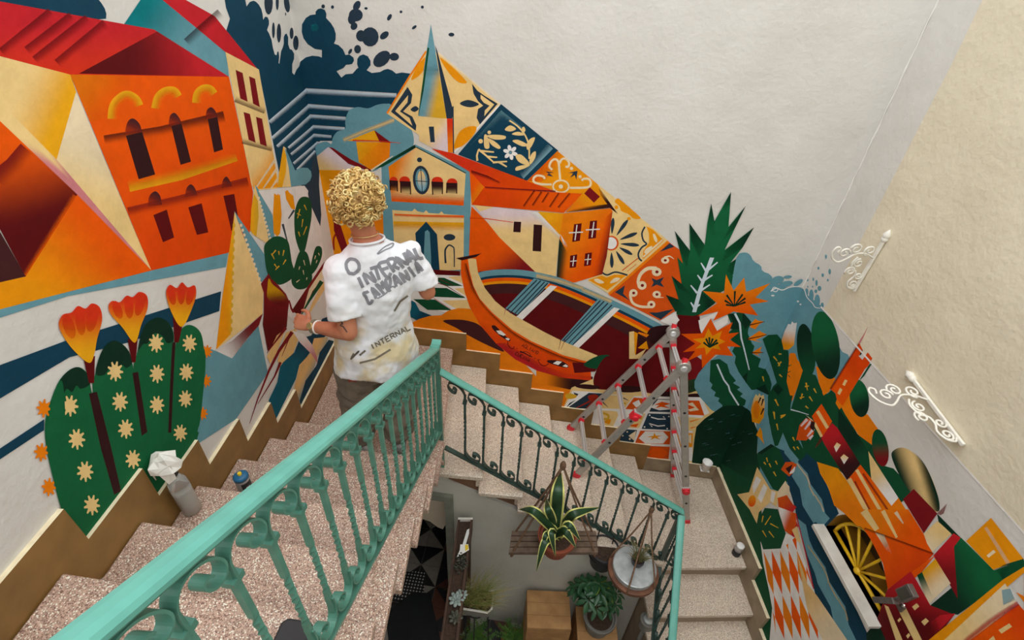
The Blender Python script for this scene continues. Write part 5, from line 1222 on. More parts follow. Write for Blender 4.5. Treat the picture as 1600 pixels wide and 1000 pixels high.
# ================================================================== WINDOW IN THE RIGHT WALL
M_MARB = mat('pale_marble', (206, 203, 194), 0.35, c2=(184, 180, 170), scale=7)
M_YEL = mat('yellow_iron', (214, 170, 24), 0.4, var=0.1)
M_BRD = mat('dark_boards', (84, 64, 30), 0.75, c2=(58, 44, 22), scale=10)
so = [yz(p) for p in ((1277, 827), (1356, 990))]
ys0, ys1 = arch[0][0] + 0.012, arch[-1][0] - 0.03
mb = MB().prism([rw(ys0, LZ - 0.03, -0.10), rw(ys1, LZ - 0.03, -0.10), rw(ys1, LZ - 0.03, 0.075), rw(ys0, LZ - 0.03, 0.075)], (0, 0, 0.03))
sill = obj('window_sill', mb, M_MARB, label='pale marble sill under the half round window', cat='sill', bevel=0.004)
wn = empty('window_1', rw(LC, LZ, -0.2), 'half round window with dark boards behind a yellow sunburst grille'); wn['kind'] = 'structure'
nb = 7
for i in range(nb):
    ya_ = LYB - 0.06 + (LYA - LYB + 0.14) * i / nb; yb_ = LYB - 0.06 + (LYA - LYB + 0.14) * (i + 1) / nb - 0.006
    obj('board', MB().prism([rw(ya_, LZ - 0.02, -0.20), rw(yb_, LZ - 0.02, -0.20), rw(yb_, LZ + LHT + 0.02, -0.20), rw(ya_, LZ + LHT + 0.02, -0.20)], NR * -0.02), M_BRD, wn)
gr_ = empty('window_grille', rw(LC, LZ, -0.06), 'yellow iron sunburst grille in the half round window', 'grille')
def gp(y, z): return rw(y, z, -0.035)
rr_ = 0.011
obj('base_bar', MB().tube([gp(LYA - 0.012, LZ + 0.014), gp(LYB + 0.012, LZ + 0.014)], rr_, 8), M_YEL, gr_, smooth=True)
obj('arch_bar', MB().tube([gp(LC + LR * .97 * cos(pi * i / 20), LZ + 0.012 + (LHT - .02) * sin(pi * i / 20)) for i in range(21)], rr_, 8), M_YEL, gr_, smooth=True)
for i in range(1, 7):
    a = pi * i / 7
    obj('spoke', MB().tube([gp(LC, LZ + 0.014), gp(LC + LR * .96 * cos(a), LZ + 0.012 + (LHT - .02) * sin(a))], 0.0085, 8), M_YEL, gr_, smooth=True)
obj('hub', MB().ball(gp(LC, LZ + 0.016), 0.026, n=12), M_YEL, gr_, smooth=True)
# steel floodlight fixed by the window
M_STL = mat('weathered_steel', (104, 96, 92), 0.5, metal=0.4, var=0.15)
M_LENS = mat('smoked_lens', (70, 66, 58), 0.15)
fp0 = onR((1400, 938), 0.02); fa = onR((1366, 937), 0.16); fb_ = onR((1418, 927), 0.12)
fl_ = empty('floodlight', fp0, 'small rusty steel floodlight on an arm beside the half round window', 'lamp')
obj('wall_plate', MB().box(onR((1407, 946), 0.008), 0.014, 0.05, 0.05), M_STL, fl_, bevel=0.003)
obj('arm', MB().beam(onR((1368, 937), 0.10), onR((1400, 939), 0.10), 0.035, 0.03), M_STL, fl_, bevel=0.003)
obj('bracket', MB().tube([onR((1406, 946), 0.01), onR((1403, 940), 0.06), onR((1400, 936), 0.10), onR((1412, 930), 0.11)], 0.009, 8), M_STL, fl_, smooth=True)
c_ = onR((1417, 927), 0.10); ex = (onR((1428, 922), 0.10) - onR((1406, 932), 0.10)).normalized()
ey = Vector((0, 0, 1)); ey = (ey - ex * ey.dot(ex)).normalized(); ez = ex.cross(ey)
MM = Matrix((ex, ey, ez)).transposed()
hs_ = obj('housing', MB().box(c_, 0.10, 0.062, 0.03, MM), M_STL, fl_, bevel=0.004)
obj('lens', MB().box(c_ - ez * 0.017 if ez.dot(EYE - c_) < 0 else c_ + ez * 0.017, 0.080, 0.044, 0.004, MM), M_LENS, hs_)
obj('bolt', MB().ball(onR((1412, 946), 0.03), 0.010, n=8), mat('chrome', (220, 220, 220), 0.15, metal=0.9), fl_, smooth=True)

# ================================================================== SCROLLED WALL BRACKETS
M_WI = mat('white_iron', (226, 220, 210), 0.5, var=0.06)
def spiral(c, r0, turns, a0, n=18, sgn=1):
    return [(c[0] + r0 * (1 - .78 * i / n) * cos(a0 + sgn * 2 * pi * turns * i / n), c[1] + r0 * (1 - .78 * i / n) * sin(a0 + sgn * 2 * pi * turns * i / n)) for i in range(n + 1)]
def bracket(P0, P1, arm_len, label):
    """bar on the wall from P0 (finial end) to P1; scrolls reach out along the wall normal"""
    d = (P1 - P0); L_ = d.length; d.normalize()
    root = empty('scroll_bracket', P0.lerp(P1, .5), label, 'bracket', 'white scrolled wall brackets')
    def q(u, v): return P0 + d * (u * L_) + NR * (v * arm_len + 0.012)
    obj('wall_bar', MB().beam(q(.06, 0), q(1, 0), 0.02, 0.014, up=NR), M_WI, root, bevel=0.003)
    fi = obj('finial', MB().ball(q(.03, 0), 0.020, n=10).lathe(q(.05, 0), [(0.012, 0), (0.018, 0.02), (0.022, 0.035), (0.012, 0.05), (0.002, 0.066)], 10, axis=-d), M_WI, root, smooth=True)
    def curve(pts): obj('scroll', MB().tube([q(u, v) for u, v in pts], 0.0055, 6), M_WI, root, smooth=True)
    k = L_ / arm_len
    def sp(c, r, t, a, s=1): return [(x, y) for x, y in ((c[0] + (p[0]) / k, c[1] + p[1]) for p in spiral((0, 0), r, t, a, sgn=s))]
    # main arm ending in a curl
    arm = sm([(.36, .02, 0), (.30, .2, 0), (.30, .42, 0), (.40, .58, 0), (.46, .72, 0), (.40, .88, 0), (.28, .95, 0), (.20, .90, 0), (.22, .82, 0), (.29, .84, 0)], 5)
    curve([(v.x, v.y) for v in arm])
    curve(sp((.22, .48), .13, 1.4, pi * .5))
    curve(sp((.30, .68), .12, 1.3, -pi * .5, -1))
    curve(sp((.24, .17), .13, 1.4, 0))
    low = sm([(.36, .34, 0), (.46, .40, 0), (.58, .34, 0), (.62, .22, 0), (.72, .20, 0), (.82, .26, 0), (.92, .20, 0), (.95, .08, 0), (.90, .02, 0)], 5)
    curve([(v.x, v.y) for v in low])
    curve(sp((.47, .26), .11, 1.4, pi, -1))
    curve(sp((.62, .34), .12, 1.4, pi * .3))
    curve(sp((.70, .10), .09, 1.3, -pi * .5))
    curve(sp((.86, .13), .10, 1.4, pi * .2, -1))
    return root
bracket(onR((1387, 371), .0), onR((1337, 455), .0), 0.27, 'white scrolled bracket fixed upright high on the beige wall')
bracket(onR((1427, 589), .0), onR((1509, 696), .0), 0.30, 'white scrolled bracket lying level above the painted line')

# ================================================================== THE PAINTER
def ringpts(c, u, v, n=22): return [c + u * cos(2 * pi * i / n) + v * sin(2 * pi * i / n) for i in range(n)]
def loft(mb, rings, n=22, cap=True):
    o = []
    for c, u, v in rings: o += ringpts(Vector(c), Vector(u), Vector(v), n)
    k = len(rings)
    fs = [(i * n + j, i * n + (j + 1) % n, (i + 1) * n + (j + 1) % n, (i + 1) * n + j) for i in range(k - 1) for j in range(n)]
    if cap: fs += [tuple(range(n - 1, -1, -1)), tuple(range((k - 1) * n, k * n))]
    mb.add(o, fs)
def limb(mb, pts, rad, n=14, sub=4):
    """smooth tapering limb through points"""
    q = sm([Vector((*p,)) for p in pts], sub); r = [v.x for v in sm([Vector((x, 0, 0)) for x in rad], sub)]
    mb.tube(q, r, n)
    mb.ball(q[0], r[0], n=12); mb.ball(q[-1], r[-1], n=12)
def Z_(z): return z + H
FD = Vector((-0.55, 0.835, 0)).normalized(); RD = Vector((FD.y, -FD.x, 0)); UZ = Vector((0, 0, 1))
def W(x, y, z): return Vector((x, y, z + H))
painter = empty('person', W(-0.93, 1.97, -2.568), 'person in white printed T-shirt and grey trousers painting, seen from behind', 'person')
shL, shR = W(-0.985, 1.88, -1.232), W(-0.688, 2.12, -1.236)
elL, wrL = W(-0.935, 1.81, -1.525), W(-1.158, 1.875, -1.568)
elR, wrR = W(-0.630, 2.14, -1.465), W(-0.78, 2.34, -1.42)
HC = W(-0.888, 2.005, -0.945)
HF = Vector((-0.55, 0.83, -0.12)).normalized(); HR = HF.cross(UZ).normalized(); HU = HR.cross(HF)
mb = MB()
# torso, neck
tor = [(-1.10, .058, .058, -.862), (-1.15, .09, .072, -.852), (-1.19, .135, .085, -.842), (-1.25, .165, .10, -.84), (-1.36, .175, .11, -.85), (-1.5, .155, .10, -.87), (-1.64, .155, .105, -.885), (-1.76, .165, .115, -.89), (-1.86, .13, .1, -.892)]
loft(mb, [(W(x, 2.0, z), RD * a, FD * b) for z, a, b, x in tor])
limb(mb, [W(-.868, 2.0, -1.16), W(-.872, 2.0, -1.08), HC + HU * -.07], [.060, .055, .058])
# head: skull, face, jaw, nose, ears
loft(mb, [(HC + HU * h + HF * o, HR * a, HF * b) for h, a, b, o in ((-.115, .030, .030, .055), (-.105, .047, .052, .045), (-.08, .060, .075, .02), (-.04, .068, .088, .004), (0, .074, .095, 0), (.04, .074, .096, -.002), (.08, .063, .083, -.004), (.105, .042, .057, -.005), (.116, .015, .02, -.005))])
limb(mb, [HC + HF * .088 + HU * .012, HC + HF * .104 + HU * -.018, HC + HF * .112 + HU * -.034], [.009, .011, .014], 10)
limb(mb, [HC + HF * .090 + HU * -.068 - HR * .018, HC + HF * .096 + HU * -.067, HC + HF * .090 + HU * -.068 + HR * .018], [.006, .009, .006], 8)
for sg in (-1, 1):
    mb.ball(HC + HR * (sg * .076) + HF * -.004 + HU * -.012, .010, .020, .032, M=Matrix((HR, HF, HU)).transposed(), n=12)
    limb(mb, [HC + HF * .086 + HU * .026 + HR * sg * .045, HC + HF * .093 + HU * .03 + HR * sg * .02], [.008, .008], 8)
# arms
def inw(a, k):
    d = W(-.84, 2.0, 0) - a; d.z = 0
    return a + d.normalized() * k - UZ * .012
limb(mb, [inw(shL, .035), inw(shL, .012).lerp(elL, .5) - FD * .006, elL], [.046, .048, .043])
limb(mb, [elL, elL.lerp(wrL, .4), wrL], [.042, .040, .026])
limb(mb, [inw(shR, .035), inw(shR, .012).lerp(elR, .5), elR], [.046, .048, .043])
limb(mb, [elR, elR.lerp(wrR, .4), wrR], [.042, .038, .026])
# hands
def hand(wr, d, back, thumbside, curl):
    """palm and five fingers; d along the hand, back = out of its back"""
    d = d.normalized(); back = (back - d * back.dot(d)).normalized(); s = d.cross(back).normalized() * thumbside
    loft(mb, [(wr, s * .024, back * .017), (wr + d * .03, s * .034, back * .017), (wr + d * .06, s * .041, back * .016), (wr + d * .085, s * .042, back * .014), (wr + d * .092, s * .036, back * .009)], 16)
    ax = s
    for i, (off_, ln, r) in enumerate(((.031, .070, .0088), (.0105, .080, .0092), (-.0105, .074, .0088), (-.031, .060, .0078))):
        p = wr + d * (.082 - .006 * (i == 3)) + s * off_; dirv = d.copy(); pts = [p]
        for seg, bend in ((.44, .55 * curl), (.32, .85 * curl), (.24, .6 * curl)):
            dirv = (dirv * cos(bend) - back * sin(bend)).normalized(); pts.append(pts[-1] + dirv * (ln * seg))
        mb.tube(sm(pts, 3), [r * (1 - .025 * k) for k in range(10)], 10); mb.ball(pts[-1], r * .8, n=10)
    p = wr + d * .028 + s * .030
    t1_ = p + (d * .6 + s * .7 - back * .25).normalized() * .034; t2_ = t1_ + (d * .95 + s * .25 - back * .25).normalized() * .028; t3_ = t2_ + (d * .9 - s * .15 - back * .35).normalized() * .022
    mb.tube(sm([p, t1_, t2_, t3_], 3), [.0135, .0125, .012, .0115, .011, .0105, .010, .0095, .009, .0085], 10); mb.ball(t3_, .0085, n=10)
hand(wrL, W(-1.28, 1.905, -1.562) - wrL, Vector((0, -.75, .65)), 1, .95)
hand(wrR, Vector((-.6, .75, .15)), Vector((.5, .3, .8)), -1, .8)
# legs (inside the trousers) down to the ankles
hipL, hipR = W(-.985, 1.94, -1.75), W(-.82, 2.06, -1.74)
knL, knR = W(-1.035, 1.985, -2.15), W(-.815, 2.06, -2.14)
anL, anR = W(-1.045, 1.95, -2.49), W(-.825, 2.0, -2.49)
for a, b, c in ((hipL, knL, anL), (hipR, knR, anR)):
    limb(mb, [a, a.lerp(b, .5), b, b.lerp(c, .4) - FD * .015, c, c + FD * .02 + Vector((0, 0, -.03))], [.085, .075, .056, .054, .038, .036])
M_SKIN = mat('tanned_skin', (186, 122, 92), 0.55, c2=(172, 104, 76), scale=14, bump=0.08, bscale=120)
body = obj('body', mb, M_SKIN, painter, smooth=True)
rm = body.modifiers.new('remesh', 'REMESH'); rm.mode = 'VOXEL'; rm.voxel_size = 0.0052; rm.use_smooth_shade = True
cs = body.modifiers.new('smooth', 'CORRECTIVE_SMOOTH' if False else 'SMOOTH'); cs.iterations = 3; cs.factor = 0.5
M_EYEW = mat('eye_white', (232, 226, 218), 0.2); M_IRIS = mat('brown_iris', (70, 44, 30), 0.2)
for sg in (-1, 1):
    e_ = obj('eye', MB().ball(HC + HF * .083 + HR * (sg * .031) + HU * .006, .0115, n=12), M_EYEW, painter, smooth=True)
    obj('iris', MB().ball(HC + HF * .0925 + HR * (sg * .031) + HU * .005, .005, n=10), M_IRIS, e_, smooth=True)

# T-shirt: torso and wide sleeves in one cloth surface
mb = MB()
sh = [(-1.115, .076, .072, -.862, 0), (-1.135, .104, .085, -.856, 0), (-1.165, .142, .098, -.848, 0), (-1.20, .178, .112, -.842, 0), (-1.26, .196, .124, -.84, 0), (-1.36, .192, .132, -.850, -.005), (-1.48, .186, .132, -.866, -.008), (-1.60, .190, .136, -.880, -.01), (-1.70, .206, .156, -.892, -.012), (-1.79, .218, .172, -.900, -.016), (-1.855, .222, .178, -.902, -.018)]
rings = []
for z, a, b, x, o in sh: rings.append((W(x, 2.0, z) + FD * o, RD * a, FD * b))
loft(mb, rings, 30)
def sleeve(a, b, t):
    d = (b - a).normalized(); u = d.cross(UZ if abs(d.z) < .9 else FD).normalized(); w = d.cross(u)
    inn = (W(-.84, 2.0, 0) - a); inn.z = 0; inn.normalize()
    mb.ball(a + inn * .020 + UZ * -.002, .074, n=16)
    loft(mb, [(a.lerp(b, k) + inn * o, u * r, w * r) for k, o, r in ((0, .018, .064), (.2, .006, .069), (.45, 0, .072), (t - .02, 0, .076), (t, 0, .079))], 20)
sleeve(shL, elL, .74); sleeve(shR, elR, .76)
def shirtmat():
    m = mat('white_cotton', (218, 219, 223), 0.85, bump=0.3, bscale=26)
    N = m.node_tree.nodes; L = m.node_tree.links; b = N['Principled BSDF']
    tc = N.new('ShaderNodeTexCoord'); n = N.new('ShaderNodeTexNoise'); n.inputs['Scale'].default_value = 6.5; n.inputs['Detail'].default_value = 5
    L.new(tc.outputs['Object'], n.inputs['Vector'])
    sx = N.new('ShaderNodeSeparateXYZ'); L.new(tc.outputs['Object'], sx.inputs[0])
    mz = N.new('ShaderNodeMapRange'); mz.inputs[1].default_value = 1.22; mz.inputs[2].default_value = 0.95; L.new(sx.outputs[2], mz.inputs[0])
    mn = N.new('ShaderNodeMapRange'); mn.inputs[1].default_value = 0.46; mn.inputs[2].default_value = 0.62; L.new(n.outputs['Fac'], mn.inputs[0])
    mu = N.new('ShaderNodeMath'); mu.operation = 'MULTIPLY'; L.new(mz.outputs[0], mu.inputs[0]); L.new(mn.outputs[0], mu.inputs[1])
    mx = N.new('ShaderNodeMix'); mx.data_type = 'RGBA'; mx.inputs[6].default_value = (*alb((218, 219, 223)), 1); mx.inputs[7].default_value = (*alb((204, 188, 150)), 1)
    L.new(mu.outputs[0], mx.inputs[0]); L.new(mx.outputs[2], b.inputs['Base Color'])
    return m
for i, v in enumerate(mb.v):        # soft folds
    a = v.z * 17 + v.x * 9; b = v.x * 31 - v.z * 13
    k = .006 * sin(a) + .005 * sin(b) + (.010 * sin(v.x * 24 + v.y * 15) if v.z < Z_(-1.76) else 0)
    d = v - W(-.87, 2.0, 0); d.z = 0
    mb.v[i] = v + d.normalized() * k + Vector((0, 0, (.016 * sin(v.x * 13 + 1.2) if v.z < Z_(-1.83) else 0)))
shirt = obj('t_shirt', mb, shirtmat(), painter, smooth=True, label='white T-shirt with grey lettering and paint stains')
rm = shirt.modifiers.new('remesh', 'REMESH'); rm.mode = 'VOXEL'; rm.voxel_size = 0.008; rm.use_smooth_shade = True
s_m = shirt.modifiers.new('smooth', 'SMOOTH'); s_m.iterations = 6; s_m.factor = 0.5
txd = bpy.data.textures.new('cloth_folds', 'CLOUDS'); txd.noise_scale = 0.075; txd.noise_depth = 2
dsp = shirt.modifiers.new('folds', 'DISPLACE'); dsp.texture = txd; dsp.strength = 0.022; dsp.mid_level = 0.5; dsp.texture_coords = 'LOCAL'
obj('collar_rib', MB().tube([W(-.862, 2.0, -1.112) + RD * (.078 * cos(a)) + FD * (.073 * sin(a)) + UZ * (.012 * -sin(a)) for a in (2 * pi * i / 28 for i in range(28))], .0062, 8, closed=True), MATS['white_cotton'], shirt, smooth=True)

# trousers
mb = MB()
loft(mb, [(W(-.888, 2.0, z), RD * a, FD * b) for z, a, b in ((-1.66, .175, .125), (-1.74, .195, .142), (-1.80, .205, .15), (-1.88, .20, .145), (-1.93, .17, .12))], 26)
for h_, k_, a_ in ((hipL, knL, anL), (hipR, knR, anR)):
    limb(mb, [h_ + Vector((0, 0, -.03)), h_.lerp(k_, .5), k_, k_.lerp(a_, .5), a_ + Vector((0, 0, .07))], [.100, .115, .112, .100, .088], 18)
for i, v in enumerate(mb.v):
    k = .006 * sin(v.z * 31 + v.x * 12) + .004 * sin(v.z * 53 - v.y * 20)
    d = v - W(-.9, 2.0, 0); d.z = 0
    mb.v[i] = v + d.normalized() * k
M_TRS = mat('grey_trousers', (122, 112, 98), 0.9, c2=(104, 94, 82), scale=9, bump=0.35, bscale=50)
trs = obj('trousers', mb, M_TRS, painter, smooth=True, label='loose grey work trousers with a red paint stain')
rm = trs.modifiers.new('remesh', 'REMESH'); rm.mode = 'VOXEL'; rm.voxel_size = 0.009; rm.use_smooth_shade = True
s_m = trs.modifiers.new('smooth', 'SMOOTH'); s_m.iterations = 4
dsp = trs.modifiers.new('folds', 'DISPLACE'); dsp.texture = txd; dsp.strength = 0.03; dsp.mid_level = 0.5; dsp.texture_coords = 'LOCAL'
# shoes
M_SHOE = mat('grey_shoe', (96, 92, 92), 0.7, c2=(150, 146, 140), scale=30); M_SOLE = mat('white_sole', (196, 190, 182), 0.6)
for a_, s_ in ((anL, -1), (anR, 1)):
    fd = (FD + RD * (.18 * s_)).normalized(); rd = Vector((fd.y, -fd.x, 0)); c = Vector((a_.x, a_.y, lev(5)))
    mb = MB(); loft(mb, [(c + fd * o + UZ * h, rd * w, fd * 0 + UZ * hh) for o, w, h, hh in ((-.085, .022, .050, .032), (-.07, .036, .058, .045), (0, .042, .060, .048), (.07, .046, .050, .036), (.13, .046, .042, .028), (.17, .034, .036, .020), (.185, .015, .032, .012))], 16)
    sh_ = obj('shoe', mb, M_SHOE, painter, smooth=True)
    mb = MB(); q = [c + fd * (.05 + .145 * cos(t)) + rd * (.048 * sin(t)) for t in (2 * pi * i / 20 for i in range(20))]
    mb.prism([p + UZ * .001 for p in q], (0, 0, .022)); obj('sole', mb, M_SOLE, sh_)
# jewellery, watch
M_GLD = mat('pale_gold', (214, 190, 130), 0.25, metal=0.8)
obj('necklace', MB().tube([W(-.868, 2.0, -1.085) + RD * (.063 * cos(a)) + FD * (.062 * sin(a)) - UZ * (.012 * sin(a)) for a in (2 * pi * i / 30 for i in range(30))], .0022, 6, closed=True), M_GLD, painter, smooth=True)
ad = (wrL - elL).normalized(); au = ad.orthogonal().normalized(); av = ad.cross(au)
def band(t, r, w, m, nm):
    c = elL.lerp(wrL, t); return obj(nm, MB().tube([c + au * (r * cos(a)) + av * (r * sin(a)) for a in (2 * pi * i / 24 for i in range(24))], w, 8, closed=True), m, painter, smooth=True)
bw = band(.93, .029, .008, mat('watch_strap', (120, 112, 90), 0.5), 'watch')
cw_ = elL.lerp(wrL, .93); tw_ = (EYE - cw_); tw_ = (tw_ - ad * tw_.dot(ad)).normalized()
obj('watch_case', MB().lathe(cw_ + tw_ * .028, [(.017, 0), (.018, .004), (.015, .009)], 18, axis=tw_), M_GLD, bw)
band(.83, .032, .0045, mat('white_band', (226, 222, 214), 0.5), 'bracelet')
# hair: a mass of blond curls
M_HAIR = mat('blond_curls', (214, 180, 112), 0.5, c2=(150, 112, 58), scale=26); M_HAIR2 = mat('light_blond_curls', (238, 214, 156), 0.45, c2=(196, 160, 92), scale=30)
mb = MB(); HB = Matrix((HR, HF, HU)).transposed()
mb.ball(HC + HU * .030 - HF * .018, .098, .108, .102, n=20, M=HB)
hair = obj('hair', mb, M_HAIR, painter, smooth=True, label='short curly blond hair')
rnd = random.Random(3); mb = MB(); nC = 0
while nC < 430:
    u, v = rnd.uniform(-1, 1), rnd.uniform(0, 2 * pi)
    lo = Vector((sqrt(1 - u * u) * cos(v), sqrt(1 - u * u) * sin(v), u))
    if lo.z < -.62 and lo.y > -.55: continue
    if lo.y > .62 and lo.z < .35: continue
    if lo.z < -.85: continue
    p = HC + HU * .026 - HF * .018 + HB @ Vector((lo.x * .108, lo.y * .116, lo.z * .116)) + Vector((rnd.uniform(-.008, .008),) * 3)
    nrm = (HB @ lo).normalized(); a = nrm.orthogonal().normalized(); a = (Matrix.Rotation(rnd.uniform(0, 6.28), 3, nrm) @ a); b = (nrm * rnd.uniform(.2, 1) + nrm.cross(a) * rnd.uniform(-1, 1)).normalized()
    r = rnd.uniform(.007, .0125); tn = rnd.uniform(.9, 1.6); h = rnd.uniform(.006, .016); c = a.cross(b).normalized()
    pts = [p + a * (r * cos(t)) + b * (r * sin(t)) + c * (h * t / 6.28) for t in (tn * 2 * pi * i / 12 for i in range(13))]
    mb.tube(pts, [.0046 * (1 - .45 * abs(i - 5) / 7) for i in range(13)], 5, mi=rnd.choice((0, 0, 1)))
    nC += 1
obj('curls', mb, [M_HAIR, M_HAIR2], hair, smooth=True)
# lettering printed on the shirt: brush strokes laid on the cloth
bpy.context.view_layer.update()
dg = bpy.context.evaluated_depsgraph_get()
ev = shirt.evaluated_get(dg); me = ev.to_mesh()
bv = BVHTree.FromPolygons([shirt.matrix_world @ v.co for v in me.vertices], [tuple(p.vertices) for p in me.polygons])
ev.to_mesh_clear()
REG['S1'] = (480, 250, 4.545); REG['S2'] = (430, 420, 3.335)
def print_on(name, reg, strokes, w, m, parent, bvh=bv, lift=.0016):
    mb = MB()
    for st in strokes:
        q = tp(reg, st); k = REG[reg][2]; d = []
        for a, b in zip(q[:-1], q[1:]):
            n_ = max(1, int((b - a).length / 2.2)); d += [a.lerp(b, i / n_) for i in range(n_)]
        d.append(q[-1]); rows = []
        for i in range(len(d)):
            t = (d[min(i + 1, len(d) - 1)] - d[max(i - 1, 0)]).normalized(); nn = Vector((-t.y, t.x)); row = []
            for s in (-.5, 0, .5):
                pp = d[i] + nn * (w / k * s); r_ = ray(pp.x, pp.y).normalized()
                hit = bvh.ray_cast(EYE, r_)
                row.append(hit[0] + (hit[1] if hit[1].dot(r_) < 0 else -hit[1]) * lift if hit[0] else None)
            rows.append(row)
        for r0, r1 in zip(rows[:-1], rows[1:]):
            for j in (0, 1):
                f4 = (r0[j], r0[j + 1], r1[j + 1], r1[j])
                if None in f4 or max((f4[0] - f4[2]).length, (f4[1] - f4[3]).length) > .05: continue
                mb.add(f4, [(0, 1, 2, 3)])
    if mb.v: obj(name, mb, m, parent)
M_INK = mat('grey_print', (126, 126, 132), 0.8, var=0.1); M_INK2 = mat('dark_print', (110, 102, 88), 0.8, var=0.1)
ring = [(322 + 46 * cos(a), 755 + 52 * sin(a)) for a in (2 * pi * i / 18 for i in range(19))]
jr = random.Random(11)
def graff(sts, j=7): return [[(v.x, v.y) for v in sm([Vector((x + jr.uniform(-j, j), y + jr.uniform(-j, j), 0)) for x, y in st], 4)] for st in sts]
print_on('printed_lettering', 'S1', graff([ring], 3) + graff(letters(None, 'S1', 'INTERNAL', 335, 840, 815, 590, 92, 0, None), 9) , 24, M_INK, shirt)
print_on('printed_lettering', 'S1', graff(letters(None, 'S1', 'CAMPANIA', 395, 945, 800, 705, 84, 0, None), 9), 22, M_INK, shirt)
print_on('printed_lettering', 'S1', graff([[(495, 668), (520, 640), (560, 612), (612, 592), (600, 620), (550, 640), (500, 668)], [(500, 985), (560, 945), (600, 900), (625, 905)]], 2), 10, M_INK, shirt)
print_on('printed_lettering', 'S2', letters(None, 'S2', 'INTERNAL', 492, 398, 700, 288, 26, 0, None), 7, M_INK2, shirt)
print_on('printed_lettering', 'S2', [[(395, 470), (440, 425), (395, 470), (410, 440)], [(440, 450), (470, 425)], [(440, 490), (520, 470), (600, 420)], [(620, 220), (650, 170), (690, 140)]], 10, M_INK2, shirt)
ev = trs.evaluated_get(dg); me = ev.to_mesh()
bt_ = BVHTree.FromPolygons([trs.matrix_world @ v.co for v in me.vertices], [tuple(p.vertices) for p in me.polygons]); ev.to_mesh_clear()
print_on('paint_stain', 'S2', [[(382, 582), (400, 578), (424, 580)]], 18, mat('red_stain', (150, 60, 48), 0.8), trs, bt_)
print_on('pocket_opening', 'S2', [[(308, 492), (312, 515), (320, 540)]], 22, mat('pocket_shade', (46, 42, 38), 0.9), trs, bt_)  # dark stroke laid on the cloth, painting the shade inside the pocket
ev = body.evaluated_get(dg); me = ev.to_mesh()
bb_ = BVHTree.FromPolygons([body.matrix_world @ v.co for v in me.vertices], [tuple(p.vertices) for p in me.polygons]); ev.to_mesh_clear()
print_on('arm_tattoo', 'S2', [[(335, 265), (350, 280), (340, 295), (355, 300), (375, 330)], [(345, 262), (352, 290)]], 6, mat('tattoo_ink', (70, 58, 58), 0.6), body, bb_)

# ================================================================== SMALL THINGS ON THE STEPS
M_CLR = mat('clear_plastic', (240, 240, 236), 0.06, trans=0.85); M_BLK = mat('black_plastic', (28, 28, 30), 0.4)
M_LIQ = mat('milky_liquid', (214, 212, 200), 0.25, trans=0.15); M_TAPE = mat('masking_paper', (224, 222, 214), 0.8, var=0.05, bump=0.3, bscale=30)
def ztop(P, py):
    """height at which the vertical line through P reaches image row py"""
    lo, hi = P.z, P.z + 2
    for _ in range(40):
        m = (lo + hi) / 2
        if proj(Vector((P.x, P.y, m)))[1] > py: lo = m
        else: hi = m
    return lo
b0 = onZ((299, 796), lev(2)); b0 = Vector((max(b0.x, xleft(b0.y) + .07), b0.y, lev(2)))
hb_ = ztop(b0, 737) - b0.z
sb_ = empty('spray_bottle', b0, 'clear water bottle with a paper wrapped sprayer head on the left steps', 'bottle')
r = .038
obj('bottle_body', MB().lathe(b0, [(r * .8, .0), (r, .008), (r, hb_ * .68), (r * .9, hb_ * .78), (.018, hb_ * .9), (.0145, hb_ * .93), (.0145, hb_ * .97)], 24, cap=True), M_CLR, sb_, smooth=True)
obj('water', MB().lathe(b0, [(r * .72, .004), (r * .93, .011), (r * .93, hb_ * .52), (r * .9, hb_ * .525)], 24), M_LIQ, sb_, smooth=True)
obj('collar', MB().lathe(b0 + UZ * hb_ * .93, [(.020, 0), (.021, .004), (.021, .024), (.017, .03)], 18), M_BLK, sb_)
cw2 = b0 + UZ * (hb_ * .93 + .075) + Vector((-.012, .0, 0))
rn = random.Random(5); mb = MB(); mb.ball(cw2, .062, .052, .05, n=10)
for i, v in enumerate(mb.v): mb.v[i] = v + (v - cw2).normalized() * rn.uniform(-.012, .010)
obj('wrapped_head', mb, M_TAPE, sb_)
obj('paper_flap', MB().add([cw2 + Vector(q) for q in ((.05, -.02, .02), (.058, -.03, -.05), (.02, -.04, -.085), (.01, -.052, .0))], [(0, 1, 2, 3)]).prism([cw2 + Vector(q) for q in ((-.05, -.02, -.02), (-.02, -.05, -.03), (-.03, -.04, -.07), (-.058, -.015, -.055))], (0, .003, 0)), M_TAPE, sb_)
M_CANW = mat('silver_can', (170, 170, 172), 0.35, metal=0.5); M_CANB = mat('blue_cap', (30, 92, 128), 0.4); M_YCAP = mat('yellow_nozzle', (230, 190, 40), 0.5); M_LBL = mat('black_label', (34, 33, 36), 0.5); M_LBW = mat('white_print', (226, 224, 220), 0.6)
c0 = onZ((388, 772), lev(3))
hc = min(.20, max(.14, ztop(c0, 744) - c0.z))
cn = empty('spray_can', c0, 'spray paint can with blue lid and yellow nozzle on the left steps', 'spray can', 'spray cans on the stairs')
r = .033
obj('can_body', MB().lathe(c0, [(r * .9, 0), (r, .005), (r, hc * .9), (r * .92, hc * .95)], 24), M_CANW, cn, smooth=True)
fc = (EYE - c0); fc.z = 0; fc.normalize(); rc_ = Vector((-fc.y, fc.x, 0))
def wrap(u, z, k=1.012): return c0 + (fc * cos(u / r) + rc_ * sin(u / r)) * (r * k) + UZ * z
mb = MB(); nS = 10
for i in range(nS): mb.add([wrap(-.014 + .052 * i / nS, .012), wrap(-.014 + .052 * (i + 1) / nS, .012), wrap(-.014 + .052 * (i + 1) / nS, hc * .82), wrap(-.014 + .052 * i / nS, hc * .82)], [(0, 1, 2, 3)])
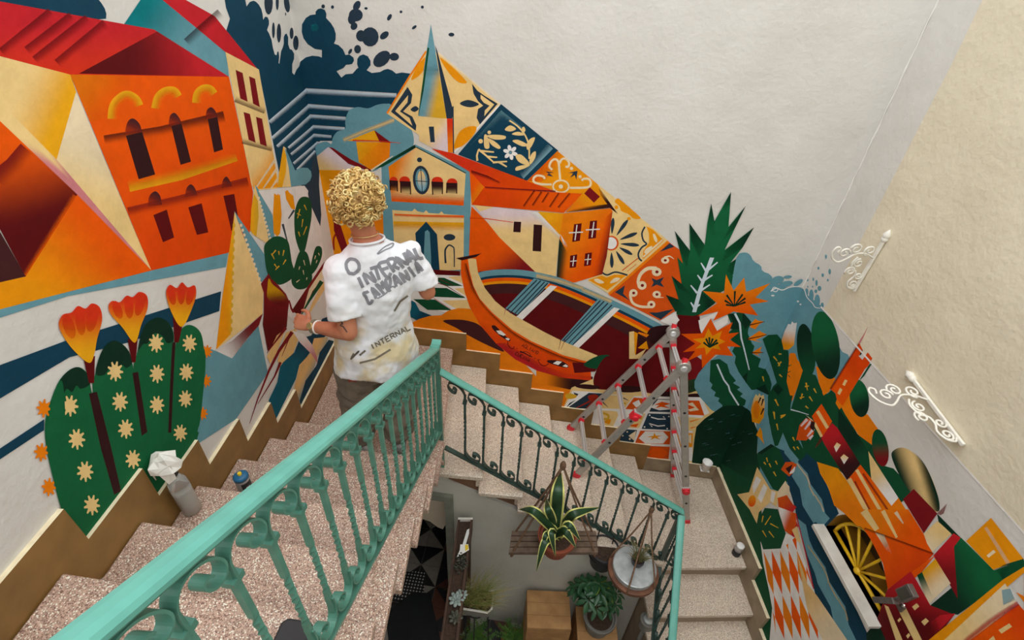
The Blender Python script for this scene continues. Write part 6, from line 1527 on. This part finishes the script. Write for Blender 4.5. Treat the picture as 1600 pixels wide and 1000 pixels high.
lb_ = obj('label', mb, M_LBL, cn)
mb = MB()
for st in letters(None, 'px', 'COLOR', 0, 0, .075, 0, .018, 0, None):
    for a, b in zip(st[:-1], st[1:]):
        A_, B_ = Vector(a), Vector(b); t = (B_ - A_).normalized() * .002; n_ = Vector((-t.y, t.x)); q = [A_ - n_, B_ - n_, B_ + n_, A_ + n_]
        mb.add([wrap(.004 + p.y * .9, .022 + p.x * .95, 1.03) for p in q], [(0, 1, 2, 3)])
obj('printed_lettering', mb, M_LBW, lb_)
obj('lid', MB().lathe(c0 + UZ * hc * .92, [(r * 1.03, 0), (r * 1.03, .014), (r * .8, .022), (.012, .024)], 24), M_CANB, cn, smooth=True)
obj('nozzle', MB().lathe(c0 + UZ * (hc * .92 + .022), [(.0095, 0), (.0095, .012), (.008, .015)], 14), M_YCAP, cn)
c1 = onZ((1151, 866), lev(13))
c1.x = min(c1.x, xright(c1.y) - .08)
cn2 = empty('spray_can', c1, 'short can with white top and dark base on the lower landing', 'spray can', 'spray cans on the stairs')
obj('can_body', MB().lathe(c1, [(r * .9, 0), (r, .004), (r, .07)], 20), M_LBL, cn2, smooth=True)
obj('can_shoulder', MB().lathe(c1 + UZ * .07, [(r, 0), (r, .045), (r * .9, .052)], 20), M_CANW, cn2, smooth=True)
obj('lid', MB().lathe(c1 + UZ * .118, [(r * .96, 0), (r * .96, .018), (r * .75, .024)], 20), M_LBW, cn2, smooth=True)
# white cup stuck by the corner of the landing
cu0 = onB((1101, 733), .052)
cp = empty('paper_cup', cu0, 'small white cup standing against the wall at the landing corner', 'cup')
obj('cup_wall', MB().lathe(cu0, [(.034, 0), (.044, .100), (.047, .104), (.041, .101), (.030, .004)], 20), M_LBW, cp, smooth=True)
obj('cup_shelf', MB().box(cu0 + Vector((0, .012, -.004)), .08, .08, .006), M_LBW, cp)
# dark rounded case on the near steps
p0 = onZ((462, 1004), lev(0))
mb = MB().prism([p0 + Vector((x, y, 0)) for x, y in ((-.05, -.03), (-.035, -.045), (.035, -.045), (.05, -.03), (.05, .03), (.035, .045), (-.035, .045), (-.05, .03))], (0, 0, .05))
obj('black_case', mb, mat('matt_black', (40, 38, 40), 0.6), label='small black case lying on a pink step by the near railing', cat='case', bevel=.008)

# ================================================================== PLANTS AND THINGS IN THE COURTYARD
M_WOODG = mat('grey_planks', (112, 94, 78), 0.8, c2=(84, 68, 56), scale=14, bump=0.3); M_WOOD = mat('crate_pine', (178, 136, 88), 0.75, c2=(152, 112, 68), scale=9, bump=0.15); M_WOODD = mat('dark_wood', (78, 56, 42), 0.75, c2=(58, 40, 30), scale=12)
M_ROPE = mat('brown_rope', (104, 78, 58), 0.9, var=0.2, scale=60, bump=0.5, bscale=200); M_TERR = mat('terracotta', (136, 70, 48), 0.75, var=0.12); M_SOIL = mat('soil', (62, 46, 36), 0.95, var=0.3, scale=60, bump=0.8, bscale=90)
M_LEAF = mat('dark_leaf', (40, 72, 44), 0.4, c2=(28, 54, 34), scale=18); M_LEAFM = mat('pale_leaf_margin', (206, 204, 120), 0.5); M_LEAF2 = mat('umbrella_leaf', (46, 92, 56), 0.35, c2=(34, 74, 46), scale=12); M_LEAF3 = mat('fresh_leaf', (120, 150, 60), 0.5, var=0.2); M_STEM = mat('plant_stem', (110, 104, 62), 0.7)
M_ZINC = mat('galvanised_zinc', (176, 182, 182), 0.4, metal=0.35, c2=(150, 156, 158), scale=16); M_GPOT = mat('grey_pot', (118, 116, 110), 0.7, var=0.1); M_BPOT = mat('black_pot', (44, 44, 48), 0.5); M_WPOT = mat('white_pot', (216, 212, 204), 0.6)
def planks(par, corners, n, th, m, gap=.006, name='plank'):
    """n boards laid side by side between the edges c0-c1 and c3-c2"""
    a, b, c, d = corners
    for i in range(n):
        t0, t1 = i / n, (i + 1) / n - gap / max(.05, (d - a).length)
        q = [a.lerp(d, t0), b.lerp(c, t0), b.lerp(c, t1), a.lerp(d, t1)]
        obj(name, MB().prism([p - UZ * th for p in q], (0, 0, th)), m, par, bevel=.002)
# hanging board with the snake plant
zb = H - 3.40
cor = [onZ(p, zb) for p in ((795, 863), (935, 863), (931, 828), (800, 828))]
hk = onplane((880, 722), Vector((0, 2.174, 0)), Vector((-0.04, 1, 0))) - Vector((0, .03, 0))
hs1 = empty('hanging_shelf', (cor[0] + cor[2]) / 2, 'weathered plank shelf hung by brown ropes from the middle railing', 'shelf', 'hanging plant shelves')
planks(hs1, [cor[0], cor[1], cor[2], cor[3]], 4, .035, M_WOODG)
ce = sum(cor, Vector((0, 0, 0))) / 4
for c in cor:
    e_ = c.lerp(ce, .10)
    obj('rope', MB().tube(sm([hk, hk.lerp(e_, .35) + Vector((0, -.015, 0)), e_ + UZ * .0, e_ - UZ * .05], 5), .0075, 6), M_ROPE, hs1, smooth=True)
obj('rope_knot', MB().ball(hk, .022, .02, .045, n=10), M_ROPE, hs1, smooth=True)
def pot(par, c, r0, r1, h, m, rim=.012, soil=True):
    o = obj('pot', MB().lathe(c, [(r0, 0), (r1 - .004, h - .03), (r1, h - .03), (r1 + rim * .3, h - .028), (r1 + rim * .3, h), (r1 - rim * .6, h), (r1 - rim, h - .02), (r0 * .5, h - .025)], 26, cap=False), m, par, smooth=False)
    obj('soil', MB().lathe(c + UZ * (h - .022), [(r1 - rim * .8, 0), (.001, .006)], 18), M_SOIL, par)
    return o
def blade(par, base, pts, w, mats, name='leaf', face=None):
    """strap leaf with a pale margin through the points, widest in the middle"""
    q = sm([Vector(p) for p in pts], 5); n = len(q); mb = MB()
    sd = face if face is not None else Vector((1, 0, 0))
    for i in range(n):
        t = i / (n - 1); d = (q[min(i + 1, n - 1)] - q[max(i - 1, 0)]).normalized()
        s = d.cross(sd)
        s = s.normalized() if s.length > .05 else d.orthogonal().normalized()
        nn = s.cross(d)
        ww = w * (.42 + .58 * sin(pi * min(1, t * .9 + .12))) * (1 if t < .75 else max(.04, (1 - t) / .25) ** .7)
        for k, dz in ((-1, .25), (-.72, .1), (0, -.12), (.72, .1), (1, .25)): mb.v.append(q[i] + s * (ww * k) + nn * (ww * dz))
    for i in range(n - 1):
        for j in range(4): mb.f.append((i * 5 + j, i * 5 + j + 1, i * 5 + 6 + j, i * 5 + 5 + j)); mb.m.append(1 if j in (0, 3) else 0)
    return obj(name, mb, mats, par, smooth=True)
pc = onZ((867, 856), zb); sp1 = empty('snake_plant', pc, 'variegated snake plant in a terracotta pot on the hanging plank shelf', 'plant')
pot(sp1, pc, .09, .132, .17, M_TERR)
top_ = pc + UZ * .16
def lp(x, y, dep): return EYE + ray(x, y) * ((top_ - EYE).dot(FWD) * dep)
for tip, mid, w in (((838, 893), (850, 850), .030), ((868, 870), (862, 835), .028), ((937, 793), (900, 802), .036), ((811, 796), (832, 798), .034), ((876, 735), (872, 765), .048), ((900, 856), (885, 832), .036), ((907, 845), (890, 822), .034), ((846, 866), (852, 838), .022), ((854, 778), (856, 795), .032)):
    b_ = top_ + Vector((random.uniform(-.03, .03), random.uniform(-.03, .03), 0))
    tipP = lp(*tip, .955 if tip[1] > 800 else .99); midP = lp(*mid, .93)
    blade(sp1, b_, [b_, b_.lerp(midP, .55) + UZ * .02, midP, tipP], w, [M_LEAF, M_LEAFM], face=(midP - EYE).normalized())
# hanging round tray with a little spiky plant
zt = H - 3.50
tc0 = onZ((992, 884), zt)
ht = empty('hanging_shelf', tc0, 'round wooden shelf with a zinc tray hung by cords near the landing post', 'shelf', 'hanging plant shelves')
obj('wooden_disc', MB().lathe(tc0 - UZ * .09, [(.17, 0), (.182, .006), (.182, .034), (.17, .04)], 32), mat('red_brown_wood', (120, 78, 54), 0.7, c2=(92, 58, 40), scale=12), ht)
obj('zinc_drum', MB().lathe(tc0 - UZ * .05, [(.150, 0), (.155, .008), (.155, .046), (.148, .05)], 32), M_ZINC, ht, smooth=False)
hk2 = onplane((1017, 792), Vector((0, 2.174, 0)), Vector((-0.04, 1, 0))) - Vector((0, .03, 0))
for a in (1.2, 2.7, 4.4, 5.6):
    e_ = tc0 + Vector((.168 * cos(a), .168 * sin(a), -.06))
    obj('rope', MB().tube(sm([hk2, hk2.lerp(e_, .5), e_ + UZ * .06, e_ - UZ * .03], 4), .006, 6), M_ROPE, ht, smooth=True)
obj('rope_knot', MB().ball(hk2, .018, .018, .035, n=10), M_ROPE, ht, smooth=True)
sc0 = onZ((995, 880), zt) + UZ * .001
tp1 = empty('potted_grass', sc0, 'small spiky plant in a dark round pot on the zinc tray', 'plant')
pot(tp1, sc0, .036, .044, .06, M_BPOT, .006)
rn = random.Random(8); mb = MB()
for i in range(90):
    a = rn.uniform(0, 6.28); t = rn.uniform(.1, .75); b_ = sc0 + UZ * .055 + Vector((cos(a), sin(a), 0)) * rn.uniform(0, .025)
    L_ = rn.uniform(.08, .17); d = Vector((cos(a) * t, sin(a) * t + .15, 1)).normalized()
    mb.tube([b_, b_ + d * L_ * .6, b_ + (d + Vector((cos(a), sin(a), 0)) * .2).normalized() * L_], [.0022, .0018, .0005], 4)
o = obj('foliage', mb, mat('dry_green', (96, 104, 62), 0.7, c2=(132, 116, 78), scale=40), tp1); o['kind'] = 'stuff'
# wine crates
def crate(c, wx, wy, hgt, rot, label, lid=True):
    root = empty('wooden_crate', c, label, 'crate', 'pine wine crates'); Rz = Matrix.Rotation(rot, 3, 'Z')
    def P(x, y, z): return c + Rz @ Vector((x, y, z))
    t = .014
    for nm, x0, x1, y0, y1 in (('side_board', -wx / 2, wx / 2, -wy / 2, -wy / 2 + t), ('side_board', -wx / 2, wx / 2, wy / 2 - t, wy / 2), ('end_board', -wx / 2, -wx / 2 + t, -wy / 2 + t, wy / 2 - t), ('end_board', wx / 2 - t, wx / 2, -wy / 2 + t, wy / 2 - t)):
        k = max(1, round(hgt / .16))
        for i in range(k):
            z0, z1 = hgt * i / k + (.0 if i == 0 else .003), hgt * (i + 1) / k
            obj(nm, MB().prism([P(x0, y0, z0), P(x1, y0, z0), P(x1, y1, z0), P(x0, y1, z0)], (0, 0, z1 - z0)), M_WOOD, root)
    m3 = 3
    for i in range(m3):
        y0, y1 = -wy / 2 + wy * i / m3 + .001, -wy / 2 + wy * (i + 1) / m3 - .001
        obj('lid_board', MB().prism([P(-wx / 2, y0, hgt), P(wx / 2, y0, hgt), P(wx / 2, y1, hgt), P(-wx / 2, y1, hgt)], (0, 0, .012)), M_WOOD, root)
    return root, P
zc = H - 4.42
c1_ = onZ((858, 938), zc); crz = zc - .012
k1, P1_ = crate(Vector((c1_.x, min(c1_.y - .01, YW - .185), 0)), .36, .30, crz, .10, 'tall pine wine crate with a closed lid against the courtyard wall')
zc2 = H - 4.60
c2_ = onZ((932, 965), zc2); c2_.y = min(c2_.y, YW - .18)
k2, P2_ = crate(Vector((c2_.x, c2_.y, 0)), .34, .30, zc2 - .012, .08, 'pine crate carrying the grey pot of the umbrella plant')
# umbrella plant
up0 = Vector((c2_.x, c2_.y - .0, zc2 + .001)); us = empty('umbrella_plant', up0, 'glossy green umbrella plant in a grey pot on a pine crate', 'plant')
pot(us, up0, .10, .135, .19, M_GPOT)
def palm_leaf(par, c, nrm, r, k, m):
    mb = MB(); u = nrm.orthogonal().normalized(); v = nrm.cross(u)
    for i in range(k):
        a = 2 * pi * i / k; d = u * cos(a) + v * sin(a); s = nrm.cross(d)
        q = [c + d * .012, c + d * r * .45 + s * r * .17 + nrm * .006, c + d * r * .8 + s * r * .12 - nrm * .004, c + d * r - nrm * .016, c + d * r * .8 - s * r * .12 - nrm * .004, c + d * r * .45 - s * r * .17 + nrm * .006]
        mid = c + d * r * .55 - nrm * .004
        o_ = len(mb.v); mb.add(q + [mid], [(0, 1, 6), (1, 2, 6), (2, 3, 6), (3, 4, 6), (4, 5, 6), (5, 0, 6)])
    return obj('leaf', mb, m, par, smooth=True)
rn = random.Random(21); ctop = onplane((932, 905), up0 + Vector((0, 0, .50)), UZ)
for i in range(24):
    a = rn.uniform(0, 6.28); rr2 = sqrt(rn.random()) * .20; hh = .40 + rn.random() * .20 - rr2 * .5
    c = Vector((ctop.x + rr2 * cos(a), min(ctop.y - .05 + rr2 * sin(a) * .8, YW - .11), up0.z + hh)); nn = Vector((cos(a) * rr2 * 3.2, sin(a) * rr2 * 3.2, 1)).normalized()
    lf = palm_leaf(us, c, nn, rn.uniform(.085, .115), 7, M_LEAF3 if i % 9 == 0 else M_LEAF2)
    obj('stalk', MB().tube([up0 + UZ * .17, up0.lerp(c, .55) + UZ * .06, c], [.004, .003, .002], 5), M_STEM, us)
# black pot of bare soil behind the hanging board, on a tall stool
bp0 = onZ((945, 857), H - 3.62); zs = H - 3.62 - .20
sp2 = empty('flower_pot', Vector((bp0.x, bp0.y, zs)), 'black plastic pot of dark soil hung on the railing beside the zinc tray', 'pot')
pot(sp2, Vector((bp0.x, bp0.y, zs)), .085, .112, .20, M_BPOT, .012)
obj('pot_ring', MB().tube([Vector((bp0.x + .118 * cos(a), bp0.y + .118 * sin(a), zs + .15)) for a in (2 * pi * i / 24 for i in range(24))], .006, 6, closed=True), M_BLK, sp2)
for s_x in (-.06, .06): obj('pot_hook', MB().tube([Vector((bp0.x + s_x, bp0.y + .10, zs + .15)), Vector((bp0.x + s_x, y2(bp0.x) - .02, zs + .19)), pt2(bp0.x + s_x - A2.x, -0.675) + Vector((0, -.015, .012))], .005, 6), M_BLK, sp2)
# trough planter reaching out from the courtyard wall
ztr = H - 3.45
tq_ = [onZ(p, ztr) for p in ((716, 809), (739, 809), (727, 1000), (688, 1000))]
tq_[0].y = min(tq_[0].y, YW - .01); tq_[1].y = min(tq_[1].y, YW - .01)
dirT = (tq_[3] - tq_[0]).normalized(); L_T = 1.35
a0, a1 = tq_[0], tq_[1]; wv = (a1 - a0); b1_, b0_ = a1 + dirT * L_T, a0 + dirT * L_T
tr_ = empty('trough_planter', (a0 + b1_) / 2 - UZ * ztr, 'long narrow wooden trough planter of succulents on legs', 'planter')
th_ = .016; dp = .13
for p_, q_ in ((a0, b0_), (a1, b1_)):
    s_ = wv.normalized() * (th_ if p_ == a0 else -th_)
    obj('side_board', MB().prism([p_ - UZ * dp, q_ - UZ * dp, q_ + s_ - UZ * dp, p_ + s_ - UZ * dp], (0, 0, dp)), M_WOODD, tr_)
for p_, q_, s_ in ((a0, a1, dirT * th_), (b0_, b1_, -dirT * th_)):
    obj('end_board', MB().prism([p_ - UZ * dp, q_ - UZ * dp, q_ + s_ - UZ * dp, p_ + s_ - UZ * dp], (0, 0, dp + .004)), M_WPOT, tr_)
obj('soil', MB().prism([a0 - UZ * .045, a1 - UZ * .045, b1_ - UZ * .045, b0_ - UZ * .045], (0, 0, .02)), M_SOIL, tr_)
for t in (.06, .94):
    for s in (.2, .8):
        p_ = a0.lerp(b0_, t) + wv * s
        obj('leg', MB().beam(Vector((p_.x, p_.y, 0)), p_ - UZ * dp, .03, .03, up=(0, 1, 0)), M_WOODD, tr_)
M_SUC = mat('grey_succulent', (138, 152, 148), 0.5, var=0.12); M_SUC2 = mat('dark_succulent', (84, 86, 74), 0.6, c2=(58, 60, 52), scale=40)
def rosette(c, r, m, label, k=3):
    root = empty('succulent', c, label, 'plant', 'succulents in the trough')
    for ring_ in range(k):
        n_ = 8 - ring_ * 2; rad = r * (1 - ring_ * .33)
        for i in range(n_):
            a = 2 * pi * i / n_ + ring_ * .4; d = Vector((cos(a), sin(a), .25 + ring_ * .45)).normalized(); s = Vector((-sin(a), cos(a), 0))
            mb = MB().ball(c + d * rad * .55 + UZ * .006, rad * .48, rad * .26, rad * .12, n=8, M=Matrix((d, s, d.cross(s))).transposed())
            obj('leaf', mb, m, root, smooth=True)
    return root
def trp(x, y): return onZ((x, y), ztr - .02)
rosette(trp(713, 938) , .055, M_SUC, 'pale grey succulent rosette in the middle of the trough'); rosette(trp(722, 930), .04, M_SUC, 'smaller pale succulent rosette touching the larger one'); rosette(trp(712, 966), .05, M_SUC2, 'greenish succulent rosette near the front of the trough')
rn = random.Random(4)
cl0 = trp(720, 882); cm = empty('succulent', cl0, 'dark low clump of tiny leaves in the trough', 'plant', 'succulents in the trough')
for i in range(60):
    a = rn.uniform(0, 6.28); q = sqrt(rn.random()) * .055
    obj('leaf', MB().ball(cl0 + Vector((q * cos(a) * .8, q * sin(a) * 1.2, rn.uniform(.0, .04))), .010, .006, .012, n=6), M_SUC2, cm)
lab = trp(728, 850)
tg = empty('plant_label', lab, 'white folded paper tag with a yellow spot stuck in the trough', 'tag')
obj('stake', MB().prism([lab + Vector(q) for q in ((-.012, .10, .012), (.012, .12, .012), (.004, -.02, .03), (-.02, -.03, .03))], (0, 0, .003)), M_LBW, tg)
obj('tag', MB().prism([lab + Vector(q) for q in ((-.035, -.03, .034), (.02, -.02, .036), (.035, -.06, .036), (.0, -.09, .034), (-.04, -.12, .03), (-.03, -.07, .032))], (0, 0, .003)), M_LBW, tg)
obj('spot', MB().prism([lab + Vector(q) for q in ((.0, -.03, .0395), (.02, -.025, .0395), (.03, -.055, .0395), (.01, -.075, .0395))], (0, 0, .0015)), M_YCAP, tg)
# wispy grass in a white rimmed planter on a stand
gz = H - 4.05; g0 = onZ((745, 935), gz)
gs = empty('plant_stand', Vector((g0.x, g0.y, 0)), 'thin iron stand under the white rimmed planter', 'stand')
obj('ring', MB().tube([Vector((g0.x + .09 * cos(a), g0.y + .09 * sin(a), gz - .125)) for a in (2 * pi * i / 20 for i in range(20))], .006, 6, closed=True), M_BLK, gs)
for a in (.5, 2.6, 4.7): obj('leg', MB().tube([Vector((g0.x + .09 * cos(a), g0.y + .09 * sin(a), gz - .125)), Vector((g0.x + .13 * cos(a), g0.y + .11 * sin(a), 0))], .006, 6), M_BLK, gs)
gp_ = empty('wispy_grass', Vector((g0.x, g0.y, gz - .118)), 'wispy pale grass in a white rimmed planter beside the trough', 'plant')
mb = MB(); q = [(-.12, -.09), (.10, -.09), (.125, -.06), (.125, .07), (-.12, .07)]
mb.prism([Vector((g0.x + x * .9, g0.y + y * .9, gz - .118)) for x, y in q], (0, 0, .11)); obj('pot', mb, M_GPOT, gp_)
obj('rim', MB().tube([Vector((g0.x + x, g0.y + y, gz)) for x, y in q], .009, 6, closed=True), M_WPOT, gp_)
obj('soil', MB().prism([Vector((g0.x + x * .92, g0.y + y * .92, gz - .012)) for x, y in q], (0, 0, .006)), M_SOIL, gp_)
rn = random.Random(13); mb = MB()
for i in range(420):
    b_ = Vector((g0.x + rn.uniform(-.10, .08), g0.y + rn.uniform(-.07, .06), gz - .008))
    d = Vector((rn.gauss(.35, .5), rn.gauss(.05, .3), rn.uniform(.6, 1.2))).normalized(); L_ = rn.uniform(.08, .34)
    e_ = d + Vector((rn.gauss(.25, .3), rn.gauss(0, .25), rn.uniform(-.5, .1)))
    mb.tube([b_, b_ + d * L_ * .5, b_ + d * L_ * .5 + e_.normalized() * L_ * .5], [.0018, .0014, .0005], 3, mi=0 if i % 3 else 1)
o = obj('foliage', mb, [mat('straw_grass', (150, 140, 88), 0.8, var=0.15), mat('green_grass', (110, 130, 56), 0.7, var=0.2)], gp_); o['kind'] = 'stuff'
# feathery ferns low in the courtyard
M_FERN = mat('fern_green', (84, 128, 40), 0.6, c2=(52, 92, 34), scale=20)
for kf, (x, y, zz, rad, lab_) in enumerate(((806, 985, .42, .19, 'bright feathery fern in a low pot beside the tall crate'), (748, 990, .40, .17, 'feathery fern in a low pot below the wispy grass'), (838, 1010, .32, .14, 'dark leafy fern at the foot of the tall crate'))):
    f0 = onZ((x, y), zz); f0.z = 0
    if kf == 2: f0 = Vector((f0.x + .0, c1_.y - .30, 0))
    fr_ = empty('potted_fern', f0, lab_, 'plant', 'ferns in the courtyard')
    pot(fr_, f0, .09, .12, .18, M_GPOT if kf else M_TERR)
    mb = MB(); rn = random.Random(30 + kf)
    for i in range(70):
        a = rn.uniform(0, 6.28); lean = rn.uniform(.15, 1.0); b_ = f0 + UZ * .165; d = Vector((cos(a) * lean, sin(a) * lean, 1)).normalized(); L_ = rn.uniform(.15, .25)
        pts = [b_, b_ + d * L_ * .5, b_ + d * L_ * .85 + Vector((cos(a), sin(a), -.4)) * L_ * .2]
        q = sm(pts, 4)
        mb.tube(q, .0015, 3)
        for j in range(2, len(q)):
            for s in (-1, 1, -.5, .5):
                u = Vector((-sin(a), cos(a), 0)) * s; l_ = .035 * (1 - .5 * j / len(q))
                e_ = q[j] + u * l_ + Vector((cos(a), sin(a), rn.uniform(-.2, .5))) * .016; w_ = Vector((cos(a), sin(a), 0)) * .003
                mb.add([q[j] - w_, q[j] + w_, e_], [(0, 1, 2)])
    o = obj('foliage', mb, M_FERN if kf < 2 else M_LEAF2, fr_); o['kind'] = 'stuff'
# lantern on the side of the lowest steps, mats by the door
l0 = onZ((1013, 968), H - 4.25)
ln_ = empty('garden_lantern', Vector((l0.x, l0.y, 0)), 'grey cylindrical lantern on a post beside the lowest railing', 'lamp')
obj('post', MB().tube([Vector((l0.x, l0.y, 0)), l0 - UZ * .12], .018, 10), M_GPOT, ln_, smooth=True)
obj('lantern_body', MB().lathe(l0 - UZ * .12, [(.045, 0), (.058, .01), (.058, .10), (.062, .102), (.062, .118), (.05, .122)], 22), M_GPOT, ln_)
obj('lens_cap', MB().lathe(l0 + UZ * .002, [(.042, 0), (.042, .008), (.03, .014)], 20), M_ZINC, ln_, smooth=True)
mt = [onZ(p, .004) for p in ((602, 960), (645, 925), (672, 928), (690, 1010), (612, 1040))]
obj('door_mat', MB().prism(mt, (0, 0, .012)), mat('black_rubber', (26, 28, 32), 0.85, var=0.15), label='plain black rubber mat in front of the dark doorway', cat='mat')
def dots():
    m = mat('dotted_mat', (30, 30, 32), 0.8); N = m.node_tree.nodes; L = m.node_tree.links
    tc = N.new('ShaderNodeTexCoord'); mp = N.new('ShaderNodeVectorMath'); mp.operation = 'SCALE'; mp.inputs[3].default_value = 32; L.new(tc.outputs['Object'], mp.inputs[0])
    fr2 = N.new('ShaderNodeVectorMath'); fr2.operation = 'FRACTION'; L.new(mp.outputs[0], fr2.inputs[0])
    su = N.new('ShaderNodeVectorMath'); su.operation = 'SUBTRACT'; su.inputs[1].default_value = (.5, .5, 0); L.new(fr2.outputs[0], su.inputs[0])
    sp = N.new('ShaderNodeSeparateXYZ'); L.new(su.outputs[0], sp.inputs[0]); cb = N.new('ShaderNodeCombineXYZ'); L.new(sp.outputs[0], cb.inputs[0]); L.new(sp.outputs[1], cb.inputs[1])
    le = N.new('ShaderNodeVectorMath'); le.operation = 'LENGTH'; L.new(cb.outputs[0], le.inputs[0])
    lt = N.new('ShaderNodeMath'); lt.operation = 'LESS_THAN'; lt.inputs[1].default_value = .27; L.new(le.outputs['Value'], lt.inputs[0])
    mx = N.new('ShaderNodeMix'); mx.data_type = 'RGBA'; mx.inputs[6].default_value = (.015, .015, .016, 1); mx.inputs[7].default_value = (.6, .6, .6, 1)
    L.new(lt.outputs[0], mx.inputs[0]); L.new(mx.outputs[2], N['Principled BSDF'].inputs['Base Color'])
    return m
mt = [onZ(p, .004) for p in ((612, 895), (664, 893), (662, 935), (608, 938))]
obj('door_mat', MB().prism(mt, (0, 0, .010)), dots(), label='dotted black and white mat just inside the dark doorway', cat='mat')
